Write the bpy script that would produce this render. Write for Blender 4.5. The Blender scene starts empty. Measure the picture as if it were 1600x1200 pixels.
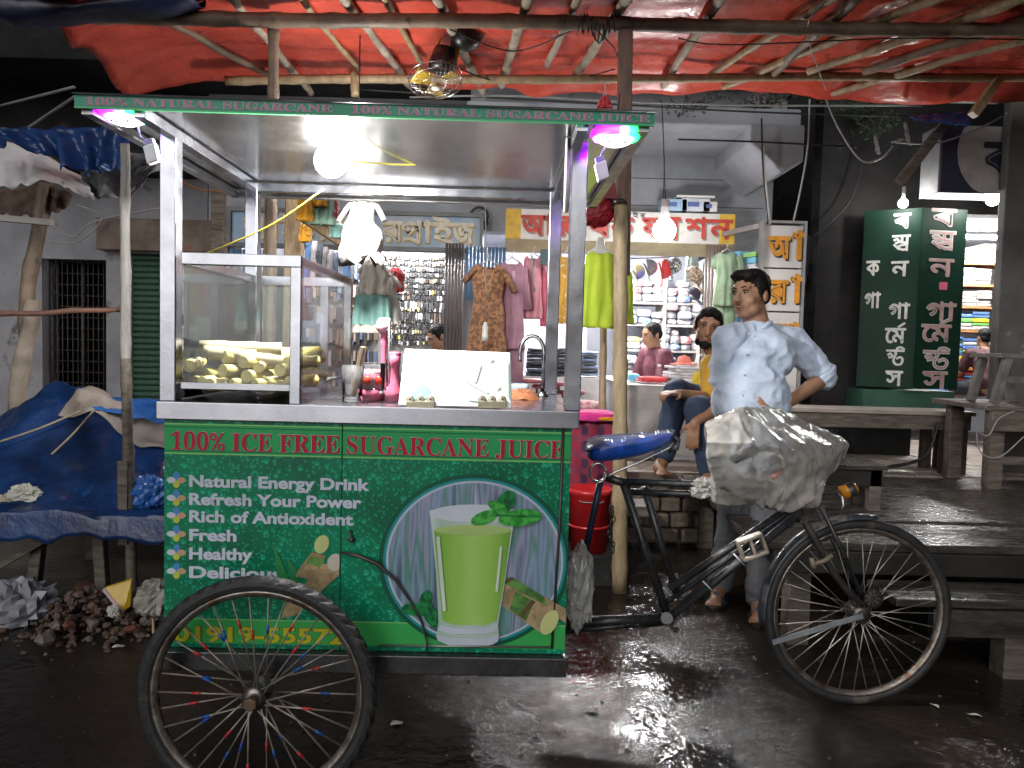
import bpy, bmesh, math, random
from mathutils import Vector, Matrix, noise
random.seed(7)
sc = bpy.context.scene
C = sc.collection
R = math.radians

# ---------------------------------------------------------------- camera
FPX, PITCH, ROLL, CAMZ = 1160.0, R(3.0), R(1.5), 1.35
_F = Vector((0, math.cos(PITCH), -math.sin(PITCH)))
_U0 = Vector((0, math.sin(PITCH), math.cos(PITCH)))
_R0 = Vector((1, 0, 0))
_R = _R0*math.cos(ROLL) + _U0*math.sin(ROLL)
_U = _U0*math.cos(ROLL) - _R0*math.sin(ROLL)
CAM = Vector((0, 0, CAMZ))
cd = bpy.data.cameras.new('camera')
cam = bpy.data.objects.new('camera', cd)
C.objects.link(cam)
m = Matrix((_R, _U, -_F)).transposed().to_4x4()
m.translation = CAM
cam.matrix_world = m
cd.sensor_width = 36.0
cd.lens = 36.0*FPX/1600.0
cd.clip_start, cd.clip_end = 0.05, 500
sc.camera = cam

# ---------------------------------------------------------------- night sky, faint street glow, exposure
w = bpy.data.worlds.new('World'); sc.world = w; w.use_nodes = True
wn = w.node_tree
sky = wn.nodes.new('ShaderNodeTexSky'); sky.sky_type = 'NISHITA'
sky.sun_disc = False; sky.sun_elevation = R(24); sky.sun_rotation = R(195)
sky.air_density = 1.0; sky.dust_density = 3.0
bgn = wn.nodes['Background']
hs = wn.nodes.new('ShaderNodeHueSaturation'); hs.inputs['Saturation'].default_value = 0.45
wn.links.new(sky.outputs[0], hs.inputs['Color'])
wn.links.new(hs.outputs[0], bgn.inputs[0]); bgn.inputs[1].default_value = 0.012
sd = bpy.data.lights.new('sun', 'SUN'); sun = bpy.data.objects.new('sun', sd); C.objects.link(sun)
sd.energy = 0.95; sd.angle = R(50); sd.color = (1.0, 0.985, 0.97)
SUN_EL, SUN_AZ = R(24), R(195)      # azimuth from +Y towards +X : behind the viewer, slightly left
sv = Vector((math.sin(SUN_AZ)*math.cos(SUN_EL), math.cos(SUN_AZ)*math.cos(SUN_EL), math.sin(SUN_EL)))
sun.rotation_euler = sv.to_track_quat('Z', 'Y').to_euler()
sc.view_settings.view_transform = 'Standard'
try: sc.view_settings.look = 'None'
except Exception: pass
sc.view_settings.exposure = 0.52; sc.view_settings.gamma = 1.0
sc.view_settings.use_curve_mapping = False
try:
    sc.cycles.use_denoising = True; sc.cycles.use_adaptive_sampling = True; sc.cycles.adaptive_threshold = .03
    sc.cycles.max_bounces = 8; sc.cycles.diffuse_bounces = 3; sc.cycles.glossy_bounces = 4
    sc.cycles.transmission_bounces = 6; sc.cycles.transparent_max_bounces = 16
    sc.cycles.caustics_reflective = False; sc.cycles.caustics_refractive = False
    sc.cycles.sample_clamp_indirect = 4.0
except Exception: pass

# ---------------------------------------------------------------- helpers
def ray(px, py):
    return _F + _R*((px-800)/FPX) + _U*((600-py)/FPX)
def A(px, py, Y):
    """where the line of sight through a picture point meets the vertical plane y = Y"""
    d = ray(px, py); return CAM + d*(Y/d.y)
def G(px, py, z=0.0):
    d = ray(px, py); return CAM + d*((z-CAMZ)/d.z)
def V(*a): return Vector(a)
def lerp(a, b, t): return a + (b-a)*t

ORG = {}
class MB:
    def __init__(s, M=None): s.v = []; s.f = []; s.sm = []; s.M = M
    def add(s, vs, fs, smooth=False):
        o = len(s.v)
        s.v += [ (s.M @ Vector(p)) if s.M else Vector(p) for p in vs ]
        s.f += [tuple(i+o for i in f) for f in fs]; s.sm += [smooth]*len(fs)
        return s
    def box(s, x0, x1, y0, y1, z0, z1):
        vs = [(x, y, z) for z in (z0, z1) for y in (y0, y1) for x in (x0, x1)]
        return s.add(vs, [(0,2,3,1), (4,5,7,6), (0,1,5,4), (2,6,7,3), (0,4,6,2), (1,3,7,5)])
    def obox(s, c, ax, ay, az):
        c, ax, ay, az = map(Vector, (c, ax, ay, az))
        vs = [c + ax*i + ay*j + az*k for k in (-1, 1) for j in (-1, 1) for i in (-1, 1)]
        return s.add(vs, [(0,2,3,1), (4,5,7,6), (0,1,5,4), (2,6,7,3), (0,4,6,2), (1,3,7,5)])
    def bar(s, p0, p1, w, h, up=(0, 0, 1)):
        p0, p1 = Vector(p0), Vector(p1); d = (p1-p0); L = d.length; d.normalize()
        u = Vector(up)
        if abs(d.dot(u)) > .95: u = Vector((0, 1, 0))
        x = d.cross(u).normalized(); u = x.cross(d)
        return s.obox((p0+p1)/2, d*L/2, x*w/2, u*h/2)
    def tube(s, pts, r, n=8, cap=True, smooth=True, flat=1.0):
        pts = [Vector(p) for p in pts]; k = len(pts)
        rr = r if isinstance(r, (list, tuple)) else [r]*k
        vs = []; prev = None
        for i, p in enumerate(pts):
            d = (pts[min(i+1, k-1)] - pts[max(i-1, 0)]).normalized()
            if prev is None:
                a = Vector((0, 0, 1)) if abs(d.z) < .9 else Vector((0, 1, 0))
                x = d.cross(a).normalized()
            else:
                x = (prev - d*prev.dot(d)).normalized()
            y = d.cross(x); prev = x
            for j in range(n):
                t = 2*math.pi*j/n
                vs.append(p + x*(math.cos(t)*rr[i]) + y*(math.sin(t)*rr[i]*flat))
        fs = [(i*n+j, i*n+(j+1) % n, (i+1)*n+(j+1) % n, (i+1)*n+j) for i in range(k-1) for j in range(n)]
        s.add(vs, fs, smooth)
        if cap:
            o = len(s.v) - k*n
            s.f += [tuple(o+j for j in reversed(range(n))), tuple(o+(k-1)*n+j for j in range(n))]; s.sm += [False, False]
        return s
    def ell(s, c, r, rot=None, nu=14, nv=9):
        c = Vector(c); rx, ry, rz = r if hasattr(r, '__len__') else (r, r, r)
        vs = []; M = rot if rot else Matrix.Identity(3)
        vs.append(c + M @ Vector((0, 0, -rz)))
        for i in range(1, nv):
            t = -math.pi/2 + math.pi*i/nv
            for j in range(nu):
                a = 2*math.pi*j/nu
                vs.append(c + M @ Vector((rx*math.cos(t)*math.cos(a), ry*math.cos(t)*math.sin(a), rz*math.sin(t))))
        vs.append(c + M @ Vector((0, 0, rz)))
        fs = [(0, 1+(j+1) % nu, 1+j) for j in range(nu)]
        for i in range(nv-2):
            for j in range(nu):
                a = 1+i*nu+j; b = 1+i*nu+(j+1) % nu
                fs.append((a, b, b+nu, a+nu))
        top = len(vs)-1; o = 1+(nv-2)*nu
        fs += [(o+j, o+(j+1) % nu, top) for j in range(nu)]
        return s.add(vs, fs, True)
    def cap(s, p0, r0, p1, r1, n=12):
        p0, p1 = Vector(p0), Vector(p1)
        d = (p1-p0).normalized(); k = 4
        pts = [p0 - d*r0*math.cos(math.pi/2*i/k) for i in range(0, k)] + [p0, p1] + [p1 + d*r1*math.sin(math.pi/2*i/k) for i in range(1, k+1)]
        rr = [max(.001, r0*math.sin(math.pi/2*i/k)) for i in range(0, k)] + [r0, r1] + [max(.001, r1*math.cos(math.pi/2*i/k)) for i in range(1, k+1)]
        return s.tube(pts, rr, n)
    def lathe(s, prof, base, axis=(0, 0, 1), n=20, smooth=True):
        base, ax = Vector(base), Vector(axis).normalized()
        a = Vector((1, 0, 0)) if abs(ax.x) < .9 else Vector((0, 1, 0))
        x = ax.cross(a).normalized(); y = ax.cross(x)
        vs = [base + ax*z + x*(r*math.cos(2*math.pi*j/n)) + y*(r*math.sin(2*math.pi*j/n)) for r, z in prof for j in range(n)]
        fs = [(i*n+j, i*n+(j+1) % n, (i+1)*n+(j+1) % n, (i+1)*n+j) for i in range(len(prof)-1) for j in range(n)]
        return s.add(vs, fs, smooth)
    def grid(s, fn, nu, nv, smooth=True):
        vs = [fn(i/nu, j/nv) for j in range(nv+1) for i in range(nu+1)]
        fs = [(j*(nu+1)+i, j*(nu+1)+i+1, (j+1)*(nu+1)+i+1, (j+1)*(nu+1)+i) for j in range(nv) for i in range(nu)]
        return s.add(vs, fs, smooth)
    def poly(s, pts, smooth=False):
        return s.add(pts, [tuple(range(len(pts)))], smooth)
    def prism(s, pts, d):
        """closed slab: polygon (list of points) pushed along vector d"""
        n = len(pts); d = Vector(d); p = [Vector(q) for q in pts]
        return s.add(p + [q+d for q in p], [tuple(reversed(range(n))), tuple(range(n, 2*n))] + [(i, (i+1) % n, n+(i+1) % n, n+i) for i in range(n)])
    def mesh(s, name='mesh', org=(0, 0, 0)):
        me = bpy.data.meshes.new(name); org = Vector(org)
        me.from_pydata([p-org for p in s.v], [], s.f)
        me.polygons.foreach_set('use_smooth', s.sm)
        return me
    def build(s, name, mt, parent=None, bevel=0, thick=0, recalc=True, sub=0):
        if parent is not None: org = ORG[parent]
        else:
            xs = [p.x for p in s.v]; ys = [p.y for p in s.v]; zs = [p.z for p in s.v]
            org = Vector(((min(xs)+max(xs))/2, (min(ys)+max(ys))/2, min(zs)))
        me = s.mesh(name, org)
        if recalc:
            bm = bmesh.new(); bm.from_mesh(me); bmesh.ops.recalc_face_normals(bm, faces=bm.faces); bm.to_mesh(me); bm.free()
        return link(me, name, mt, parent, org, bevel, thick, sub)

def link(me, name, mt, parent, org, bevel=0, thick=0, sub=0):
    o = bpy.data.objects.new(name, me)
    me.materials.append(mt)
    C.objects.link(o)
    ORG[o] = Vector(org)
    if parent is not None: o.parent = parent
    else: o.location = org
    if thick:
        md = o.modifiers.new('s', 'SOLIDIFY'); md.thickness = thick; md.offset = 0
    if sub:
        md = o.modifiers.new('u', 'SUBSURF'); md.levels = sub; md.render_levels = sub
    if bevel:
        md = o.modifiers.new('b', 'BEVEL'); md.width = bevel; md.segments = 2; md.limit_method = 'ANGLE'
    return o
def tag(o, label, cat, group=None):
    o['label'] = label; o['category'] = cat
    if group: o['group'] = group
    return o
def thing(name, label, cat, loc, group=None):
    o = bpy.data.objects.new(name, None); C.objects.link(o); o.location = loc
    o.empty_display_size = .1
    ORG[o] = Vector(loc); tag(o, label, cat, group); return o
def struct(o, kind='structure'):
    o['kind'] = kind; return o
def copy_tree(o, parent=None, dloc=None):
    c = o.copy(); C.objects.link(c); c.parent = parent
    if dloc is not None: c.location = o.location + Vector(dloc)
    ORG[c] = ORG[o]
    for ch in list(o.children): copy_tree(ch, c)
    return c
def nz(p, s=1.0, seed=0.0):
    return noise.noise(Vector((p[0]*s+seed, p[1]*s+seed*1.7, p[2]*s-seed)))

# ---------------------------------------------------------------- materials
MAT = {}
def _new(name):
    mt = bpy.data.materials.new(name); mt.use_nodes = True
    nt = mt.node_tree; return mt, nt, nt.nodes['Principled BSDF']
def _noise(nt, scale, detail=4, rough=.6, vec=None):
    n = nt.nodes.new('ShaderNodeTexNoise'); n.inputs['Scale'].default_value = scale
    n.inputs['Detail'].default_value = detail; n.inputs['Roughness'].default_value = rough
    if vec is not None: nt.links.new(vec, n.inputs['Vector'])
    return n
def _coord(nt, stretch=None):
    t = nt.nodes.new('ShaderNodeTexCoord')
    if stretch is None: return t.outputs['Object']
    mp = nt.nodes.new('ShaderNodeMapping'); mp.inputs['Scale'].default_value = stretch
    nt.links.new(t.outputs['Object'], mp.inputs['Vector']); return mp.outputs[0]
def _ramp(nt, fac, stops):
    r = nt.nodes.new('ShaderNodeValToRGB'); e = r.color_ramp.elements
    while len(e) < len(stops): e.new(.5)
    for k, (p, c) in enumerate(stops):
        e[k].position = p; e[k].color = (c[0], c[1], c[2], 1)
    nt.links.new(fac, r.inputs[0]); return r
def pm(name, col, rough=.6, metal=0.0, col2=None, ns=6.0, bump=0.0, bs=30.0, stretch=None, spec=.5, spots=None, rvar=0.0, alpha=1.0, trans=0.0, coat=0.0, lo=.35, hi=.65, sheen=0.0, sub=0.0):
    """procedural painted / worn surface: two-tone noise, relief, optional stains"""
    if name in MAT: return MAT[name]
    mt, nt, b = _new(name)
    vec = _coord(nt, stretch)
    c2 = col2 if col2 else tuple(c*.72 for c in col)
    n1 = _noise(nt, ns, 3, .62, vec)
    rp = _ramp(nt, n1.outputs['Fac'], [(lo, c2), (hi, col)])
    out = rp.outputs[0]
    if spots:
        sc_, thr, scol = spots
        n2 = _noise(nt, sc_, 4, .7, vec)
        r2 = _ramp(nt, n2.outputs['Fac'], [(thr, (0, 0, 0)), (min(1, thr+.08), (1, 1, 1))])
        mx = nt.nodes.new('ShaderNodeMixRGB'); mx.inputs[2].default_value = (*scol, 1)
        nt.links.new(r2.outputs[0], mx.inputs[0]); nt.links.new(out, mx.inputs[1]); out = mx.outputs[0]
    nt.links.new(out, b.inputs['Base Color'])
    b.inputs['Metallic'].default_value = metal; b.inputs['Roughness'].default_value = rough
    b.inputs['Specular IOR Level'].default_value = spec
    if rvar:
        n3 = _noise(nt, ns*2.3, 2, .6, vec)
        mr = nt.nodes.new('ShaderNodeMapRange'); mr.inputs['From Min'].default_value = .3; mr.inputs['From Max'].default_value = .7
        mr.inputs['To Min'].default_value = max(.02, rough-rvar); mr.inputs['To Max'].default_value = min(1, rough+rvar)
        nt.links.new(n3.outputs['Fac'], mr.inputs[0]); nt.links.new(mr.outputs[0], b.inputs['Roughness'])
    if bump:
        n4 = _noise(nt, bs, 2, .6, vec); bp = nt.nodes.new('ShaderNodeBump')
        bp.inputs['Strength'].default_value = bump; bp.inputs['Distance'].default_value = .01
        nt.links.new(n4.outputs['Fac'], bp.inputs['Height']); nt.links.new(bp.outputs[0], b.inputs['Normal'])
    if alpha < 1: b.inputs['Alpha'].default_value = alpha
    if trans: b.inputs['Transmission Weight'].default_value = trans
    if coat: b.inputs['Coat Weight'].default_value = coat; b.inputs['Coat Roughness'].default_value = .15
    if sheen: b.inputs['Sheen Weight'].default_value = sheen
    if sub: b.inputs['Subsurface Weight'].default_value = sub; b.inputs['Subsurface Radius'].default_value = (.012, .004, .002)
    MAT[name] = mt; return mt
def emit(name, col, s):
    if name in MAT: return MAT[name]
    mt, nt, b = _new(name)
    b.inputs['Base Color'].default_value = (*[min(.8, c) for c in col], 1)
    b.inputs['Emission Color'].default_value = (*col, 1); b.inputs['Emission Strength'].default_value = s
    MAT[name] = mt; return mt
def sheet(name, col, op=.12, rough=.05, bump=0.0, bs=12.0, trl=0.0):
    """thin glass or plastic film: see-through with a sheen, some cloudiness (op) and optional translucency"""
    if name in MAT: return MAT[name]
    mt, nt, b = _new(name)
    outn = nt.nodes['Material Output']
    tr = nt.nodes.new('ShaderNodeBsdfTransparent'); tr.inputs[0].default_value = (*[.6+.4*c for c in col], 1)
    b.inputs['Base Color'].default_value = (*col, 1); b.inputs['Roughness'].default_value = rough
    b.inputs['Specular IOR Level'].default_value = 0.2
    fr = nt.nodes.new('ShaderNodeFresnel'); fr.inputs[0].default_value = 1.32
    gl_ = nt.nodes.new('ShaderNodeBsdfGlossy'); gl_.inputs['Roughness'].default_value = rough; gl_.inputs['Color'].default_value = (.9, .9, .9, 1)
    vec = _coord(nt); n = _noise(nt, 5, 3, .65, vec)
    mu = nt.nodes.new('ShaderNodeMath'); mu.operation = 'MULTIPLY'; mu.inputs[1].default_value = op*2; mu.use_clamp = True
    nt.links.new(n.outputs['Fac'], mu.inputs[0])
    solid = b.outputs[0]
    if trl:
        tl = nt.nodes.new('ShaderNodeBsdfTranslucent'); tl.inputs[0].default_value = (*col, 1)
        m2 = nt.nodes.new('ShaderNodeMixShader'); m2.inputs[0].default_value = trl
        nt.links.new(b.outputs[0], m2.inputs[1]); nt.links.new(tl.outputs[0], m2.inputs[2]); solid = m2.outputs[0]
    if bump:
        n4 = _noise(nt, bs, 3, .6, vec); bp = nt.nodes.new('ShaderNodeBump'); bp.inputs['Strength'].default_value = bump; bp.inputs['Distance'].default_value = .03
        nt.links.new(n4.outputs['Fac'], bp.inputs['Height'])
        for sk in (b.inputs['Normal'], fr.inputs['Normal'], gl_.inputs['Normal']): nt.links.new(bp.outputs[0], sk)
    mx = nt.nodes.new('ShaderNodeMixShader')
    nt.links.new(mu.outputs[0], mx.inputs[0]); nt.links.new(tr.outputs[0], mx.inputs[1]); nt.links.new(solid, mx.inputs[2])
    m3 = nt.nodes.new('ShaderNodeMixShader')
    nt.links.new(fr.outputs[0], m3.inputs[0]); nt.links.new(mx.outputs[0], m3.inputs[1]); nt.links.new(gl_.outputs[0], m3.inputs[2])
    nt.links.new(m3.outputs[0], outn.inputs[0])
    MAT[name] = mt; return mt

steel = pm('brushed_steel', (.36, .37, .41), .22, 1.0, (.30, .31, .35), 5, .02, 40, rvar=.07)
steel_dull = pm('dull_steel', (.42, .43, .44), .4, 1.0, (.28, .28, .28), 7, .06, 40, rvar=.12)
chrome = pm('worn_chrome', (.62, .62, .62), .22, 1.0, (.4, .38, .36), 20, rvar=.1)
black_paint = pm('black_frame_paint', (.035, .037, .042), .3, .0, (.015, .016, .018), 14, .08, 50, spots=(18, .68, (.09, .075, .06)), rvar=.12)
rubber = pm('tyre_rubber', (.028, .028, .03), .6, 0, (.015, .015, .016), 20, .25, 60, spots=(7, .62, (.075, .066, .055)))
rim_mat = pm('rusty_rim', (.30, .28, .26), .4, .8, (.13, .09, .065), 16, .15, 50, rvar=.15, spots=(11, .6, (.16, .075, .035)))
spoke_mat = pm('spoke_steel', (.46, .45, .43), .4, .7, (.25, .21, .18), 30)
old_wood = pm('weathered_timber', (.16, .135, .11), .75, 0, (.07, .058, .048), 7, .4, 30, (1, 6, 6))
wet_wood = pm('wet_dark_timber', (.07, .062, .055), .26, 0, (.026, .023, .021), 5, .35, 22, (1, 6, 6), rvar=.22)
bamboo_mat = pm('dry_bamboo', (.42, .33, .2), .5, 0, (.25, .185, .11), 5, .2, 40, (4, 4, 1.2), spots=(9, .66, (.12, .095, .07)))
bamboo_dark = pm('smoky_bamboo', (.22, .16, .11), .55, 0, (.11, .08, .06), 6, .25, 40, spots=(9, .6, (.05, .04, .035)))
bark = pm('pale_bark_pole', (.46, .42, .34), .7, 0, (.24, .2, .15), 9, .4, 34, spots=(12, .62, (.055, .045, .04)))
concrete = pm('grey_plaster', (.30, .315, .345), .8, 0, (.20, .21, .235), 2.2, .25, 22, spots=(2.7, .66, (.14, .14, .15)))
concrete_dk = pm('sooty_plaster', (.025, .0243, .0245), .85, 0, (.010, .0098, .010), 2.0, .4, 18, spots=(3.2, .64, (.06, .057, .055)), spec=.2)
white_wall = pm('peeling_whitewash', (.27, .27, .295), .85, 0, (.18, .18, .2), 2.4, .3, 16, spots=(2.4, .56, (.09, .087, .085)))
def pext(px0, py0, px1, py1, Y):
    xm, ym = (px0+px1)/2, (py0+py1)/2
    return A(px0, ym, Y).x, A(px1, ym, Y).x, A(xm, py1, Y).z, A(xm, py0, Y).z
def pbox(mb, px0, py0, px1, py1, Y, dep):
    x0, x1, z0, z1 = pext(px0, py0, px1, py1, Y)
    return mb.box(x0, x1, Y, Y+dep, z0, z1)

# ================================================================ SETTING
# ---- wet road: one sheet, finely undulating where it is seen
def ground_material():
    mt, nt, b = _new('wet_road')
    vec = _coord(nt)
    big = _noise(nt, .9, 5, .55, vec)
    fine = _noise(nt, 26, 8, .7, vec)
    col = _ramp(nt, big.outputs['Fac'], [(.34, (.014, .0122, .011)), (.52, (.028, .0228, .019)), (.7, (.058, .045, .035))])
    c2 = nt.nodes.new('ShaderNodeMixRGB'); c2.blend_type = 'MULTIPLY'; c2.inputs[0].default_value = .6
    fr = _ramp(nt, fine.outputs['Fac'], [(.3, (.35, .35, .35)), (.65, (1, 1, 1))])
    nt.links.new(col.outputs[0], c2.inputs[1]); nt.links.new(fr.outputs[0], c2.inputs[2])
    nt.links.new(c2.outputs[0], b.inputs['Base Color'])
    # puddle mask
    pud = _noise(nt, 1.25, 5, .58, vec)
    pr = _ramp(nt, pud.outputs['Fac'], [(.42, (0, 0, 0)), (.62, (1, 1, 1))])
    rr = nt.nodes.new('ShaderNodeMapRange'); rr.inputs['To Min'].default_value = .04; rr.inputs['To Max'].default_value = .17
    nt.links.new(pr.outputs[0], rr.inputs[0]); nt.links.new(rr.outputs[0], b.inputs['Roughness'])
    gr = _noise(nt, 55, 5, .75, vec); wav = _noise(nt, 20, 3, .6, vec)
    mul = nt.nodes.new('ShaderNodeMath'); mul.operation = 'MULTIPLY'
    nt.links.new(gr.outputs['Fac'], mul.inputs[0])
    r2 = nt.nodes.new('ShaderNodeMapRange'); r2.inputs['To Min'].default_value = .05; r2.inputs['To Max'].default_value = 1.0
    nt.links.new(pr.outputs[0], r2.inputs[0]); nt.links.new(r2.outputs[0], mul.inputs[1])
    ad = nt.nodes.new('ShaderNodeMath'); ad.operation = 'MULTIPLY_ADD'; ad.inputs[1].default_value = .8
    nt.links.new(wav.outputs['Fac'], ad.inputs[0]); nt.links.new(mul.outputs[0], ad.inputs[2])
    bp = nt.nodes.new('ShaderNodeBump'); bp.inputs['Strength'].default_value = .75; bp.inputs['Distance'].default_value = .009
    nt.links.new(ad.outputs[0], bp.inputs['Height']); nt.links.new(bp.outputs[0], b.inputs['Normal'])
    b.inputs['Specular IOR Level'].default_value = .45
    MAT['wet_road'] = mt; return mt
def axis(a, b, n, far):
    return [-far, -far/3, a-4] + [a+(b-a)*i/n for i in range(n+1)] + [b+4, far/3, far]
xs = axis(-4.2, 4.2, 150, 90); ys = axis(.7, 5.6, 110, 90)
g = MB()
def gz(x, y):
    if x < -5 or x > 5 or y < .3 or y > 6: return 0
    h = .010*nz((x, y, 0), 1.3, 3) + .004*nz((x, y, 0), 5, 9) + .0016*nz((x, y, 0), 17, 2)
    d2 = ((x-.66)/.16)**2 + ((y-2.98)/.10)**2        # hump added to tilt the wet road towards a lamp glint
    return h + .012*math.exp(-d2)
vs = [(x, y, gz(x, y)) for y in ys for x in xs]; nx = len(xs)
g.add(vs, [(j*nx+i, j*nx+i+1, (j+1)*nx+i+1, (j+1)*nx+i) for j in range(len(ys)-1) for i in range(nx-1)], True)
struct(g.build('road', ground_material(), recalc=False))

# ---- raised walkway in front of the shops, edged with bricks
walk_mat = pm('dusty_walkway', (.30, .265, .235), .6, 0, (.2, .165, .14), 3, .3, 20, spots=(4, .64, (.12, .09, .075)), rvar=.2)
mud_mat = pm('muddy_edge', (.2, .155, .12), .5, 0, (.11, .085, .066), 5, .5, 20, rvar=.2)
walk = struct(MB().box(-9, 9, 5.16, 12, -.1, .485).build('walkway', walk_mat))
struct(MB().box(-2.6, 2.25, 5.02, 5.30, .445, .515).build('walkway_kerb', mud_mat, bevel=.015))
tile_mat = pm('paving_tile', (.36, .315, .28), .5, 0, (.22, .185, .155), 6, .3, 30, spots=(5, .6, (.13, .1, .08)), rvar=.2)
k = 0
tmesh = None
for i in range(11):
    for j in range(6):
        x = 1.5+i*.215+(.107 if j % 2 else 0); y = 5.36+j*.19
        t = MB().box(x-.104, x+.104, y-.092, y+.092, .48, .494+.005*nz((x, y, 0), 3))
        if tmesh is None:
            t = t.build('paving_tile', tile_mat, walk, bevel=.006); tmesh = t; tx, ty = x, y
        else:
            c = tmesh.copy(); C.objects.link(c); c.location = (x-tx, y-ty, random.uniform(-.003, .003)); c.parent = walk; ORG[c] = ORG[walk]
brick_mat = pm('mossy_brick', (.17, .135, .1), .7, 0, (.085, .07, .05), 9, .5, 30, spots=(8, .6, (.05, .055, .035)))
bw = struct(MB().box(.2, 2.3, 5.13, 5.17, -.05, .45).build('kerb_wall', mud_mat))
b0 = None
for r in range(4):
    for i in range(13):
        x = .38+i*.146+(.07 if r % 2 else 0)+random.uniform(-.006, .006); z = .03+r*.106
        if random.random() < .06: continue
        dx, dy, dz = random.uniform(.058, .066), .06, random.uniform(.044, .049)
        mb = MB()
        mb.obox((x, 5.09+random.uniform(-.02, .015), z+.045), V(dx, random.uniform(-.004, .004), random.uniform(-.004, .004)), (0, dy, 0), (0, 0, dz))
        mb.build('brick', brick_mat, bw, bevel=.013)

# ---- shop row
def wall(name, boxes, mt, bevel=.0):
    mb = MB()
    for b in boxes: mb.box(*b)
    return mb.build(name, mt, bevel=bevel)
YF = 6.7
row = thing('shop_row', 'grey plastered row of two small open-fronted shops behind the cart', 'building', (0, YF, .5))
def part(name, boxes, mt, par, bevel=0):
    mb = MB()
    for b in boxes: mb.box(*b)
    return mb.build(name, mt, par, bevel=bevel)
shop_white = pm('shop_paint', (.44, .46, .53), .6, 0, (.36, .38, .45), 2, .1, 20)
part('wall', [(-2.75, 2.28, YF, YF+.2, 2.36, 5.2)], concrete, row)
part('pier', [(-2.75, -2.45, YF, YF+.3, .485, 2.36)], concrete, row)
part('pier', [(-.62, -.34, YF, YF+.25, .485, 2.36)], concrete, row)
part('pier', [(1.86, 2.28, YF-.02, YF+.3, .485, 2.36)], concrete, row)
part('side_wall', [(-2.72, -2.66, YF+.3, 9.3, .485, 2.6)], shop_white, row)
part('side_wall', [(-.5, -.44, YF+.25, 9.3, .485, 2.6)], shop_white, row)
part('side_wall', [(2.2, 2.26, YF+.3, 9.3, .485, 2.6)], shop_white, row)
part('back_wall', [(-2.75, 2.3, 9.3, 9.4, .485, 2.7)], shop_white, row)
part('ceiling', [(-2.66, 2.2, YF+.2, 9.3, 2.5, 2.56)], shop_white, row)
# projecting slab over shop two with its broken end bracket
sl = MB(); x0, x1 = -.4, 2.15
sl.box(x0, x1, 5.75, YF, 3.06, 3.2)
sl.prism([(1.75, 5.72, 3.075), (2.17, 5.72, 3.075), (2.17, 5.72, 2.80), (2.02, 5.72, 2.72), (1.75, 5.72, 2.93)], (0, 1.0, 0))
sl.build('canopy_slab', concrete, row, bevel=.015)
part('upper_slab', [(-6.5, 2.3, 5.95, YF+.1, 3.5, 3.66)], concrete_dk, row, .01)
part('parapet', [(-.4, 2.2, 6.2, 6.3, 3.2, 3.95)], white_wall, row, .01)
# wall joints
jm = pm('dark_joint', (.1, .1, .11), .9)
for zz in (2.62, 2.86): part('wall_joint', [(-2.6, 2.2, YF-.003, YF+.004, zz, zz+.008)], jm, row)
for xx in (.55, 1.3): part('wall_joint', [(xx, xx+.008, YF-.004, YF+.004, 2.4, 3.05)], jm, row)

# ---- left house: whitewashed wall, grille door, shutter
left = thing('old_house', 'whitewashed old house with barred doorway and green roller shutter at left', 'building', (-4.2, YF, .5))
dx0, dx1, dz0, dz1 = pext(66, 405, 166, 640, YF)
sx0, sx1, sz0, sz1 = pext(200, 396, 262, 680, YF)
wb = [(-9, dx0, YF, YF+.25, .3, 2.75), (dx0, dx1, YF, YF+.25, dz1, 2.75), (dx1, sx0, YF, YF+.25, .3, 2.75), (sx0, sx1, YF, YF+.25, sz1, 2.75), (sx1, -2.76, YF, YF+.25, .3, 2.75)]
part('wall', wb, white_wall, left)
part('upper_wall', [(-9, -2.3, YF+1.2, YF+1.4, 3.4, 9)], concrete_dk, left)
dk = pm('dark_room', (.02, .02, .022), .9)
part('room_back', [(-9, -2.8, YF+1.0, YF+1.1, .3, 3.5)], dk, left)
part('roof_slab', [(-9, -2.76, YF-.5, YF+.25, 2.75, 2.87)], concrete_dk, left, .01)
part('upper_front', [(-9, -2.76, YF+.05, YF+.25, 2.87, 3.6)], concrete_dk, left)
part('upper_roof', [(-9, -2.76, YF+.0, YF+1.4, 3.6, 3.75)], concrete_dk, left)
gate = thing('grille_door', 'black welded grille door in the whitewashed doorway at left', 'door', (lerp(dx0, dx1, .5), YF+.05, .45))
iron = pm('rusty_iron', (.06, .055, .052), .6, .4, (.03, .026, .024), 20, .2, 40)
for i in range(12):
    x = lerp(dx0+.03, dx1-.03, i/11); MB().tube([(x, YF+.1, .45), (x, YF+.1, dz1)], .006 if i not in (0, 6, 11) else .018, 6).build('bar', iron, gate)
for i in range(16):
    z = lerp(.5, dz1-.02, i/15); MB().tube([(dx0+.02, YF+.112, z), (dx1-.02, YF+.112, z)], .006, 6).build('cross_bar', iron, gate)
shut_mat = pm('green_shutter_paint', (.065, .135, .095), .45, .2, (.04, .085, .06), 6, .2, 30, spots=(9, .68, (.11, .08, .06)))
sh = thing('roller_shutter', 'closed green corrugated roller shutter beside the grille door', 'shutter', (lerp(sx0, sx1, .5), YF+.05, .45))
n = 30; s0 = None
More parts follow.
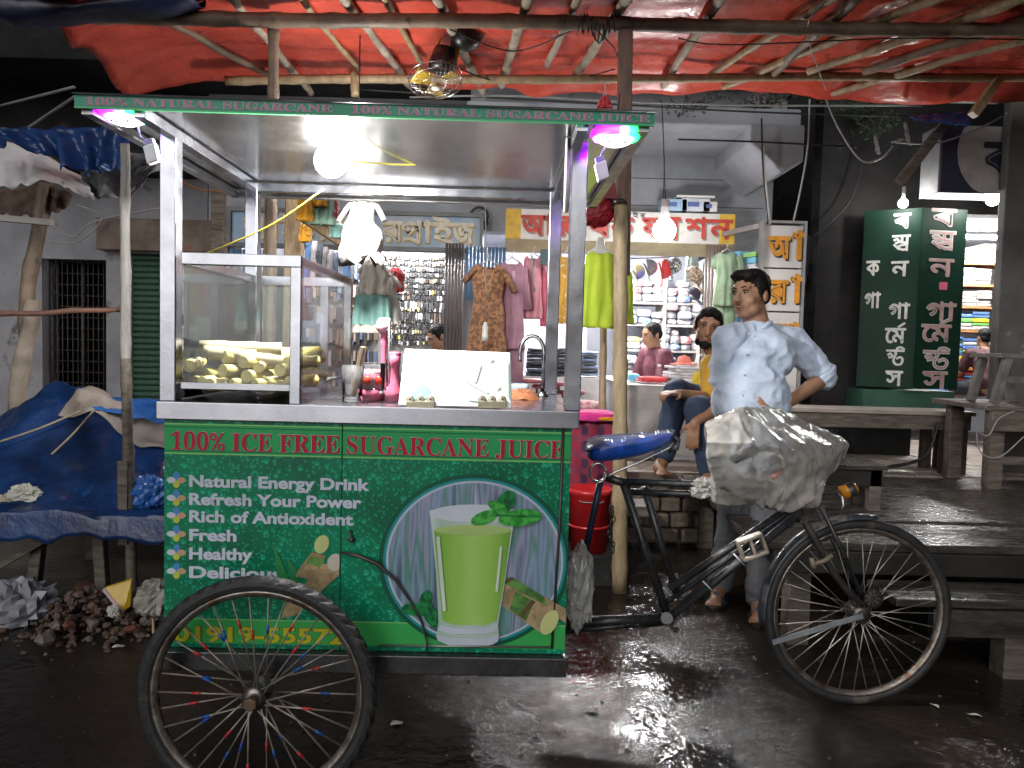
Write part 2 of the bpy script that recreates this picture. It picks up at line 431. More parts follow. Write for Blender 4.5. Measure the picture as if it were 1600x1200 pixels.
for i in range(n):
    z = .46+(sz1-.46)*i/n; hgt = (sz1-.46)/n
    if s0 is None:
        mb = MB(); pr = [(-.006, 0), (-.03, hgt*.3), (-.034, hgt*.55), (-.02, hgt*.85), (0, hgt*.98)]
        mb.prism([(sx0, YF+.10+a, z+b) for a, b in pr]+[(sx0, YF+.12, z+hgt*.98), (sx0, YF+.12, z)], (sx1-sx0, 0, 0))
        s0 = mb.build('slat', shut_mat, sh)
    else:
        c = s0.copy(); C.objects.link(c); c.parent = sh; c.location = (0, 0, z-.46); ORG[c] = ORG[sh]
rust_sign = pm('rusted_sheet', (.16, .125, .1), .7, .2, (.085, .06, .05), 5, .3, 24, spots=(6, .6, (.2, .09, .06)))
mb = MB(); pbox(mb, 150, 342, 352, 392, YF-.12, .12); tag(mb.build('shutter_box', rust_sign, bevel=.006), 'long rusty shutter housing above the green roller shutter', 'shutter box')

# ---- dark alley and the right-hand building
rb = thing('corner_building', 'sooty dark building with a lit garment shop at right', 'building', (3.6, 6.3, .5))
wx0, wx1, _, _ = pext(1352, 200, 1500, 600, 6.3)
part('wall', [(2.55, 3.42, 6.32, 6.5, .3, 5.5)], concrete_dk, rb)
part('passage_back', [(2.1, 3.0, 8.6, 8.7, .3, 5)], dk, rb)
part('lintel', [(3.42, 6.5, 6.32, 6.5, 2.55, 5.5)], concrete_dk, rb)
part('side_wall', [(3.38, 3.42, 6.5, 8.6, .3, 2.6)], shop_white, rb)
part('back_wall', [(3.38, 6.5, 8.6, 8.7, .3, 2.7)], shop_white, rb)
part('ceiling', [(3.38, 6.5, 6.5, 8.6, 2.56, 2.62)], shop_white, rb)
px0, px1, _, _ = pext(1562, 300, 1640, 600, 5.5)
part('pillar', [(px0, px1+.3, 5.5, 5.58, .3, 4.2)], pm('pillar_plaster', (.10, .098, .096), .8, 0, (.06, .058, .057), 3, .3, 20, spots=(5, .63, (.22, .23, .25))), rb, .012)
# alley door with red rails
dr = thing('alley_door', 'black door with dark red painted rails in the alley', 'door', (2.4, 6.9, .5))
part('leaf', [(2.28, 2.62, 6.9, 6.95, .485, 2.3)], pm('black_door', (.022, .02, .02), .6, 0, (.012, .011, .011), 6, .2, 20), dr)
redrail = pm('dark_red_paint', (.15, .022, .02), .5, 0, (.08, .012, .012), 6, .2, 20)
for a in ((1262, 432, 1306, 458), (1274, 458, 1292, 505), (1274, 520, 1292, 585), (1258, 612, 1294, 632)):
    mb = MB(); pbox(mb, *a, 6.88, .03); mb.build('rail', redrail, dr)

# ---- far dark building behind everything, and the sky behind that is plain night
far = thing('tall_rear_building', 'tall unlit concrete building rising behind the shops at upper left', 'building', (-2, 9.8, 0))
part('wall', [(-16, 12, 10.2, 10.6, 0, 12)], concrete_dk, far)
part('ledge', [(-16, -2, 9.4, 10.2, 4.3, 4.5)], concrete_dk, far, .02)
for i in range(5):
    x = -11+i*2.2
    part('window', [(x, x+1.0, 10.14, 10.22, 5.4, 6.9)], pm('dark_pane', (.015, .016, .02), .15), far)

# ================================================================ SIGNS
GL = {  # hand-painted letters as brush strokes on a unit body, headline at y = 1
 'ba': [[(0,1),(1,1)], [(.78,1),(.78,0)], [(.78,.9),(.12,.5),(.78,.12)]],
 'ra': [[(0,1),(1,1)], [(.78,1),(.78,0)], [(.78,.9),(.12,.5),(.78,.16)], [(.3,.0),(.4,-.02)]],
 'na': [[(0,1),(1,1)], [(.8,1),(.8,0)], [(.18,.56),(.26,.42),(.42,.48),(.38,.66),(.2,.68),(.12,.55)], [(.42,.52),(.62,.46),(.8,.2)]],
 'ndha': [[(0,1),(1,1)], [(.85,1),(.85,0)], [(.1,.72),(.25,.8),(.38,.62),(.2,.52)], [(.38,.62),(.85,.5)], [(.55,1),(.55,.52)], [(.85,.42),(.32,.28),(.6,.05),(.85,.12)], [(.1,.4),(.4,.1)]],
 'ga': [[(.52,1),(1,1)], [(.8,1),(.8,0)], [(.1,.5),(.08,.8),(.3,1),(.5,.82),(.46,.55),(.22,.34)]],
 'aa': [[(-.15,1),(.35,1)], [(.1,1),(.1,0)]],
 'rme': [[(.0,1),(.0,.98)], [(.16,.86),(-.06,.62),(-.04,.3),(.14,.06)], [(.2,1),(1,1)], [(.86,1),(.86,0)], [(.4,1),(.4,.34),(.28,.22),(.42,.1),(.55,.28),(.86,.5)], [(.7,1.08),(.98,1.34)]],
 'nta': [[(0,1),(1,1)], [(.08,.7),(.22,.8),(.32,.6),(.16,.52)], [(.32,.6),(.5,.62),(.5,1)], [(.56,.82),(.42,.34),(.56,.06),(.86,.08),(.95,.4),(.8,.56),(.62,.46)], [(.66,1),(.6,1.16),(.8,1.24),(1.0,1.12)]],
 'sa': [[(0,1),(1,1)], [(.82,1),(.82,-.05)], [(.12,.62),(.22,.84),(.4,.74),(.34,.52),(.16,.46)], [(.34,.52),(.82,.52)], [(.28,.42),(.5,.1),(.82,.28)]],
 'ka': [[(0,1),(1,1)], [(.5,1),(.5,0)], [(.5,.9),(.05,.52),(.5,.16)], [(.5,.82),(.84,.74),(.94,.46),(.78,.34)]],
 'a': [[(0,1),(1.0,1)], [(.84,1),(.84,0)], [(.24,1),(.1,.86)], [(.2,.62),(.36,.7),(.44,.54),(.3,.42),(.12,.5),(.1,.24),(.34,.06),(.6,.2),(.66,.5),(.84,.62)]],
 'pra': [[(0,1),(1,1)], [(.8,1),(.8,0)], [(.12,.86),(.3,.9),(.36,.7),(.18,.58),(.12,.44),(.42,.32),(.8,.62)], [(.25,.24),(.5,.2),(.8,.02)]],
 'i': [[(0,1),(1,1)], [(.3,1),(.26,.78),(.66,.76),(.74,.6),(.5,.48),(.22,.5),(.5,.3),(.74,.02)], [(.34,1),(.3,1.22),(.62,1.3),(.95,1.1)]],
 'ja': [[(0,1),(1.05,1)], [(.05,.74),(.28,.82),(.38,.62),(.18,.5),(.3,.3),(.6,.12),(.8,.24),(.66,.46),(.45,.4)], [(.72,1),(.9,.7),(.86,.3),(.98,.04)]],
 'pha': [[(0,1),(1,1)], [(.52,1),(.52,0)], [(.52,.9),(.05,.52),(.52,.16)], [(.52,.8),(.8,.78),(.94,.54),(.76,.4),(.52,.5)]],
 'ya': [[(0,.8),(.2,.62),(.08,.36),(.3,.1),(.5,.0)], [(.5,1),(.5,0)], [(.1,1),(.7,1)]],
 'sha': [[(.42,1),(1,1)], [(.82,1),(.82,0)], [(.12,.3),(.24,.48),(.4,.4),(.34,.2)], [(.24,.48),(.06,.62),(.12,.9),(.36,.86),(.42,.62),(.56,.88),(.7,.7),(.62,.4)]],
 'ta': [[(0,1),(1,1)], [(.3,1),(.2,.5),(.4,.08),(.74,.1),(.9,.44),(.72,.62),(.52,.5)]],
 'e': [[(.4,1),(.05,.62),(.1,.22),(.4,.02)]],
}
def smooth_line(pts, k=5):
    if len(pts) < 3: return pts
    out = []
    P = [pts[0]] + list(pts) + [pts[-1]]
    for i in range(1, len(P)-2):
        p0, p1, p2, p3 = P[i-1], P[i], P[i+1], P[i+2]
        for j in range(k):
            t = j/k
            out.append(tuple(.5*((2*p1[c]) + (-p0[c]+p2[c])*t + (2*p0[c]-5*p1[c]+4*p2[c]-p3[c])*t*t + (-p0[c]+3*p1[c]-3*p2[c]+p3[c])*t**3) for c in (0, 1)))
    out.append(pts[-1]); return out
FCH = {'ba': 'ব', 'ra': 'র', 'na': 'ন', 'ga': 'গ', 'aa': 'া', 'sa': 'স', 'ka': 'ক', 'a': 'অ', 'i': 'ই', 'ja': 'জ', 'pha': 'ফ', 'sha': 'শ', 'ta': 'ট', 'e': 'ে', 'ma': 'ম', 'pa': 'প'}
COMBO = {'pra': [('pa', 0, 0, 1, 1), [(.12, .14), (.4, .16), (.8, -.02)]],
         'rme': [('e', -.16, 0, .3, 1), ('ma', .2, 0, .85, 1), [(.62, 1.1), (.95, 1.36)]]}
GCACHE = {}
from mathutils.geometry import tessellate_polygon
def glyph(key):
    """letter outline of the built-in sign font: list of (outer, [holes]) in units where the headline is y = 1"""
    if key in GCACHE: return GCACHE[key]
    c = bpy.data.curves.new('t', 'FONT'); c.body = FCH[key]; c.size = 1; c.resolution_u = 3
    o = bpy.data.objects.new('t', c); C.objects.link(o); bpy.context.view_layer.update()
    cu = o.to_curve(bpy.context.evaluated_depsgraph_get()); loops = []
    for sp in cu.splines:
        P = []; bp = sp.bezier_points; n = len(bp)
        for i in range(n):
            p, q = bp[i], bp[(i+1) % n]
            for j in range(4):
                t = j/4; P.append(((1-t)**3*p.co + 3*(1-t)**2*t*p.handle_right + 3*(1-t)*t*t*q.handle_left + t**3*q.co).to_2d())
        R_ = []
        for p in P:
            if not R_ or (p-R_[-1]).length > 1e-4: R_.append(p)
        if len(R_) > 2: loops.append(R_)
    o.to_curve_clear(); C.objects.unlink(o); bpy.data.objects.remove(o)
    area = lambda L: sum(L[i].x*L[(i+1) % len(L)].y-L[(i+1) % len(L)].x*L[i].y for i in range(len(L)))/2
    big = max(loops, key=lambda L: abs(area(L))); sg = 1 if area(big) > 0 else -1
    outs = [L for L in loops if area(L)*sg > 0]; holes = [L for L in loops if area(L)*sg <= 0]
    x0 = min(p.x for L in loops for p in L); x1 = max(p.x for L in loops for p in L)
    if 'ba' not in GCACHE: hy = max(p.y for L in loops for p in L); GCACHE['hy'] = hy
    hy = GCACHE['hy']; res = []
    inside = lambda p, L: sum(((L[i].y > p.y) != (L[(i+1) % len(L)].y > p.y)) and (p.x < (L[(i+1) % len(L)].x-L[i].x)*(p.y-L[i].y)/(L[(i+1) % len(L)].y-L[i].y)+L[i].x) for i in range(len(L))) % 2
    nm = lambda L: [((p.x-x0)/(x1-x0), p.y/hy) for p in L]
    for L in outs: res.append((nm(L), [nm(h) for h in holes if inside(h[0], L)]))
    GCACHE[key] = res; return res
def stroke(mb, st, o, ex, ey, wd, out, closed=False):
    st = st if closed else smooth_line(st); q = [o + ex*x + ey*y for x, y in st]; n = len(q); L = []; Rr = []
    for i, p in enumerate(q):
        d = (q[(i+1) % n] - q[i-1]) if closed else (q[min(i+1, n-1)] - q[max(i-1, 0)])
        if d.length < 1e-7: d = ex
        d = d.normalized(); nn = out.cross(d); e = d*(wd*.35)*(-1 if i == 0 else 1 if i == n-1 else 0)*(0 if closed else 1)
        L.append(p + nn*wd/2 + e); Rr.append(p - nn*wd/2 + e)
    k = n if closed else n-1
    mb.add(L+Rr, [(i, (i+1) % n, n+(i+1) % n, n+i) for i in range(k)])
def letter(mb, key, o, ex, ey, wd, out, wfac=1.0, lift=.0004):
    """a sign letter laid flat on a plane: o origin (lower left), ex/ey full-size vectors, wd stroke width, out = outward normal"""
    o, ex, ey, out = Vector(o), Vector(ex), Vector(ey), Vector(out).normalized()
    if key in COMBO:
        for it in COMBO[key]:
            if isinstance(it, tuple): letter(mb, it[0], o+ex*it[1]+ey*it[2], ex*(it[3]-it[1] if it[0] == 'e' else it[3]), ey*it[4], wd, out)
            else: stroke(mb, it, o+out*lift*3, ex, ey, wd*.9, out)
        return mb
    if key in FCH:
        if 'ba' not in GCACHE: glyph('ba')
        z = 0
        for outer, holes in glyph(key):
            z += 1
            polys = [[Vector((x, y, 0)) for x, y in outer]] + [[Vector((x, y, 0)) for x, y in h] for h in holes]
            flat = [p for P in polys for p in P]
            tris = tessellate_polygon(polys)
            vs = [o + ex*p.x + ey*p.y + out*(lift*z) for p in flat]
            fs = []
            for t in tris:
                a, b, c = (vs[i] for i in t)
                fs.append(t if (b-a).cross(c-a).dot(out) > 0 else (t[0], t[2], t[1]))
            mb.add(vs, fs)
            for P in [outer]+holes:
                z += 1; stroke(mb, P, o+out*(lift*z), ex, ey, wd*.42, out, True)
        return mb
    for si, st in enumerate(GL[key]): stroke(mb, st, o+out*(lift*si), ex, ey, wd*wfac, out)
    return mb
def paint(name, col, rough=.5, var=.7): return pm(name, col, rough, 0, tuple(c*var for c in col), 12, .05, 40)

# shop one: blue-grey board with cream and ochre letters
x0, x1, z0, z1 = pext(362, 335, 750, 384, 6.5)
s1 = thing('shop_sign', 'blue-grey painted shop board with cream lettering over the left shop', 'sign', (lerp(x0, x1, .5), 6.5, z0))
bl = pm('faded_blue_board', (.20, .33, .48), .5, 0, (.42, .45, .47), 2.6, .06, 30, spots=(8, .68, (.3, .3, .3)))
MB().box(x0, x1, 6.5, 6.56, z0, z1).build('board', bl, s1, bevel=.004)
fr = pm('dark_board_frame', (.12, .125, .13), .5, .3)
for b in ((x0-.03, x1+.03, 6.47, 6.57, z1, z1+.035), (x0-.03, x1+.03, 6.47, 6.57, z0-.035, z0), (x0-.03, x0, 6.47, 6.57, z0, z1), (x1, x1+.03, 6.47, 6.57, z0, z1)):
    MB().box(*b).build('frame_bar', fr, s1)
cream = paint('cream_sign_paint', (.66, .62, .5)); ochre = paint('ochre_shadow_paint', (.45, .31, .07))
H = (z1-z0)*.62; zb = z0+(z1-z0)*.17
def word(board, keys, x, adv, y, zb, wl, H, wd, layers, parent):
    for li, (dx, dz, mt, ww) in enumerate(layers):
        xx = x
        for kk in keys:
            sc_ = 1.0
            kz, kw = kk if isinstance(kk, tuple) else (kk, 1.0)
            mb = MB(); letter(mb, kz, (xx+dx, y-.004-.004*li, zb+dz), (wl*kw, 0, 0), (0, 0, H), wd*ww, (0, -1, 0))
            mb.build('letter', mt, parent, recalc=False)
            xx += adv*kw
lw = .20
word(s1, ['a', ('aa', .5), 'i', 'na', 'ta', ('aa', .5)], x0+.1, .215, 6.5, zb, lw, H, .034, [(.012, -.014, ochre, 1.1), (0, 0, cream, 1.0)], s1)
word(s1, ['ra', 'pra', ('aa', .5), 'i', 'ja'], A(597, 360, 6.5).x, .175, 6.5, zb, .18, H, .032, [(.010, -.014, ochre, 1.1), (0, 0, cream, 1.0)], s1)

# shop two: white board, red letters, yellow ends
x0, x1, z0, z1 = pext(790, 330, 1148, 378, 6.4)
s2 = thing('shop_sign', 'white shop board with red letters and yellow ends over the right shop', 'sign', (lerp(x0, x1, .5), 6.4, z0))
wb2 = pm('white_sign_board', (.62, .61, .58), .5, 0, (.46, .45, .42), 3, .06, 30, spots=(6, .66, (.4, .34, .2)))
yel = paint('yellow_board_end', (.62, .40, .045)); redl = paint('red_sign_paint', (.50, .06, .045)); shd = paint('grey_letter_shadow', (.28, .26, .25))
MB().box(x0, x1, 6.4, 6.5, z0, z1).build('board', wb2, s2, bevel=.004)
MB().box(x0+.0, x0+.13, 6.394, 6.4, z0+.004, z1-.004).build('end_band', yel, s2)
MB().box(x1-.13, x1, 6.394, 6.4, z0+.004, z1-.004).build('end_band', yel, s2)
MB().prism([(x0, 6.38, z0-.004), (x1, 6.38, z0-.004), (x1, 6.55, z0-.09), (x0, 6.55, z0-.09)], (0, .03, .01)).build('lower_flap', pm('dirty_yellow_flap', (.42, .36, .2), .6, 0, (.28, .25, .17), 4), s2)
H = (z1-z0)*.60; zb = z0+(z1-z0)*.17
word(s2, ['a', ('aa', .5), 'ra', ('aa', .5), 'ba', 'ka'], A(815, 360, 6.4).x, .19, 6.4, zb, .19, H, .036, [(.014, -.014, shd, 1.0), (0, 0, redl, 1.0)], s2)
word(s2, ['pha', ('ya', .8), 'sha', 'na'], A(1004, 350, 6.4).x, .205, 6.4, zb+.004, .19, H, .036, [(.014, -.014, shd, 1.0), (0, 0, redl, 1.0)], s2)
mk = paint('thin_black_paint', (.06, .06, .07))
for kx, key in ((.93, 'pra'), (.99, 'i'), (1.05, 'ra')):
    mb = MB(); letter(mb, key, (kx, 6.392, z1-.05), (.05, 0, 0), (0, 0, .034), .007, (0, -1, 0)); mb.build('small_letter', mk, s2, recalc=False)

# lit vertical box sign beside shop two
x0, x1, z0, z1 = pext(1186, 352, 1250, 690, 5.95)
z0 = .75
bx = thing('vertical_box_sign', 'narrow white upright box sign with orange letters behind the standing man', 'sign', (lerp(x0, x1, .5), 5.95, z0))
wp = pm('white_panel', (.66, .65, .64), .45, 0, (.56, .55, .54), 3, .04, 30, spots=(7, .7, (.4, .38, .36)))
al = pm('aluminium_edge', (.5, .5, .5), .4, .8)
org_ = paint('orange_letter_paint', (.75, .32, .03)); blk = paint('black_letter_shadow', (.035, .03, .03))
hh = .345
zt = z1
lets = [('a', 'aa'), ('ra', 'aa'), ('ba', 'aa'), ('na', None), ('ka', None)]
for i in range(5):
    zz1 = zt-i*hh; zz0 = zz1-hh+.012
    MB().box(x0+.01, x1-.01, 5.95, 6.0, zz0, zz1).build('panel', wp, bx, bevel=.004)
    if i < 4:
        for li, (dx, dz, mt) in enumerate(((.012, -.012, blk), (0, 0, org_))):
            mb = MB(); letter(mb, lets[i][0], (x0+.045+dx, 5.945-.004*li, zz0+.07+dz), (.165, 0, 0), (0, 0, .17), .036, (0, -1, 0))
            if lets[i][1]: letter(mb, 'aa', (x0+.235+dx, 5.944-.004*li, zz0+.07+dz), (.1, 0, 0), (0, 0, .2 if i < 2 else .17), .036, (0, -1, 0))
            mb.build('letter', mt, bx, recalc=False)
for xx in (x0-.012, x1-.008): MB().box(xx, xx+.02, 5.93, 6.02, z0, z1+.015).build('edge_strip', al, bx)
MB().box(x0-.012, x1+.012, 5.93, 6.02, z1+.015, z1+.035).build('top_strip', al, bx)
# glass side case running back from the box sign
xc0 = A(1132, 400, 6.55).x; ztop = z1
cs = thing('side_showcase', 'narrow glass showcase stacked with blue and green packets beside the box sign', 'showcase', (x0-.15, 6.3, .5))
MB().bar((x0-.01, 6.0, ztop), (x0-.30, 6.62, ztop-.02), .03, .04).build('top_rail', al, cs)
for zz in (2.02, 1.78, 1.54, 1.3, 1.06): MB().prism([(x0-.02, 6.02, zz), (x0-.30, 6.62, zz), (x0+.1, 6.66, zz), (x0+.1, 6.02, zz)], (0, 0, .012)).build('shelf', wp, cs)
pk = 0
pcols = [(.12, .28, .6), (.5, .55, .62), (.25, .5, .15), (.08, .15, .4), (.65, .65, .66), (.16, .45, .62)]
for zz in (2.032, 1.792, 1.552, 1.312):
    for j in range(3):
        z = zz
        for q in range(3):
            c = random.choice(pcols); h = random.uniform(.03, .06)
            t = .15+.3*j; p = lerp(V(x0-.01, 6.04, z), V(x0-.27, 6.6, z), t)
            mb = MB(); mb.obox(p+V(.06, 0, h/2), V(.07, .02, 0), V(-.03, .07, 0), V(0, 0, h/2-.002))
            tag(mb.build('packet', pm('packet_%d' % pcols.index(c), c, .35, 0, None, 14), bevel=.004), 'small coloured shirt packet stacked in the glass showcase beside the box sign', 'packet', 'packets in the side showcase'); z += h

# green column board
xa, xb, z0, z1 = pext(1360, 325, 1429, 606, 5.95)
xc = A(1505, 460, 5.95).x
gb = thing('green_column_board', 'tall dark green angled board with white vertical lettering at right', 'sign', (xb, 5.95, z0))
gm = pm('dark_green_board', (.004, .025, .0155), .5, 0, (.0025, .016, .010), 3, .05, 20, spots=(10, .72, (.02, .05, .038)), spec=.15)
pA, pB, pC = V(xa, 6.12, 0), V(xb, 5.9, 0), V(xc, 5.95, 0)
zt = z1
for nm, (p, q) in (('left_face', (pA, pB)), ('right_face', (pB, pC))):
    d = (q-p).normalized(); nrm = V(d.y, -d.x, 0)
    MB().prism([p+V(0, 0, z0), q+V(0, 0, z0)-d*.004, q+V(0, 0, zt)-d*.004, p+V(0, 0, zt)], -nrm*.04).build(nm, gm, gb)
MB().box(xa, xc, 5.99, 6.3, z0-.18, z0-.02).build('base', pm('green_base_paint', (.03, .09, .065), .5), gb)
wpaint = paint('white_brush_paint', (.52, .52, .5)); pinkp = paint('pinkish_inner_paint', (.42, .26, .25))
def vert(face, keys, u0, wl, hts, wd, mts):
    p, q = face; d = (q-p); L = d.length; d.normalize(); nrm = V(d.y, -d.x, 0)
    for (key, py) in zip(keys, hts):
        zc = A(1430, py, 5.95).z
        for li, (mt, ww) in enumerate(mts):
            mb = MB(); hgt = .13 if wl > .13 else .115
            ks = key if isinstance(key, tuple) else (key,)
            wk = wl*(.8 if len(ks) > 1 else 1)
            for j, kq in enumerate(ks):
                o = p + d*(L*u0 + (wk if j else 0)) + V(0, 0, zc-hgt/2) + nrm*(.003+.003*li)
                letter(mb, kq, o, d*wk if j == 0 else d*wk*.5, (0, 0, hgt), wd*ww, nrm)
            mb.build('letter', mt, gb, recalc=False)
vert((pB, pC), ['ba', 'ndha', 'na', ('ga', 'aa'), 'rme', 'nta', 'sa'], .2, .21, [340, 376, 418, 487, 520, 562, 593], .024, [(wpaint, 1.25), (pinkp, .6)])
vert((pA, pB), ['ba', 'ndha', 'na', ('ga', 'aa'), 'rme', 'nta', 'sa'], .52, .12, [345, 380, 420, 487, 525, 560, 592], .018, [(wpaint, 1.0)])
vert((pA, pB), ['ka', ('ga', 'aa')], .08, .095, [418, 470], .018, [(wpaint, 1.0)])
d = (pC-pB).normalized(); nrm = V(d.y, -d.x, 0); zc = A(1462, 447, 5.95).z
o = pB + d*(pC-pB).length*.45 + nrm*.003
MB().poly([o+V(0, 0, zc-.03), o+d*.07+V(0, 0, zc-.03), o+d*.07+V(0, 0, zc+.03), o+V(0, 0, zc+.03)]).build('pink_sticker', paint('pink_sticker', (.55, .1, .18)), gb, recalc=False)

# upper right navy box sign with a pale disc, and the red location sign
x0, x1, z0, z1 = pext(1470, 196, 1566, 302, 5.6)
ns = thing('navy_box_sign', 'navy shop sign with a pale disc and dark letter hanging at upper right', 'sign', (x0, 5.6, z0))
nav = pm('navy_sign', (.02, .026, .06), .4, 0, (.014, .017, .04), 3)
MB().box(x0, x1+.8, 5.6, 5.85, z0, z1).build('case', nav, ns, bevel=.006)
MB().box(x0-.012, x0, 5.6, 5.85, z0, z1).build('edge', pm('dull_edge', (.16, .16, .17), .6), ns)
c = V(x1+.02, 5.594, (z0+z1)/2+.06)
pts = []
for i in range(33):
    a = math.pi*2*i/33; p = c+V(math.cos(a)*.36, 0, math.sin(a)*.36); p.z = min(max(p.z, z0+.005), z1-.005); p.x = max(p.x, x0+.06); pts.append(p)
MB().poly(pts).build('disc', pm('pale_disc', (.4, .39, .38), .5), ns, recalc=False)
mb = MB(); letter(mb, 'ba', c+V(-.16, -.004, -.18), (.2, 0, 0), (0, 0, .24), .05, (0, -1, 0)); mb.build('letter', nav, ns, recalc=False)
x0, x1, z0, z1 = pext(1474, 122, 1562, 152, 6.0)
rs = thing('red_location_sign', 'small red sign with a yellow map pin under the tarpaulin edge at upper right', 'sign', (x0, 6.0, z0))
MB().box(x0-.16, x1, 6.0, 6.03, z0-.04, z1).build('white_backing', wp, rs)
MB().box(x0-.0, x1, 5.98, 5.996, z0, z1).build('red_panel', pm('red_sign', (.5, .07, .08), .45), rs)
pc = V(x0+.09, 5.972, lerp(z0, z1, .6))
MB().poly([pc+V(math.sin(a)*.03, 0, math.cos(a)*.03) for a in [R(-120+240*i/10) for i in range(11)]] + [pc+V(0, 0, -.07)]).build('pin', paint('pin_yellow', (.75, .5, .1)), rs, recalc=False)
for i, kq in enumerate(('pha', 'ra', 'aa', 'i')):
    mb = MB(); letter(mb, kq, pc+V(.10+.07*i, 0, -.05), (.06, 0, 0), (0, 0, .08), .013, (0, -1, 0)); mb.build('letter', wp, rs, recalc=False)
# ================================================================ THE SUGARCANE CART (cart box + bicycle front, one vehicle)
CM = Matrix.Translation((-.4245, 2.21, 0)) @ Matrix.Rotation(R(1.0), 4, 'Z')
CMI = CM.inverted()
def cl(px, py, yl=0.0):
    o = CMI @ CAM; d = CMI.to_3x3() @ ray(px, py); return o + d*((yl-o.y)/d.y)
cart = thing('sugarcane_cart', 'green sugarcane juice cart with steel canopy joined to a black bicycle', 'cart', (-.42, 2.6, 0))
def cb(*b): return MB(CM).box(*b)
XL, XR, CD = -.607, .607, .77
seam = cl(533, 830).x

def vinyl():
    mt, nt, b = _new('droplet_vinyl')
    vec = _coord(nt)
    L = nt.links
    def drops(scale, rad, seed):
        mp = nt.nodes.new('ShaderNodeMapping'); mp.inputs['Location'].default_value = (seed, 0, seed*.7); mp.inputs['Scale'].default_value = (scale, .001, scale*.85)
        L.new(vec, mp.inputs['Vector'])
        vo = nt.nodes.new('ShaderNodeTexVoronoi'); vo.inputs['Scale'].default_value = 1; vo.inputs['Randomness'].default_value = .9
        L.new(mp.outputs[0], vo.inputs['Vector'])
        sb = nt.nodes.new('ShaderNodeVectorMath'); sb.operation = 'SUBTRACT'; L.new(mp.outputs[0], sb.inputs[0]); L.new(vo.outputs['Position'], sb.inputs[1])
        sp = nt.nodes.new('ShaderNodeSeparateXYZ'); L.new(sb.outputs[0], sp.inputs[0])
        mk = nt.nodes.new('ShaderNodeMapRange'); mk.inputs['From Min'].default_value = rad; mk.inputs['From Max'].default_value = rad*.8
        L.new(vo.outputs['Distance'], mk.inputs[0])
        gr = nt.nodes.new('ShaderNodeMapRange'); gr.inputs['From Min'].default_value = rad; gr.inputs['From Max'].default_value = -rad
        L.new(sp.outputs['Z'], gr.inputs[0])
        of = nt.nodes.new('ShaderNodeVectorMath'); of.operation = 'ADD'; of.inputs[1].default_value = (.1, 0, -.12); L.new(sb.outputs[0], of.inputs[0])
        ln = nt.nodes.new('ShaderNodeVectorMath'); ln.operation = 'LENGTH'; L.new(of.outputs[0], ln.inputs[0])
        hl = nt.nodes.new('ShaderNodeMapRange'); hl.inputs['From Min'].default_value = .09; hl.inputs['From Max'].default_value = .05; L.new(ln.outputs['Value'], hl.inputs[0])
        return mk.outputs[0], gr.outputs[0], hl.outputs[0]
    n0 = _noise(nt, 3, 3, .5, vec)
    base = _ramp(nt, n0.outputs['Fac'], [(.3, (.002, .13, .066)), (.7, (.004, .22, .11))]).outputs[0]
    for s_, rd, sd_ in ((92, .40, 3.1), (40, .37, 1.7)):
        mk, gr, hl = drops(s_, rd, sd_)
        rc = _ramp(nt, gr, [(0, (.003, .14, .075)), (.6, (.012, .36, .20)), (1, (.06, .58, .36))])
        mh = nt.nodes.new('ShaderNodeMixRGB'); mh.inputs[2].default_value = (.25, .62, .45, 1); L.new(hl, mh.inputs[0]); L.new(rc.outputs[0], mh.inputs[1])
        mx = nt.nodes.new('ShaderNodeMixRGB'); L.new(mk, mx.inputs[0]); L.new(base, mx.inputs[1]); L.new(mh.outputs[0], mx.inputs[2]); base = mx.outputs[0]
    dn = _noise(nt, 6, 6, .7, vec); dr_ = _ramp(nt, dn.outputs['Fac'], [(.38, (.62, .6, .55)), (.55, (1, 1, 1))])
    dm = nt.nodes.new('ShaderNodeMixRGB'); dm.blend_type = 'MULTIPLY'; dm.inputs[0].default_value = .5; L.new(base, dm.inputs[1]); L.new(dr_.outputs[0], dm.inputs[2]); base = dm.outputs[0]
    L.new(base, b.inputs['Base Color']); b.inputs['Roughness'].default_value = .34; b.inputs['Specular IOR Level'].default_value = .25
    ns_ = _noise(nt, 2.2, 5, .6, vec); bp = nt.nodes.new('ShaderNodeBump'); bp.inputs['Strength'].default_value = .12; bp.inputs['Distance'].default_value = .02
    L.new(ns_.outputs['Fac'], bp.inputs['Height']); L.new(bp.outputs[0], b.inputs['Normal'])
    return mt
vin = vinyl()
def ink(name, col, rough=.36): return pm(name, col, rough, 0, tuple(c*.84 for c in col), 5, spec=.25, spots=(9, .70, tuple(c*.6 for c in col)))
cab_mat = pm('green_cabinet_sheet', (.02, .14, .08), .45, 0, (.012, .09, .055), 5)
cab = cb(XL+.004, XR-.004, .006, CD, .415, 1.1).build('cabinet', cab_mat, cart)
pl = cb(XL, seam-.0016, 0, .006, .412, 1.103).build('left_panel', vin, cart)
pr = cb(seam+.0016, XR, 0, .006, .412, 1.103).build('right_panel', vin, cart)
cb(XL-.003, XR+.006, -.03, CD, .352, .41).build('chassis_bar', black_paint, cart, bevel=.004)
cb(XL+.05, XR-.02, .1, .16, .30, .352).build('chassis_beam', black_paint, cart)
# counter
cx0, cx1 = cl(247, 626).x, cl(905, 644).x
cb(cx0, cx1, -.016, CD+.02, 1.104, 1.157).build('counter', steel, cart, bevel=.003)
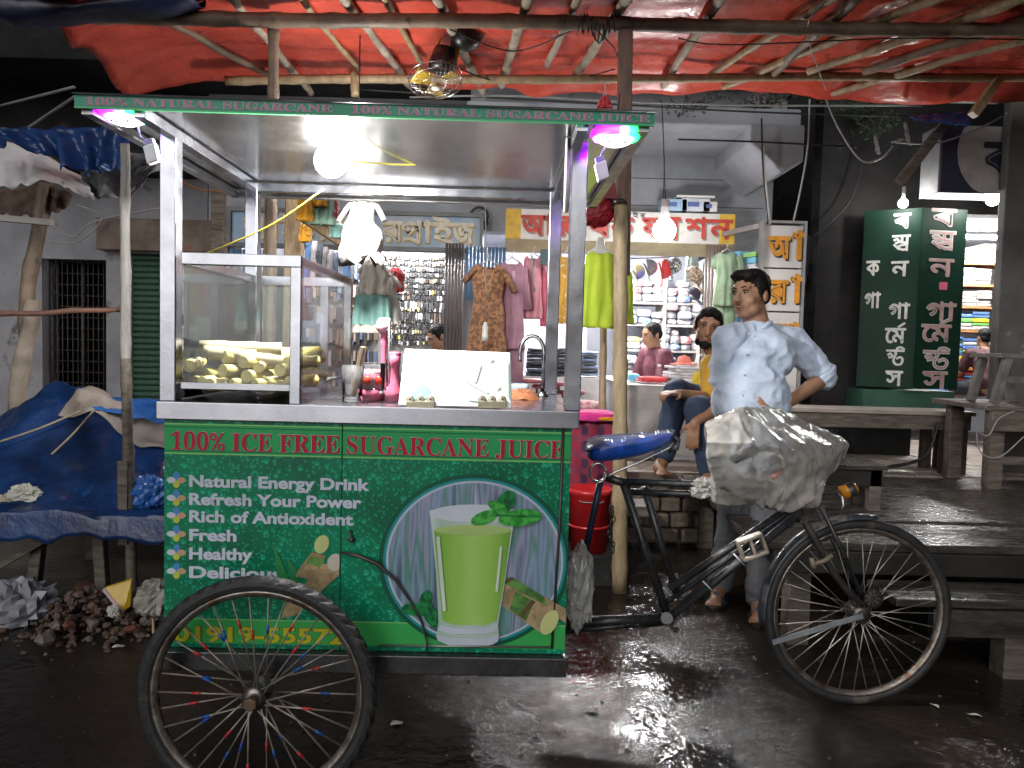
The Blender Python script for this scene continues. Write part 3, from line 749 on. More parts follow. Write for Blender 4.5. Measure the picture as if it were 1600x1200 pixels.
# posts and canopy
PW = .048
for nm, x, y in (('post', XL-.016, .0), ('post', .584, .0), ('post', XL-.014, CD-PW), ('post', .567, CD-PW)):
    cb(x, x+PW, y, y+PW, 1.157, 1.955).build(nm, steel, cart, bevel=.003)
ZR = 1.962
for b in ((XL, XR+.005, CD-.036, CD-.002, 1.925, 1.957), (XL+.002, XL+.034, -.19, CD-.036, 1.928, 1.957), (XR-.03, XR+.002, -.19, CD-.036, 1.928, 1.957)):
    cb(*b).build('canopy_beam', steel, cart, bevel=.002)
fx0, fx1 = cl(118, 150, -.2).x, cl(1022, 186, -.2).x
for b in ((fx0+.01, fx0+.04, -.19, CD+.16, 1.933, 1.957), (fx1-.04, fx1-.01, -.19, CD+.16, 1.933, 1.957), (fx0+.01, fx1-.01, CD+.13, CD+.16, 1.933, 1.957)):
    cb(*b).build('edge_beam', steel_dull, cart)
roof_mat = pm('steel_roof_sheet', (.5, .51, .52), .19, 1.0, (.44, .45, .46), 3, .03, 5, rvar=.03)
cb(fx0, fx1, -.196, CD+.17, ZR, ZR+.012).build('roof_sheet', roof_mat, cart)
fas = cb(fx0, fx1, -.206, -.198, 1.948, 1.979).build('fascia', ink('fascia_green', (.03, .30, .19)), cart)
MB(CM).prism([(fx0-.004, -.215, 1.979), (fx1+.004, -.215, 1.979), (fx1+.004, -.12, 2.004), (fx0-.004, -.12, 2.004)], (0, .01, .006)).build('roof_rim', pm('galvanised_rim', (.2, .21, .23), .45, .6, (.1, .105, .12), 8, .2, 30), cart)
MB(CM).box(fx0, fx1, -.207, -.198, 1.944, 1.948).build('edge_trim', ink('bright_green_edge', (.10, .5, .22)), cart)

# lettering
_caph = {}
def text(body, x0, x1, z, caph, y, mt, parent, bold=0.0, name='lettering', serif=False, M=None, pl=None):
    if serif: body = ''.join(chr(0x1D400+ord(c)-65) if 'A' <= c <= 'Z' else chr(0x1D7CE+ord(c)-48) if c.isdigit() else c for c in body)
    c = bpy.data.curves.new('t', 'FONT'); c.body = body; c.size = 1; c.offset = bold; c.resolution_u = 4
    o = bpy.data.objects.new('t', c); C.objects.link(o); bpy.context.view_layer.update()
    me = bpy.data.meshes.new_from_object(o.evaluated_get(bpy.context.evaluated_depsgraph_get()))
    C.objects.unlink(o); bpy.data.objects.remove(o)
    vx = [v.co.x for v in me.vertices]; a, b2 = min(vx), max(vx)
    ch = .735 if not serif else .70
    sx = (x1-x0)/(b2-a); sz = caph/ch
    M = M or CM
    org = ORG[parent]
    for v in me.vertices:
        p = (x0+(v.co.x-a)*sx, y, z+v.co.y*sz)
        v.co = (M @ Vector(p)) - org
    me.name = name
    return link(me, name, mt, parent, org)
red_ink = ink('crimson_ink', (.46, .012, .05)); pink_ink = ink('pale_pink_ink', (.72, .55, .62)); lav = ink('lavender_white_ink', (.62, .67, .80))
fpink = ink('faded_pink_ink', (.48, .18, .32)); fpale = ink('faded_pale_ink', (.5, .55, .56))
band = ink('band_green', (.03, .37, .115)); band_edge = ink('band_edge', (.25, .62, .2)); dgreen = ink('deep_green_ink', (.004, .10, .055))
# headline band (split at the seam like the panels)
zb0, zb1 = cl(570, 716).z, cl(570, 668).z
for (a, b2, par) in ((XL+.001, seam-.002, pl), (seam+.002, XR-.001, pr)):
    cb(a, b2, -.0012, .0004, zb0, zb1).build('band', band, par)
    for zz in (zb0, zb1-.004): cb(a, b2, -.0024, -.0013, zz, zz+.004).build('band_line', band_edge, par)
    for zz in (zb0+.009, zb1-.012): cb(a, b2, -.0024, -.0013, zz, zz+.002).build('band_line', dgreen, par)
tz = cl(570, 709).z; ch = .054
x0, x1 = cl(268, 690).x, cl(882, 700).x
t0 = lerp(x0, x1, .4325)
text('100% ICE FREE', x0, t0-.008, tz, ch, -.0036, pink_ink, pl, .013, 'lettering_outline', True)
text('100% ICE FREE', x0, t0-.008, tz, ch, -.0048, red_ink, pl, .002, 'lettering', True)
text('SUGARCANE JUICE', t0+.014, x1, tz, ch, -.0036, pink_ink, pr, .013, 'lettering_outline', True)
text('SUGARCANE JUICE', t0+.014, x1, tz, ch, -.0048, red_ink, pr, .002, 'lettering', True)
# list with four-petal bullets
petals = [((0, .0125), (.0105, .0135), ink('petal_blue', (.09, .27, .62))), ((-.0155, 0), (.0135, .0095), ink('petal_white', (.62, .66, .74))), ((.0155, 0), (.0135, .0095), ink('petal_tan', (.55, .38, .24))), ((0, -.0125), (.0105, .0115), ink('petal_yellow', (.55, .6, .08)))]
lines = [('Natural Energy Drink', 762, 578), ('Refresh Your Power', 790, 565), ('Rich of Antioxident', 817, 552), ('Fresh', 846, 370), ('Healthy', 875, 395), ('Delicious', 904, 440)]
for body, py, pxr in lines:
    xa = cl(296, py).x; xb = cl(pxr, py).x; z = cl(400, py).z
    text(body, xa, xb, z, .0355, -.0024, lav, pl, .036)
    c = cl(276, py-12)
    for (dx, dz), (rx, rz), mt in petals:
        pts = [(c.x+dx+rx*math.copysign(abs(math.cos(t))**1.15, math.cos(t)), -.0016-.0004*(dx != 0), c.z+dz+rz*math.copysign(abs(math.sin(t))**1.15, math.sin(t))) for t in [2*math.pi*i/16 for i in range(16)]]
        MB(CM).poly(pts).build('bullet_petal', mt, pl, recalc=False)
# telephone band
zq0, zq1 = cl(570, 1009).z, cl(570, 971).z
for (a, b2, par) in ((XL+.001, seam-.002, pl), (seam+.002, XR-.001, pr)):
    cb(a, b2, -.0012, .0004, zq0, zq1).build('band', ink('lime_band', (.05, .42, .10)), par)
    cb(a, b2, -.0024, -.0013, zq1-.003, zq1).build('band_line', band_edge, par)
text('01919-555723', cl(272, 1000).x, cl(562, 1000).x, cl(420, 1003).z, .047, -.0024, ink('amber_ink', (.10, .2, .02)), pl, .05, 'lettering_outline')
text('01919-555723', cl(272, 1000).x, cl(562, 1000).x, cl(420, 1003).z, .047, -.0036, ink('yellow_ink', (.55, .5, .03)), pl, .028)
# fascia lettering
za = 1.953
text('100% NATURAL SUGARCANE', cl(133, 155, -.206).x, cl(520, 170, -.206).x, za, .020, -.2068, fpale, fas, .02, 'lettering_outline', True)
text('100% NATURAL SUGARCANE', cl(133, 155, -.206).x, cl(520, 170, -.206).x, za, .020, -.2076, fpink, fas, .0, 'lettering', True)
text('100% NATURAL SUGARCANE JUICE', cl(548, 172, -.206).x, cl(1016, 190, -.206).x, za, .020, -.2068, fpale, fas, .02, 'lettering_outline', True)
text('100% NATURAL SUGARCANE JUICE', cl(548, 172, -.206).x, cl(1016, 190, -.206).x, za, .020, -.2076, fpink, fas, .0, 'lettering', True)

# round picture of the drink
cc = cl(742, 877); rx, rz = 152/1160*2.21, 140/1160*2.21
def disc(k, y, mt, nm, n=72):
    pts = [(min(cc.x+rx*k*math.cos(t), XR-.0008), y, cc.z+rz*k*math.sin(t)) for t in [2*math.pi*i/n for i in range(n)]]
    return MB(CM).poly(pts).build(nm, mt, pr, recalc=False)
disc(1.0, -.0030, dgreen, 'picture_ring'); disc(.955, -.0042, ink('teal_ink', (.02, .30, .32)), 'picture_ring'); disc(.925, -.0054, ink('pale_ring_ink', (.5, .6, .72)), 'picture_ring')
def grad_ink(name, stops):
    mt, nt, b = _new(name); t = nt.nodes.new('ShaderNodeTexCoord'); sp = nt.nodes.new('ShaderNodeSeparateXYZ'); nt.links.new(t.outputs['Generated'], sp.inputs[0])
    n = _noise(nt, 30, 3, .6, t.outputs['Object']); ad = nt.nodes.new('ShaderNodeMath'); ad.operation = 'MULTIPLY_ADD'; ad.inputs[1].default_value = .12
    nt.links.new(n.outputs['Fac'], ad.inputs[0]); nt.links.new(sp.outputs['X'], ad.inputs[2]); su = nt.nodes.new('ShaderNodeMath'); su.operation = 'SUBTRACT'; su.inputs[1].default_value = .06; nt.links.new(ad.outputs[0], su.inputs[0])
    nt.links.new(_ramp(nt, su.outputs[0], stops).outputs[0], b.inputs['Base Color']); b.inputs['Roughness'].default_value = .36; b.inputs['Specular IOR Level'].default_value = .25; return mt
def blur_canes():
    mt, nt, b = _new('printed_blurred_canes'); vec = _coord(nt, (26, 1, 2.2))
    n = _noise(nt, 1.0, 2, .4, vec); n2 = _noise(nt, 7, 3, .5, _coord(nt))
    rp = _ramp(nt, n.outputs['Fac'], [(.3, (.03, .07, .12)), (.42, (.24, .34, .52)), (.49, (.05, .20, .15)), (.56, (.32, .32, .52)), (.63, (.06, .09, .17)), (.72, (.48, .55, .68))])
    r2 = _ramp(nt, n2.outputs['Fac'], [(.4, (.16, .30, .26)), (.6, (.36, .40, .56))])
    mx = nt.nodes.new('ShaderNodeMixRGB'); mx.inputs[0].default_value = .22; nt.links.new(rp.outputs[0], mx.inputs[1]); nt.links.new(r2.outputs[0], mx.inputs[2])
    nt.links.new(mx.outputs[0], b.inputs['Base Color']); b.inputs['Roughness'].default_value = .3; return mt
disc(.90, -.0066, blur_canes(), 'picture')
PY = [-.0078]
def pp(name, pts, mt, step=.0008):
    PY[0] -= step
    q = []
    for a, b2 in pts:
        p = cl(a, b2); q.append((min(p.x, XR-.0008), PY[0], p.z))
    return MB(CM).poly(q).build(name, mt, pr, recalc=False)
def ellp(cx, cy, a, b2, n=20, rot=0):
    return [(cx+a*math.cos(t)*math.cos(rot)-b2*math.sin(t)*math.sin(rot), cy+a*math.cos(t)*math.sin(rot)+b2*math.sin(t)*math.cos(rot)) for t in [2*math.pi*i/n for i in range(n)]]
cg = pm('printed_cane_green', (.14, .32, .08), .36, 0, (.06, .15, .04), 26, lo=.4, hi=.6, spec=.25); ct = pm('printed_cane_tan', (.46, .34, .19), .36, 0, (.26, .2, .11), 24, lo=.4, hi=.6, spec=.25); cw = ink('printed_cane_cut', (.60, .66, .28)); cdk = ink('printed_cane_node', (.12, .09, .04))
pp('printed_cane', [(782, 905), (800, 900), (886, 952), (882, 968), (864, 962)], cg); pp('printed_cane_node', [(797, 900), (803, 903), (790, 912), (785, 908)], cdk); pp('printed_cane', [(850, 930), (888, 950), (886, 972), (856, 952)], ct)
pp('printed_cane', [(776, 912), (785, 908), (868, 953), (845, 987), (776, 938)], ct); pp('printed_cane', [(805, 922), (835, 937), (822, 968), (796, 950)], cg); pp('printed_cane_node', [(830, 934), (837, 938), (818, 962), (812, 957)], cdk)
pp('printed_cane_end', ellp(858, 970, 12, 21, rot=.5), cw)
mint1 = pm('printed_mint', (.02, .26, .07), .36, 0, (.005, .09, .03), 55, lo=.42, hi=.58, spec=.25); mint2 = pm('printed_mint_dark', (.008, .14, .05), .36, 0, (.003, .05, .02), 55, lo=.42, hi=.58, spec=.25); mint3 = pm('printed_mint_light', (.09, .48, .08), .36, 0, (.025, .25, .04), 55, lo=.42, hi=.58, spec=.25)
for (cx, cy, a, b2, r_) in ((665, 935, 16, 9, -1.2), (650, 950, 22, 10, .1), (675, 960, 20, 11, 1.0), (662, 948, 15, 9, -.5)): pp('printed_leaf', ellp(cx, cy, a, b2, 14, r_), random.choice((mint1, mint2)))
# tumbler: rim, body, drink, thick base
pp('printed_glass', [(672, 795), (806, 800), (800, 830), (790, 900), (778, 975), (780, 995), (770, 1004), (700, 1003), (682, 992), (686, 970), (682, 890), (676, 830)], grad_ink('printed_glass_tone', [(0, (.62, .72, .74)), (.12, (.40, .55, .46)), (.5, (.50, .62, .56)), (.9, (.38, .52, .44)), (1, (.66, .74, .78))]))
pp('printed_glass_rim', ellp(740, 800, 68, 14), ink('printed_rim_tone', (.62, .68, .78)))
pp('printed_drink', [(679, 826), (720, 833), (760, 833), (798, 828), (788, 900), (776, 966), (760, 973), (710, 973), (692, 966), (685, 890)], grad_ink('printed_juice', [(0, (.17, .40, .05)), (.25, (.30, .56, .10)), (.55, (.42, .66, .17)), (.8, (.28, .54, .09)), (1, (.15, .36, .05))]))
pp('printed_drink_glow', [(720, 840), (772, 840), (765, 900), (758, 960), (716, 960), (712, 900)], grad_ink('printed_juice_light', [(0, (.30, .55, .10)), (.4, (.40, .65, .16)), (1, (.31, .56, .10))]))
pp('printed_drink_top', ellp(739, 826, 60, 8), ink('printed_foam', (.45, .62, .22)))
pp('printed_glass_foot', [(690, 972), (710, 977), (760, 977), (777, 970), (779, 980), (760, 987), (705, 987), (686, 980)], ink('printed_foot_light', (.58, .66, .76)))
pp('printed_glass_foot', [(684, 986), (705, 992), (762, 992), (780, 986), (778, 998), (765, 1004), (702, 1004), (684, 996)], ink('printed_foot_pale', (.55, .62, .72)))
for (cx, cy, a, b2, r_) in ((757, 806, 22, 10, -.35), (790, 782, 20, 13, -1.0), (812, 806, 34, 13, -.1), (778, 790, 17, 8, .5)): pp('printed_leaf', ellp(cx, cy, a, b2, 16, r_), mint3 if cy > 785 else mint1)
pp('printed_highlight', [(683, 835), (688, 835), (694, 900), (698, 950), (693, 950), (688, 900)], ink('printed_glint', (.7, .8, .72)))
pp('printed_highlight', [(781, 850), (785, 850), (778, 920), (774, 920)], ink('printed_glint', (.7, .8, .72)))
pp('printed_leaf_vein', [(775, 800), (840, 803), (840, 805), (775, 803)], mint1)
# printed canes on the left panel
def pq(name, pts, mt):
    PY[0] -= .0005
    return MB(CM).poly([(min(cl(a, b2).x, seam-.003), -.0012+.1*(PY[0]+.0078), cl(a, b2).z) for a, b2 in pts]).build(name, mt, pl, recalc=False)
pq('printed_leaf', [(428, 850), (440, 875), (452, 905), (448, 960), (436, 930)], ink('printed_blade', (.03, .25, .08)))
pq('printed_leaf', [(450, 872), (466, 890), (470, 950), (458, 940)], ink('printed_blade', (.03, .25, .08)))
pq('printed_cane', [(488, 862), (510, 868), (486, 905), (462, 900), (470, 885)], ct); pq('printed_cane_end', ellp(503, 850, 11, 15, 16, .4), cw); pq('printed_cane', [(485, 868), (508, 874), (502, 886), (478, 880)], cg)
pq('printed_cane', [(505, 880), (530, 885), (530, 898), (460, 962), (440, 965), (446, 945)], ct); pq('printed_cane_end', ellp(524, 878, 12, 14, 16, .4), ink('printed_cane_pale', (.62, .58, .5))); pq('printed_cane', [(492, 892), (512, 902), (500, 914), (482, 902)], ct)

# latch, torn trim, wires on the panel
iron2 = pm('dark_metal', (.1, .095, .09), .45, .6, (.06, .05, .045), 14)
p = cl(548, 828); q = cl(550, 842)
MB(CM).tube([(p.x, -.004, p.z), (q.x, -.01, q.z)], .004, 6).ell((q.x, -.01, q.z), .009).build('latch', iron2, cart)
pts = [cl(*a) for a in ((533, 860), (560, 864), (590, 876), (620, 903), (645, 940), (660, 970), (668, 1000), (668, 1012))]
MB(CM).tube([(v.x, -.02-.006*math.sin(i), v.z) for i, v in enumerate(pts)], [.003, .006, .0065, .005, .004, .0035, .003, .003], 6).build('torn_edge_strip', iron2, cart)
a, b2 = cl(880, 668), cl(862, 1012)
MB(CM).tube([(a.x, -.006, a.z), (a.x-.004, -.009, lerp(a.z, b2.z, .5)), (b2.x, -.006, b2.z)], .0042, 6).build('corner_rod', iron2, cart)
a, b2 = cl(590, 1007), cl(864, 1010)
MB(CM).tube([(a.x, -.006, a.z), (b2.x, -.006, b2.z)], .0035, 6).build('bottom_rod', pm('bare_wire', (.4, .4, .38), .4, .8), cart)

# glass box for the canes
bx1 = -.2065
bz0, bz1 = 1.172, 1.598
gl = sheet('cart_glass', (.8, .9, .9), .014, .03)
cb(XL+PW, bx1, .0, .03, 1.563, bz1).build('box_rail', steel, cart, bevel=.002)
cb(bx1-.032, bx1, .0, .03, 1.157, 1.563).build('box_post', steel, cart, bevel=.002)
cb(XL+PW, bx1-.032, .002, .022, 1.196, 1.214).build('box_rail', steel, cart)
cb(bx1-.03, bx1, CD-.03, CD, 1.157, bz1).build('box_post', steel, cart, bevel=.002)
cb(bx1-.022, bx1-.002, .03, CD-.03, 1.572, bz1-.002).build('box_rail', steel, cart)
cb(XL+.002, XL+.026, PW, CD-PW, 1.572, bz1-.002).build('box_rail', steel, cart)
cb(XL+PW, bx1-.03, CD-.028, CD-.004, 1.563, bz1-.002).build('box_rail', steel, cart)
for xx in (-.45, -.33): cb(xx, xx+.03, CD-.02, CD-.004, 1.157, 1.563).build('box_post', steel, cart)
cb(XL+PW, bx1-.034, .03, CD-.04, 1.198, 1.206).build('box_shelf', steel_dull, cart)
MB(CM).poly([(bx1+.003, .002, 1.158), (bx1+.003, CD-.002, 1.158), (bx1+.003, CD-.002, 1.596), (bx1+.003, .002, 1.596)]).build('glass_pane', gl, cart)
cb(XL+PW, bx1-.034, .012, .016, 1.216, 1.562).build('glass_pane', sheet('clear_glass', (.85, .9, .9), .015, .02), cart)
cb(XL+.012, XL+.016, PW, CD-PW, 1.16, 1.57).build('glass_pane', gl, cart)
cb(XL+PW, bx1-.034, CD-.014, CD-.010, 1.16, 1.562).build('glass_pane', gl, cart)

# hinged white lid; its print colours are paled as if overexposed
lidm = pm('white_lid_print', (.80, .82, .80), .35, 0, (.74, .78, .75), 4)
l0, l1, l2, l3 = cl(622, 636, .012), cl(800, 639, .012), cl(798, 551, .10), cl(632, 545, .10)
l0.z = l1.z = 1.160
lid = MB(CM).prism([l0, l1, l2, l3], (0, .012, 0)).build('lid', lidm, cart, bevel=.004)
def lp(px, py):
    """point on the sloping face of the lid"""
    o = CMI @ CAM; d = CMI.to_3x3() @ ray(px, py); n = (l1-l0).cross(l3-l0).normalized()
    return o + d*((l0-o).dot(n)/d.dot(n)) + (n if n.y < 0 else -n)*.002
tealp = ink('pale_teal_print', (.30, .62, .58)); mintp = ink('pale_mint_print', (.55, .74, .66)); greyp = ink('pale_grey_print', (.62, .70, .64))
for pts, mt in (([(637, 617), (652, 608), (660, 593), (664, 604), (672, 606), (674, 622), (640, 625)], tealp), ([(722, 600), (736, 610), (762, 616), (770, 630), (732, 626), (724, 612)], mintp), ([(746, 566), (752, 570), (744, 598), (738, 596)], greyp), ([(756, 572), (764, 568), (782, 606), (776, 610)], greyp), ([(724, 594), (728, 592), (764, 612), (760, 615)], greyp), ([(780, 570), (794, 562), (795, 625), (786, 610), (776, 590)], mintp), ([(764, 556), (772, 562), (764, 566)], mintp)):
    MB(CM).poly([lp(*a) for a in pts]).build('lid_print', mt, lid, recalc=False)
hg = pm('tarnished_hinge', (.42, .38, .28), .4, .8, (.3, .27, .2), 20)
for hx in (657, 769):
    mb = MB(CM)
    for dx in (-16, 0, 16):
        c = lp(hx+dx, 625); mb.lathe([(0, 0), (.013, 0), (.013, .004), (0, .004)], c, (0, -1, .3), 12)
    a, b2 = lp(hx-22, 633), lp(hx+22, 633); mb.bar(a+V(0, -.004, 0), b2+V(0, -.004, 0), .008, .020)
    mb.build('hinge', hg, cart, bevel=.001)
    for dx in (-16, 0, 16):
        MB(CM).ell(lp(hx+dx, 624)+V(0, -.006, .001), .0034, None, 8, 5).build('hinge_screw', iron2, cart)
# gooseneck tap and juice tap
c = cl(848, 617, .6); c.z = 1.157
arc = [c+V(0, 0, .0), c+V(0, 0, .17)] + [c+V(-.045+.045*math.cos(t), 0, .17+.06*math.sin(t)) for t in [math.pi*i/8 for i in range(1, 9)]] + [c+V(-.09, 0, .13)]
MB(CM).tube(arc, .0075, 10).lathe([(0, 0), (.022, 0), (.022, .008), (.012, .02)], c, (0, 0, 1), 14).build('gooseneck_tap', chrome, cart)
c = cl(607, 612, .22); c.z = 1.157
MB(CM).tube([c, c+V(0, 0, .27)], .006, 8).lathe([(0, 0), (.018, 0), (.018, .01), (.011, .016), (.011, .045), (0, .045)], c, (0, 0, 1), 12).tube([c+V(0, 0, .028), c+V(-.04, -.01, .028)], .008, 8).ell(c+V(-.045, -.012, .028), (.008, .008, .014)).build('juice_tap', chrome, cart)
# LED marker lamps under the canopy corners
def led_mat(flip):
    mt, nt, b = _new('rgb_marker_lamp%d' % flip); vec = _coord(nt)
    sp = nt.nodes.new('ShaderNodeSeparateXYZ')
    t = nt.nodes.new('ShaderNodeTexCoord'); nt.links.new(t.outputs['Generated'], sp.inputs[0])
    rp = _ramp(nt, sp.outputs['X'], [(0, (.45, .0, 1)), (.5, (.5, .02, 1)), (.62, (.3, .3, .8)), (.72, (.02, .8, .15)), (1, (.0, .75, .06))])
    nt.links.new(rp.outputs[0], b.inputs['Emission Color']); b.inputs['Emission Strength'].default_value = 7; return mt
for i, (px, py) in enumerate(((195, 178), (962, 211))):
    c = cl(px, py, -.13)
    mb = MB(CM); mb.lathe([(0, -.030), (.028, -.028), (.043, -.021), (.051, -.010), (.051, .012), (0, .014)], c, (0, .0, 1), 28)
    lamp = mb.build('marker_lamp', emit('marker_white', (1, .93, 1), 3.2), cart)
    MB(CM).lathe([(.050, -.012), (.062, -.012), (.070, -.002), (.066, .010), (.052, .010)], c, (0, 0, 1), 32).build('colour_ring', led_mat(i), lamp)
    for sx_ in (-.022, .022): MB(CM).ell((c.x+sx_, c.y-.028, c.z-.0265), .0035, None, 8, 5).build('screw', iron2, lamp)
    MB(CM).lathe([(.030, .0145), (.063, .0145), (.063, .022), (.02, .026)], c, (0, 0, 1), 24).build('lamp_rim', pm('chrome_rim', (.6, .6, .62), .2, 1), lamp)
    MB(CM).tube([c+V(0, 0, .02), (c.x, c.y, 1.962)], .008, 8).build('lamp_stem', black_paint, lamp)

# ---------------------------------------------------------------- wheels
def make_wheel(name, center, axis, rad, tr, n_sp, par, beads=False, knob=False, rim_in=.80):
    """wheel standing in the plane normal to axis; the rim mesh is the part, tyre, hub, spokes its sub-parts"""
    cen = Vector(center); ax = Vector(axis).normalized(); up = V(0, 0, 1); sd_ = up.cross(ax).normalized()
    def P(a, r, d=0): return cen + sd_*(math.cos(a)*r) + up*(math.sin(a)*r) + ax*d
    n = 56; mc = rad-tr
    ri = rad-2*tr*1.02
    mb = MB(); prof = [(ri, .013), (ri+.006, .015), (ri+.006, -.015), (ri, -.013), (ri-.011, -.009), (ri-.013, 0), (ri-.011, .009)]
    k = len(prof)
    mb.add([P(2*math.pi*i/n, r, d) for i in range(n) for r, d in prof], [(i*k+j, i*k+(j+1) % k, ((i+1) % n)*k+(j+1) % k, ((i+1) % n)*k+j) for i in range(n) for j in range(k)], True)
    wh = mb.build(name, rim_mat, par)
    mb = MB(); k = 12; tw = tr*.95
    vs = []
    nn = 132 if knob else 64
    for i in range(nn):
        a = 2*math.pi*i/nn
        for j in range(k):
            t = 2*math.pi*j/k; r = mc+tr*math.cos(t)
            if knob and abs(t if t < math.pi else 2*math.pi-t) < 1.2: r += .0032*(1 if (i+(j % 2)) % 3 else -.6)
            vs.append(P(a, r, tw*math.sin(t)))
    mb.add(vs, [(i*k+j, i*k+(j+1) % k, ((i+1) % nn)*k+(j+1) % k, ((i+1) % nn)*k+j) for i in range(nn) for j in range(k)], not knob)
    mb.build('tyre', rubber, wh)
    mb = MB(); hl = .038
    mb.lathe([(0, -hl-.012), (.012, -hl-.012), (.012, -hl), (.034, -hl), (.034, -hl+.006), (.02, -hl+.01), (.018, 0), (.02, hl-.01), (.034, hl-.006), (.034, hl), (.012, hl), (0, hl)], cen, ax, 20)
    mb.build('hub', pm('greasy_hub', (.3, .29, .28), .35, .9, (.12, .1, .09), 20), wh)
    bcol = [pm('blue_spoke_bead', (.02, .10, .42), .4), pm('red_spoke_bead', (.5, .035, .04), .4)]
    for i in range(n_sp):
        side = 1 if i % 2 else -1
        a = 2*math.pi*i/n_sp
        tw_ = (.42 if (i//2) % 2 else -.42)
        p0 = P(a+tw_*1.0, .029, side*(hl-.003)); p1 = P(a, ri-.008, side*.003)
        MB().tube([p0, p1], 0.0026 if beads else .0021, 5).build('spoke', spoke_mat if not beads else pm('grimy_spoke', (.36, .33, .30), .45, .5, (.2, .16, .13), 25), wh)
        if beads and random.random() < .82:
            t = random.uniform(.45, .72); MB().tube([lerp(p0, p1, t-.05), lerp(p0, p1, t+.05)], .0042, 7).build('spoke_bead', bcol[(i//2+i) % 2], wh)
    return wh, P
axc = CM.to_3x3() @ V(0, -1, 0)
wc = A(403, 1083, 2.07)
cw1, _ = make_wheel('wheel', wc, axc, .338, .0215, 34, cart, True, True)
wc2 = wc + (-axc)*1.05
cw2, _ = make_wheel('wheel', (wc2.x, wc2.y, .338), axc, .338, .0215, 18, cart, False, False)
MB().tube([wc+axc*.075, wc2-axc*.05], .013, 10).build('axle', pm('rusty_axle', (.2, .13, .09), .5, .6, (.1, .06, .04), 20), cart)
MB().lathe([(0, 0), (.019, 0), (.019, .02), (0, .022)], wc+axc*.052, axc, 6, False).build('axle_nut', pm('rusty_axle', (.2, .13, .09), .5, .6), cart)

# ---------------------------------------------------------------- bicycle
BO, BD = V(.2, 2.79, 0), V(1, .012, 0).normalized()
BN = V(BD.y, -BD.x, 0)      # towards the viewer
def BP(px, py, off=0.0):
    d = ray(px, py); o = BO + BN*off
    return CAM + d*((o-CAM).dot(BN)/d.dot(BN))
def tubeb(name, pts, r, mt=black_paint, par=None, n=10, off=0):
    return MB().tube([BP(*p, off) if len(p) == 2 else BP(*p) for p in pts], r, n).build(name, mt, par or cart)
fc = BP(1340, 948); fr_ = .362
fc.z = fr_
fw, FP = make_wheel('front_wheel', fc, BN, fr_, .020, 36, cart)
tubeb('seat_tube', [(975, 757), (1040, 955)], .0165); tubeb('seat_tube', [(1006, 760, -.03), (1056, 925, -.03)], .0145)
tubeb('top_tube', [(972, 752, .012), (1100, 757, .012), (1226, 772, .0)], .0135); tubeb('top_tube', [(985, 768, -.02), (1110, 773, -.02), (1230, 790, -.01)], .0135)
tubeb('down_tube', [(1046, 920), (1240, 788)], .0135); tubeb('down_tube', [(1040, 942, -.03), (1240, 800, -.03)], .011); tubeb('down_tube', [(1050, 962, .02), (1252, 800, .02)], .016)
tubeb('head_tube', [(1226, 760), (1252, 812)], .021); tubeb('seat_stay', [(938, 752), (930, 790), (914, 866)], .013, pm('blue_black_paint', (.02, .045, .09), .35, 0, (.012, .02, .04), 12))
tubeb('chain_stay', [(886, 972, .0), (1040, 966, 0)], .02); tubeb('chain_stay', [(880, 985, -.06), (1040, 972, -.06)], .014)
tubeb('bottom_bracket', [(1042, 962, -.05), (1042, 966, .05)], .023); tubeb('crank_axle', [(1044, 968, .0), (1056, 984, .09)], .012, chrome)
MB().tube([BP(*a) for a in ((945, 745), (968, 752), (985, 758))], .017, 8).build('seat_clamp', black_paint, cart)
# fork, mudguard, stays
tubeb('fork_blade', [(1252, 806, .05), (1275, 845, .05), (1300, 893, .05), (1328, 928, .052), (1350, 946, .05)], [.014, .014, .013, .011, .009], iron)
tubeb('fork_blade', [(1252, 806, -.05), (1275, 845, -.05), (1300, 893, -.05), (1350, 946, -.05)], [.014, .014, .013, .009], iron)
tubeb('fork_brace', [(1282, 790, .06), (1316, 860, .06), (1346, 930, .058)], .008, black_paint); tubeb('fork_brace', [(1272, 790, -.06), (1346, 930, -.058)], .008, black_paint)
MB().tube([BP(1256, 812, .06), BP(1256, 812, -.06)], .016, 8).build('fork_crown', iron, cart)
MB().tube([BP(1270, 882, .062), BP(1288, 876, .07), BP(1300, 868, .062)], .009, 8).tube([BP(1268, 872, .06), BP(1272, 888, .066)], .01, 6).build('rod_brake', pm('grubby_brake', (.32, .27, .2), .6, .3), cart)
mb = MB(); na = 30
def fend(u, v):
    a = lerp(R(83), R(188), u); t = (v-.5)*2
    return FP(a, fr_+.018-.014*t*t, .032*t)
mb.grid(fend, na, 8); mb.build('mudguard', pm('worn_mudguard', (.04, .048, .06), .32, 0, (.02, .022, .026), 8, .1, 40, spots=(6, .55, (.17, .16, .14)), rvar=.15), cart, thick=.002)
mb = MB().bar(BP(1207, 1004, .04), BP(1348, 962, .05), .003, .020, up=(0, 0, 1)); mb.build('mudguard_stay', pm('pale_flat_bar', (.3, .33, .36), .5, .4, (.2, .22, .24), 12), cart)
p = FP(0, 0, .05)
hubd = MB().lathe([(0, 0), (.036, 0), (.036, .012), (.02, .02), (0, .02)], BP(1363, 935, .03), BN, 22).build('hub_dynamo', iron, cart)
for i in range(9):
    a = 2*math.pi*i/9; c = BP(1363, 935, .052)
    MB().bar(c+BD*.012*math.cos(a)+V(0, 0, .012*math.sin(a)), c+BD*.03*math.cos(a)+V(0, 0, .03*math.sin(a)), .003, .004).build('dynamo_fin', steel_dull, hubd)
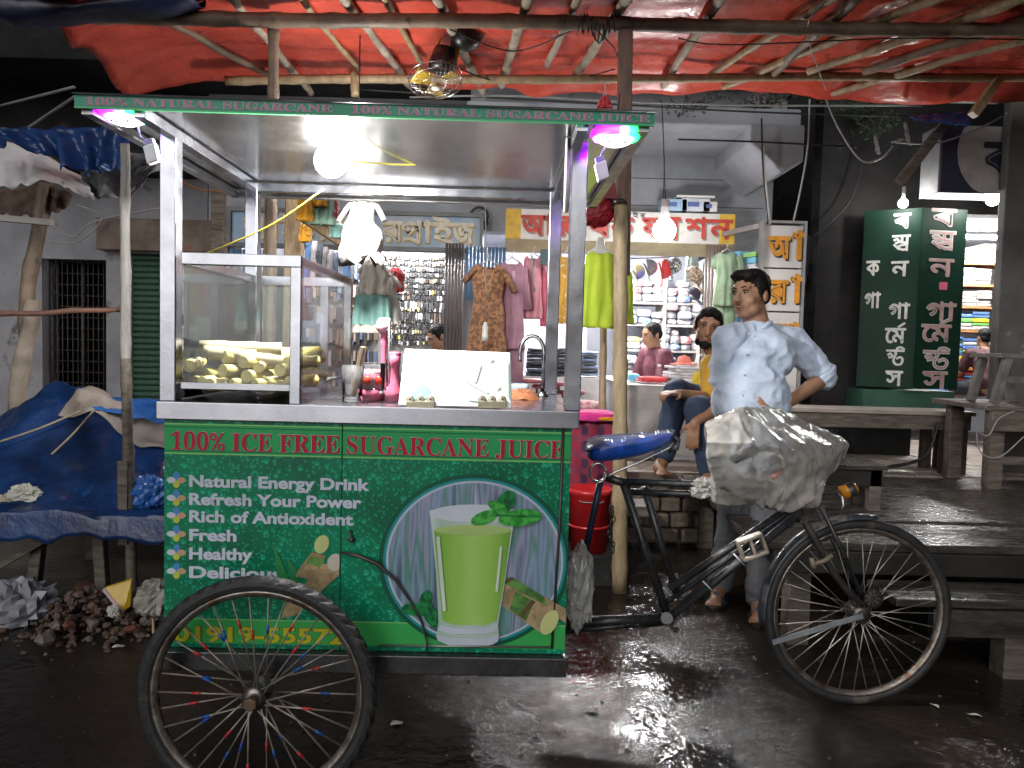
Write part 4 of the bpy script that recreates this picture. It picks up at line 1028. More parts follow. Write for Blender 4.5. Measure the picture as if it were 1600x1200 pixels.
# folded pedal strapped on the down tube
c = BP(1175, 854, .045); u = (BP(1200, 845, .045)-c).normalized(); v2 = u.cross(BN)
mb = MB(); mb.obox(c+u*.0+v2*.035, u*.05, v2*.006, BN*.02); mb.obox(c-v2*.035, u*.05, v2*.006, BN*.02)
for t in (-1, 0, 1): mb.obox(c+u*.045*t, u*.006, v2*.035, BN*.018)
mb.build('pedal', pm('dirty_pedal', (.40, .36, .31), .5, .2, (.22, .18, .14), 20), cart, bevel=.003)
for (a, b2) in (((1146, 865), (1164, 884)), ((1098, 908), (1116, 926))):
    MB().tube([BP(*a, .035), BP((a[0]+b2[0])/2, (a[1]+b2[1])/2, .045), BP(*b2, .035)], .003, 6).build('cable_tie', pm('white_tie', (.6, .6, .62), .5), cart)
# amber lamp above the mudguard
c = BP(1316, 770, .0); e = BP(1336, 763, 0); ax = (e-c).normalized()
lm = MB().lathe([(0, -.02), (.026, -.02), (.027, .01), (.02, .04), (0, .05)], lerp(c, e, .3), ax, 18).build('amber_lamp', pm('amber_lens', (.62, .25, .02), .25, 0, (.45, .15, .01), 20, .5, 50), cart)
MB().lathe([(.0275, .004), (.029, .008), (.029, .026), (.0275, .03)], lerp(c, e, .3), ax, 18).build('lamp_band', black_paint, lm)
MB().tube([c, BP(1318, 790, 0), BP(1312, 800, 0)], .005, 6).build('lamp_bracket', chrome, lm)
# handlebar under its plastic cover
grip = pm('grip_rubber', (.05, .06, .09), .5)
bars = MB().tube([BP(1236, 770), BP(1222, 720), BP(1218, 706)], .012, 10).tube([BP(1165, 712, .26), BP(1192, 700, .16), BP(1216, 704, 0), BP(1226, 706, -.14), BP(1232, 704, -.26)], .011, 10).build('handlebar', chrome, cart)
MB().tube([BP(1148, 716, .30), BP(1178, 704, .2)], .018, 10).build('grip', grip, bars); MB().tube([BP(1236, 708, -.30), BP(1232, 708, -.18)], .018, 10).build('grip', grip, bars)
MB().tube([BP(1205, 748, .1), BP(1222, 738, .1)], .008, 8).build('brake_lever', pm('orange_red_plastic', (.6, .1, .05), .4), bars)
# saddle
sad_mat = pm('blue_saddle_cover', (.02, .10, .52), .28, 0, (.012, .06, .34), 10, .15, 20, coat=.4)
sx = [(916, 699), (930, 695), (965, 692), (1005, 688), (1035, 681), (1052, 676)]
hw = [.085, .105, .10, .07, .045, .03]; th = [.045, .066, .066, .056, .042, .02]
mb = MB(); vs = []; k = 16
for (a, b2), w_, t_ in zip(sx, hw, th):
    c = BP(a, b2)
    for j in range(k):
        t = 2*math.pi*j/k; s_ = math.sin(t)
        vs.append(c + BN*(w_*math.copysign(abs(math.cos(t))**.6, math.cos(t))) + V(0, 0, (t_*.32*abs(s_)**.7 if s_ > 0 else -t_*.95*abs(s_)**.6)))
n = len(sx)
mb.add(vs, [(i*k+j, i*k+(j+1) % k, (i+1)*k+(j+1) % k, (i+1)*k+j) for i in range(n-1) for j in range(k)] + [tuple(range(k)), tuple((n-1)*k+j for j in range(k))], True)
sad = mb.build('saddle', sad_mat, cart, sub=1)
MB().tube([BP(a, b2+6, w_*.93) for (a, b2), w_ in zip(sx, hw)], .0035, 6).build('saddle_piping', pm('navy_piping', (.01, .03, .2), .4), sad)
vs2 = MB()
def cov(u, v):
    i = min(int(u*(n-1)), n-2); f = u*(n-1)-i
    c = lerp(BP(*sx[i]), BP(*sx[i+1]), f); w_ = lerp(hw[i], hw[i+1], f); t_ = lerp(th[i], th[i+1], f); t = (v-.5)*2
    p = c + BN*(t*w_*1.04) + V(0, 0, t_*.40*(1-abs(t)**3)+.004)
    return p + V(0, 0, .004*nz(p, 45, 2))
vs2.grid(cov, 30, 12); vs2.build('saddle_film', sheet('saddle_plastic', (.8, .85, .95), .05, .12, .6, 60), sad)
for off in (-.055, .055):
    c = BP(934, 738, off); mb = MB()
    for q in range(2): mb.tube([c+BN*.012*q+BD*(.030*math.cos(t))+V(0, 0, .036*math.sin(t)) for t in [2*math.pi*i/20 for i in range(21)]], .0038, 6)
    mb.build('saddle_spring', chrome, sad)
    MB().tube([BP(1052, 690, off*.5), BP(1045, 700, off*.6), BP(1000, 722, off), BP(960, 738, off), BP(940, 752, off)], .0045, 7).build('saddle_rail', chrome, sad)
MB().tube([BP(1050, 680), BP(1060, 688), BP(1058, 700), BP(1044, 704)], .010, 8).build('saddle_nose_loop', black_paint, sad)
# ================================================================ LAMPS: SEEN, OR HIDDEN AND INFERRED FROM THEIR LIGHT
def bulb(name, label, px, py, Y, r, s, col=(1, .97, .92), base=.06):
    c = A(px, py, Y)
    t = thing(name, label, 'light bulb', c+V(0, 0, -r))
    mb = MB(); mb.lathe([(0, -r)] + [(r*math.sin(a), -r*math.cos(a)) for a in [math.pi*i/12 for i in range(1, 9)]] + [(r*.5, r*.95)], c, (0, 0, 1), 22)
    mb.build('glow_dome', emit(name+'_glow_%d' % px, col, s), t)
    MB().lathe([(r*.5, r*.95), (r*.42, r*1.3), (r*.36, r*1.9), (r*.36, r*1.9+base), (r*.2, r*2.0+base), (0, r*2.0+base)], c, (0, 0, 1), 18).build('socket', pm('white_socket', (.7, .7, .7), .4), t)
    return t, c
b1, c1 = bulb('light_bulb', 'glaring round bulb hanging under the cart canopy', 517, 252, 2.34, .05, 1250)
MB().tube([c1+V(0, 0, .12), V(c1.x, c1.y, 1.955)], .004, 6).build('cord', pm('white_cord', (.6, .6, .6), .5), b1)
MB().lathe([(.028, 0), (.04, .004), (.04, .018), (.028, .022)], V(c1.x, c1.y, c1.z+.118), (0, 0, 1), 20).build('holder_ring', pm('white_socket', (.7, .7, .7), .4), b1)
b2_, c2 = bulb('light_bulb', 'lit white bulb hanging before the red-lettered shop board', 1038, 360, 5.6, .085, 90, (1, .98, .97))
MB().tube([c2+V(0, 0, .22), A(1036, 200, 5.6), A(1034, 160, 5.6)], .004, 5).build('cord', black_paint, b2_)
bulb('light_bulb', 'small lit bulb above the green column board', 1411, 318, 5.8, .035, 200)
bulb('light_bulb', 'lit bulb at the pillar corner of the right garment shop', 1551, 312, 5.75, .045, 200)
# tube lights inside the shops (hidden by the boards, their light is what fills the shops)
def tube_light(label, x0, x1, Y, z, s):
    t = thing('tube_light', label, 'tube light', (lerp(x0, x1, .5), Y, z))
    MB().tube([(x0, Y, z), (x1, Y, z)], .016, 10).build('tube', emit('tube_glow_%d' % int(s*10+x0*100), (1, .98, .95), s), t)
    MB().box(x0-.04, x1+.04, Y-.02, Y+.02, z+.02, z+.05).build('batten', pm('white_batten', (.7, .7, .7), .5), t)
tube_light('fluorescent tube on the ceiling of the left shop', -1.9, -.9, 7.6, 2.44, 480)
tube_light('fluorescent tube on the ceiling of the cloth shop', .1, 1.4, 7.3, 2.44, 640)
tube_light('fluorescent tube on the ceiling of the right garment shop', 3.9, 4.8, 7.2, 2.5, 520)
b3_, c3 = bulb('light_bulb', 'bare bulb hanging over the clothes stall, behind the cart canopy', 560, 232, 4.35, .05, 330)
MB().tube([c3+V(0, 0, .16), V(c3.x, c3.y, 3.1)], .004, 5).build('cord', black_paint, b3_)
# ================================================================ THINGS ON THE CART
cane_skin = pm('sugarcane_skin', (.55, .46, .16), .45, 0, (.40, .34, .12), 8, .15, 30, spots=(7, .62, (.34, .24, .12)))
cane_grey = pm('greyed_sugarcane', (.40, .35, .23), .5, 0, (.30, .26, .17), 8, .15, 30)
cane_cut = pm('sugarcane_cut', (.70, .62, .30), .5, 0, (.58, .5, .22), 30, .2, 60)
def stalk(px, py, y0, r, ang, ln, grey=False, lab='peeled yellow sugarcane stalk in the pile inside the glass box'):
    p = cl(px, py, y0); d = V(math.sin(ang), math.cos(ang), random.uniform(-.05, .07))
    x_end = p.x + d.x*ln
    if x_end > bx1-.05: ln = max(.12, (bx1-.05-p.x)/max(d.x, .01))
    if x_end < XL+.07: ln = max(.12, (XL+.07-p.x)/min(d.x, -.01))
    ln = min(ln, (CD-.06-y0)/d.y) if d.y > .1 else ln
    n = 9; pts = []; rr = []
    for i in range(n):
        t = i/(n-1); pts.append(CM @ (p + d*ln*t)); rr.append(r*(1.12 if i % 3 == 2 else 1.0))
    o = MB().tube(pts, rr, 12).build('sugarcane_stalk', cane_grey if grey else cane_skin)
    tag(o, lab, 'sugarcane', 'sugarcane stalks in the glass box')
    o.data.materials.append(cane_cut)
    for f in o.data.polygons[-2:]: f.material_index = 1
    return o
row_specs = [(296, 572, .10), (322, 585, .16), (348, 579, .07), (380, 566, .07), (404, 574, .08), (437, 578, .09), (296, 598, .12), (316, 597, .06), (345, 602, .06), (362, 600, .05), (385, 588, .06), (414, 598, .06), (438, 603, .05), (452, 597, .08), (327, 601, .05), (398, 602, .045), (424, 606, .05), (328, 555, .2), (350, 557, .12), (448, 567, .12), (310, 566, .24)]
random.seed(5)
for i, (px, py, y0) in enumerate(row_specs):
    stalk(px, py, y0, random.uniform(.0165, .0205), random.uniform(.1, .75)*(1 if i % 4 else -.35), random.uniform(.38, .58))
# long grey stalks lying across the top of the pile, nearly along the front
for (a, b_, y0, y1, lab) in (((312, 541), (440, 545), .16, .22, 'long greyed sugarcane lying across the top of the pile'), ((318, 549), (400, 556), .12, .16, 'short greyed sugarcane lying second from the top of the pile'), ((370, 556), (446, 566), .11, .15, 'greyed sugarcane leaning to the right of the pile')):
    p, q = CM @ cl(*a, y0), CM @ cl(*b_, y1)
    o = MB().tube([lerp(p, q, i/8) for i in range(9)], [.019*(1.12 if i % 3 == 2 else 1) for i in range(9)], 12).build('sugarcane_stalk', cane_grey)
    o.data.materials.append(cane_cut)
    for f in o.data.polygons[-2:]: f.material_index = 1
    tag(o, lab, 'sugarcane', 'sugarcane stalks in the glass box')
ZC = 1.158
# tumbler holding straws / cane slivers
clear = sheet('clear_plastic', (.9, .92, .95), .06, .04)
c = cl(551, 605, .12); c.z = ZC; cg_ = CM @ c
t = thing('tall_glass', 'tall clear glass holding pale wooden press sticks on the counter', 'glass', cg_)
MB().lathe([(0, 0), (.033, 0), (.034, .012), (.030, .016), (.034, .115), (.035, .116), (.031, .02), (0, .02)], cg_, (0, 0, 1), 20).build('glass_body', clear, t)
stick = pm('pale_wood_stick', (.72, .58, .42), .6)
for i, (dx, dx2) in enumerate(((-.004, .03), (.002, .036))):
    MB().bar(cg_+V(dx, .004*i, .02), cg_+V(dx2, .012*i, .175), .011, .02, up=(0, 1, 0)).build('stick', stick, t, bevel=.001)
pinkm = pm('pink_plastic', (.62, .15, .25), .3, 0, (.52, .1, .18), 6); redf = pm('printed_strawberry', (.6, .06, .03), .35)
c = CM @ V(cl(580, 600, .24).x, .24, ZC)
t = thing('pink_jug', 'clear jug with pink base and printed strawberries on the counter', 'jug', c)
MB().lathe([(0, 0), (.046, 0), (.047, .03), (.044, .034)], c, (0, 0, 1), 22).build('pink_base', pinkm, t)
MB().lathe([(.044, .034), (.046, .12), (.047, .122), (.043, .118), (.041, .036)], c, (0, 0, 1), 22).build('jug_wall', clear, t)
MB().lathe([(0, .035), (.036, .036), (.038, .10), (0, .10)], c, (0, 0, 1), 18).build('pink_filling', pm('pink_drink', (.75, .32, .4), .3), t)
for a in (-.9, -.1, .7): MB().ell(c+V(.046*math.sin(a), -.046*math.cos(a), .065), (.012, .006, .015)).build('printed_fruit', redf, t)
for i, (px, lab, h, rr) in enumerate(((617, 'pink hand juicer standing beside the tap', .15, .028), (599, 'pink pestle with a round top behind the juice tap', .23, .018))):
    c = CM @ V(cl(px, 605, .20+.14*i).x, .20+.14*i, ZC)
    t = thing('hand_press', lab, 'juicer', c)
    MB().lathe([(0, 0), (rr*1.15, 0), (rr*1.1, .03), (rr*.55, .06), (rr*.5, h*.75), (rr*.62, h*.8), (rr*.66, h), (0, h)], c, (0, 0, 1), 18).build('handle', pinkm, t)
    if i: MB().ell(c+V(0, 0, h+.016), .03).build('round_top', pm('pink_white_plastic', (.75, .45, .52), .35), t)
    else: MB().lathe([(rr*.64, h*.98), (rr*.7, h+.01), (0, h+.01)], c, (0, 0, 1), 18).build('lip', pinkm, t)
for i, px in enumerate((628, 612, 640)):
    c = CM @ V(cl(px, 600, .36).x, .36+.03*i, ZC)
    tag(MB().lathe([(0, 0), (.03, 0), (.036, .13+.03*(i == 0)), (.037, .13+.03*(i == 0)), (.031, .006), (0, .006)], c, (0, 0, 1), 18).build('drinking_glass', clear), ('clear drinking glass nearest the left edge of the white lid', 'clear drinking glass behind the pink press', 'clear drinking glass half hidden by the white lid')[i], 'glass', 'glasses on the counter')
# brown rag behind the lid
mb = MB()
c = CM @ V(cl(812, 612, .45).x, .45, ZC)
def rag(u, v):
    a = 2*math.pi*u; r = v; p = c+V(.075*r*math.cos(a), .05*r*math.sin(a), .035*(1-r*r)+.012*nz((a*1.5, r*3, 0), 1, 4)*(r > .05))
    return p
mb.grid(rag, 28, 7); tag(mb.build('cleaning_rag', pm('brown_rag', (.36, .13, .05), .8, 0, (.2, .07, .03), 40, .4, 60)), 'crumpled brown rag on the counter beside the gooseneck tap', 'rag')
c = CM @ V(cl(805, 600, .5).x, .5, ZC)
tag(MB().box(c.x-.05, c.x+.05, c.y, c.y+.06, ZC, ZC+.05).build('napkin_pack', pm('pale_blue_pack', (.35, .5, .7), .4), bevel=.01), 'pale blue napkin pack behind the brown rag', 'napkins')
# plug adapters dangling from the canopy lamps
for i, (px, py, lx, ly) in enumerate(((238, 241, 215, 195), (940, 268, 950, 222))):
    c = CM @ cl(px, py, -.11); l = CM @ cl(lx, ly, -.12)
    t = thing('plug_adapter', ('white plug adapter dangling under the left canopy lamp', 'white plug adapter dangling under the right canopy lamp')[i], 'plug adapter', c)
    MB().obox(c, V(.016, 0, .006), V(0, .012, 0), V(-.006, 0, .024)).build('body', pm('adapter_white', (.68, .66, .72), .4), t, bevel=.003)
    MB().obox(c+V(-.006, 0, .03), V(.012, 0, .004), V(0, .01, 0), V(-.003, 0, .010)).build('collar', pm('adapter_violet', (.25, .2, .5), .4), t, bevel=.002)
    MB().tube([c+V(-.006, 0, .03), lerp(c, l, .6)+V(-.01, 0, 0), l], .003, 6).build('cord', pm('adapter_violet', (.25, .2, .5), .4), t)
# thin coloured wires strung through the cart
def wire(label, pts, r, mt, name='wire', sag=0):
    P = [Vector(p) for p in pts]; out = []
    for i in range(len(P)-1):
        for j in range(8):
            t = j/8; p0 = P[max(i-1, 0)]; p1 = P[i]; p2 = P[i+1]; p3 = P[min(i+2, len(P)-1)]
            q = .5*((2*p1)+(-p0+p2)*t+(2*p0-5*p1+4*p2-p3)*t*t+(-p0+3*p1-3*p2+p3)*t**3)
            out.append(q - V(0, 0, sag*4*t*(1-t)))
    out.append(P[-1])
    return tag(MB().tube(out, r, 6).build(name, mt), label, 'wire')
yw = pm('yellow_wire', (.7, .58, .08), .4); ow = pm('orange_wire', (.6, .2, .05), .4); kw = pm('black_wire', (.015, .015, .016), .5); gw = pm('grey_wire', (.3, .3, .31), .5)
wire('yellow twisted wire sloping from the bulb to the cane box', [A(505, 296, 2.4), A(430, 348, 2.5), A(350, 385, 2.6), A(300, 404, 2.75)], .0028, yw)
wire('yellow and green wire hanging across under the canopy', [A(548, 252, 2.36), A(600, 256, 2.5), A(650, 257, 2.6), A(690, 250, 2.65), A(760, 250, 2.7), A(815, 228, 2.75), A(855, 215, 2.8)], .0028, yw)
wire('orange wire strung behind the left cart post', [A(278, 280, 3.2), A(315, 297, 3.3), A(350, 300, 3.4), A(400, 306, 3.5)], .0035, ow)
wire('red dotted string of lights along the rear of the canopy', [A(570, 303, 3.1), A(640, 308, 3.2), A(720, 316, 3.3), A(860, 322, 3.4)], .003, pm('red_wire', (.4, .05, .06), .4))

# ---------------------------------------------------------------- plastic cover on the handlebar
pts = [BP(1106, 662, .18), BP(1150, 640, .2), BP(1190, 634, .06), BP(1240, 648, -.1), BP(1318, 690, -.3), BP(1320, 700, -.22), BP(1290, 752, -.12), BP(1272, 796, -.05), BP(1200, 792, .08), BP(1122, 782, .12), BP(1120, 760, .22), BP(1107, 690, .3), BP(1180, 690, .34), BP(1240, 720, .2), BP(1140, 650, -.12), BP(1200, 640, -.25), BP(1260, 770, -.16), BP(1130, 740, -.1), BP(1113, 700, -.02)]
bm = bmesh.new()
for p in pts: bm.verts.new(p)
res = bmesh.ops.convex_hull(bm, input=bm.verts)
for g_ in [x for x in res['geom_interior'] if isinstance(x, bmesh.types.BMVert)]: bm.verts.remove(g_)
for _ in range(5): bmesh.ops.subdivide_edges(bm, edges=bm.edges[:], cuts=1, use_grid_fill=True)
for _ in range(4): bmesh.ops.smooth_vert(bm, verts=bm.verts, factor=.5, use_axis_x=True, use_axis_y=True, use_axis_z=True)
cen = sum((v.co for v in bm.verts), V(0, 0, 0))/len(bm.verts)
bm.normal_update()
for v in bm.verts:
    d = (v.co-cen); low = max(0, min(1, (cen.z-.02-v.co.z)/.12))
    ri = abs(nz(v.co, 7, 3)); ri2 = abs(nz(v.co, 16, 8)); fold = math.sin(math.atan2(d.y, d.x)*9+3*nz(v.co, 4))
    ri3 = abs(nz(v.co, 34, 5)); ph = math.atan2(d.y*1.0, d.x)*7+2.5*nz(v.co, 3, 6); pl_ = abs(math.sin(ph))
    v.co += v.normal*(.022*(.25-ri) + .010*(.22-ri2) + .003*(.2-ri3) + .016*(.5-pl_)*low + .010*fold*low)
    v.co += V(d.x, d.y, 0)*.06
me = bpy.data.meshes.new('plastic_cover'); bm.to_mesh(me); bm.free()
for f in me.polygons: f.use_smooth = True
org = V(cen.x, cen.y, min(v.co.z for v in me.vertices))
for v in me.vertices: v.co -= org
bagm = sheet('milky_polythene', (.97, .95, .9), .38, .11, .2, 11, .15)
tag(link(me, 'plastic_cover', bagm, None, org), 'milky crumpled polythene bag tied over the bicycle handlebar', 'plastic bag')
# bag tail knotted on the top tube
def crumple(name, label, cat, c, r, mt, amp=.25, seed=1, par=None, fr=9):
    mb = MB(); mb.ell(c, (1, 1, 1), None, 30, 18)
    c = Vector(c); rx_, ry_, rz_ = r
    for i, v in enumerate(mb.v):
        d = v-c; k_ = 1+amp*(abs(nz(d, fr*.22, seed))*-2+.5)+amp*.4*nz(d, fr*.6, seed+3)
        mb.v[i] = c+V(d.x*rx_*k_, d.y*ry_*k_, d.z*rz_*k_)
    mb.sm = [False]*len(mb.sm)
    o = mb.build(name, mt, par)
    if par is None: tag(o, label, cat)
    return o
crumple('bag_knot', 'twisted white polythene tail around the bicycle top tube', 'plastic bag', BP(1100, 762, .02), (.05, .04, .035), bagm, .5, 4)
crumple('hanging_bag', 'greyish polythene bag hanging at the right corner of the cart', 'plastic bag', CM @ V(.66, .12, .58), (.045, .07, .135), sheet('grey_polythene', (.8, .8, .78), .34, .15, .3, 14, .2), .28, 9)

# ================================================================ PEOPLE
def remesh(mb, vox, it=6, fac=.5, disp=None):
    me = mb.mesh('tmp')
    bm = bmesh.new(); bm.from_mesh(me); bmesh.ops.recalc_face_normals(bm, faces=bm.faces); bm.to_mesh(me); bm.free()
    o = bpy.data.objects.new('tmp', me); C.objects.link(o)
    md = o.modifiers.new('r', 'REMESH'); md.mode = 'VOXEL'; md.voxel_size = vox; md.use_smooth_shade = True
    md = o.modifiers.new('s', 'SMOOTH'); md.iterations = it; md.factor = fac
    bpy.context.view_layer.update()
    m2 = bpy.data.meshes.new_from_object(o.evaluated_get(bpy.context.evaluated_depsgraph_get()))
    C.objects.unlink(o); bpy.data.objects.remove(o); bpy.data.meshes.remove(me)
    if disp:
        m2.update()
        nn = [v.normal.copy() for v in m2.vertices]
        for v, nr in zip(m2.vertices, nn): v.co += nr*disp(v.co)
    for f in m2.polygons: f.use_smooth = True
    return m2
def skinlink(me, name, mt, par, org):
    for v in me.vertices: v.co -= org
    me.name = name
    return link(me, name, mt, par, org)
skin = pm('brown_skin', (.37, .205, .13), .5, 0, (.31, .165, .10), 14, .08, 70, sub=.12)
skin2 = pm('darker_skin', (.33, .175, .105), .5, 0, (.27, .14, .08), 14, .08, 70, sub=.12)
hair = pm('black_hair', (.010, .008, .008), .6, 0, (.006, .006, .006), 30, .5, 90, (1, 1, .3), spec=.15)
lipm = pm('lip', (.26, .085, .065), .45); eyew = pm('eye_white', (.42, .39, .36), .3); pup = pm('iris_dark', (.015, .008, .006), .15)
def frame(fwd, tilt=0, nod=0):
    f = Vector(fwd).normalized(); s = f.cross(V(0, 0, 1)).normalized(); u = s.cross(f)
    q = Matrix.Rotation(tilt, 3, f) @ Matrix.Rotation(nod, 3, s)
    return q @ s, q @ f, q @ u     # s = the person's right, f = forward, u = up
def head(mb, c, fr, k=1.0):
    """skull, jaw, nose, brow, cheeks, ears added to the body mesh; c is the head centre"""
    s, f, u = fr; M = Matrix((s, f, u)).transposed()
    def P(x, y, z): return c + (s*x + f*y + u*z)*k
    def E(p, r): mb.ell(P(*p), [q*k for q in r], M)
    E((0, -.008, .028), (.074, .092, .086)); E((0, .022, -.030), (.060, .070, .078)); E((0, .046, -.082), (.038, .036, .030))
    for sx_ in (-1, 1):
        E((.036*sx_, .050, -.028), (.026, .028, .024)); E((.030*sx_, .070, .034), (.026, .016, .010)); E((.040*sx_, .022, -.066), (.023, .040, .030))
        E((.076*sx_, -.012, -.010), (.010, .020, .032)); E((.012*sx_, .097, -.026), (.009, .010, .008))
    mb.cap(P(0, .080, .026), .010*k, P(0, .104, -.024), .013*k)
    E((0, .083, -.054), (.024, .011, .007)); E((0, .082, -.066), (.021, .011, .008)); E((0, .074, -.06), (.028, .014, .02))
    return P
def face_bits(P, par, org, k=1.0, fr=None, smile=False, moust=False):
    s, f, u = fr; M = Matrix((s, f, u)).transposed()
    for sx_ in (-1, 1):
        MB().ell(P(.030*sx_, .077, .012), (.0115*k, .006*k, .0046*k), M, 12, 7).build('eye', eyew, par)
        MB().ell(P(.030*sx_, .0835, .012), (.0055*k, .003*k, .0058*k), M, 10, 6).build('iris', pup, par)
        MB().tube([P(.014*sx_, .086, .032), P(.030*sx_, .086, .038), P(.050*sx_, .070, .032)], [.004*k, .0048*k, .0025*k], 6, flat=.6).build('eyebrow', hair, par)
        MB().tube([P(.017*sx_, .082, .0185), P(.030*sx_, .0855, .0215), P(.044*sx_, .076, .017)], .0022*k, 5).build('eyelid', hair, par)
    w_ = .029 if smile else .023; dz = .004 if smile else 0
    MB().tube([P(-w_, .080, -.058+dz), P(-.012, .092, -.0585), P(0, .0945, -.0575), P(.012, .092, -.0585), P(w_, .080, -.058+dz)], [.002*k, .0042*k, .0046*k, .0042*k, .002*k], 8, flat=.8).build('upper_lip', lipm, par)
    MB().tube([P(-w_*.85, .080, -.063+dz), P(0, .0925, -.068), P(w_*.85, .080, -.063+dz)], [.002*k, .0052*k, .002*k], 8, flat=.8).build('lower_lip', lipm, par)
    if smile: MB().tube([P(-.018, .088, -.060), P(0, .0935, -.0625), P(.018, .088, -.060)], .0028*k, 6).build('teeth', eyew, par)
    if moust: MB().tube([P(-.026, .080, -.050), P(0, .0945, -.045), P(.026, .080, -.050)], [.002*k, .0045*k, .002*k], 6, flat=.7).build('moustache', hair, par)
def hairmesh(P, k, fr, par, org, vol=1.0, side=True, fringe=True):
    s, f, u = fr; M = Matrix((s, f, u)).transposed(); mb = MB()
    def E(p, r): mb.ell(P(*p), [q*k for q in r], M)
    E((0, -.022, .048), (.081*vol, .096*vol, .078*vol)); E((0, -.062, .0), (.066, .05, .06)); 
    if fringe: E((.012, .052, .094), (.052, .036, .026)); E((-.03, .045, .088), (.035, .036, .028))
    if side:
        for sx_ in (-1, 1): E((.068*sx_, .004, .030), (.016, .030, .036)); E((.070*sx_, .012, -.004), (.009, .010, .020))
    me = remesh(mb, .006*k, 3, .5, lambda p: .0035*nz(p, 60)+.002*nz(p, 140, 4))
    return skinlink(me, 'hair', hair, par, org)
def hand(mb, wrist, d, n, thumb, curl=.35, spread=.14, k=1.0):
    """d: direction of the fingers, n: palm normal (fingers curl towards it), thumb: +1/-1 side"""
    d = Vector(d).normalized(); n = Vector(n); n = (n-d*n.dot(d)).normalized(); s = d.cross(n)*thumb
    w = Vector(wrist)
    mb.cap(w, .024*k, w+d*.02*k, .026*k)
    for t in (-.028, -.01, .009, .027): mb.cap(w+d*.012*k+s*t*.7*k, .014*k, w+d*.085*k+s*t*k, .0115*k)
    for i, (t, L) in enumerate(((.031, .070), (.0105, .080), (-.010, .074), (-.031, .058))):
        b = w+d*.088*k+s*t*k; dd = (d+s*(t*spread*22)*.3).normalized(); p = b
        for j, fr_2 in enumerate((.45, .32, .23)):
            a = curl*(j+.6); q = p+(dd*math.cos(a)+n*math.sin(a))*L*fr_2*k
            mb.cap(p, (.0088-.0008*j)*k, q, (.0082-.0008*j)*k, 8); p = q
    b = w+d*.022*k+s*.03*k; p = b+(d*.55+s*.8+n*.25).normalized()*.042*k; q = p+(d*.9+s*.35+n*.3).normalized()*.034*k
    mb.cap(b, .014*k, p, .0105*k); mb.cap(p, .0105*k, q, .008*k)
def limb(mb, pts, rr):
    for i in range(len(pts)-1): mb.cap(pts[i], rr[i], pts[i+1], rr[i+1])

# ---- the vendor: standing, left hand on hip, looking left past the camera
YM = 3.78
hc = A(1172, 461, YM)
fh = frame((-.80, -.60, -.03), R(3), R(-2))       # head turned to the picture's left
fb = frame((-.50, -.87, 0))                        # body turned a little less
s, f, u = fb
pel = A(1172, 690, YM+.02); chest = A(1180, 555, YM+.02); neckb = A(1182, 508, YM+.03)
shR = A(1136, 530, YM-.04); shL = A(1240, 534, YM+.10)   # picture left / picture right shoulder
elL = A(1288, 590, YM+.08); wrL = A(1224, 634, YM-.13)
elR = A(1126, 600, YM+.02); wrR = A(1136, 668, YM-.05)
footA = G(1128, 935, 0.0); footB = G(1186, 962, 0.0); footA = V(A(1126, 930, 3.98).x, 3.98, 0); footB = V(A(1186, 955, 3.76).x, 3.76, 0)
kA = A(1146, 815, 3.9); kB = A(1198, 815, 3.78)
body = MB()
P = head(body, hc, fh, 1.07)
limb(body, [hc-fh[2]*.05-fh[1]*.02, neckb], [.060, .066])
limb(body, [neckb, chest], [.07, .13]); limb(body, [chest, pel], [.13, .13])
limb(body, [shL, elL, wrL], [.056, .044, .028]); limb(body, [shR, elR, wrR], [.056, .042, .028])
hand(body, wrL, A(1184, 628, YM-.225)-wrL, (-.1, .6, -.3), -1, .16)
hand(body, wrR, (-.1, -.1, -1), (.5, .5, 0), 1, .3)
hipA, hipB = pel-V(.07, -.05, .05), pel+V(.09, .0, -.05)
limb(body, [hipA, kA, footA+V(0, .02, .08)], [.09, .06, .042]); limb(body, [hipB, kB, footB+V(0, .02, .08)], [.09, .06, .042])
toeA, toeB = V(-.45, -.89, 0), V(-.35, -.93, 0)
for ft, td in ((footA, toeA), (footB, toeB)):
    limb(body, [ft+V(0, .02, .055), ft+td*.10+V(0, 0, .04), ft+td*.16+V(0, 0, .03)], [.038, .036, .03])
    sd_ = td.cross(V(0, 0, 1))
    for i in range(5): body.cap(ft+td*.16+sd_*(.032-.016*i)+V(0, 0, .026), .011, ft+td*(.205-.008*i)+sd_*(.035-.017*i)+V(0, 0, .024), .0095-.0006*i, 8)
org = V(hc.x, YM, 0)
me = remesh(body, .0065, 7, .5)
man = skinlink(me, 'person', skin, None, org)
tag(man, 'man in pale blue shirt standing with one hand on his hip behind the bicycle', 'person')
face_bits(P, man, org, 1.07, fh, moust=True); hairmesh(P, 1.07, fh, man, org, 1.02)
shirtm = pm('pale_blue_cotton', (.49, .575, .72), .8, 0, (.45, .535, .68), 6, .25, 120, sheen=.2)
sb = MB()
limb(sb, [neckb+V(0, 0, -.035), chest+f*.01], [.085, .168]); sb.ell(lerp(chest, pel, .5)+f*.055, (.195, .165, .24), Matrix((s, f, u)).transposed(), 24, 14)
sb.ell(chest+V(0, 0, .0), (.205, .135, .15), Matrix((s, f, u)).transposed(), 24, 14)
limb(sb, [lerp(chest, pel, .6)+f*.03, pel+V(0, 0, -.06)], [.17, .172]); sb.ell(pel+V(0, 0, -.02), (.2, .155, .13), Matrix((s, f, u)).transposed(), 24, 14)
limb(sb, [neckb+V(0, 0, -.05), shL], [.075, .078]); limb(sb, [neckb+V(0, 0, -.05), shR], [.075, .078])
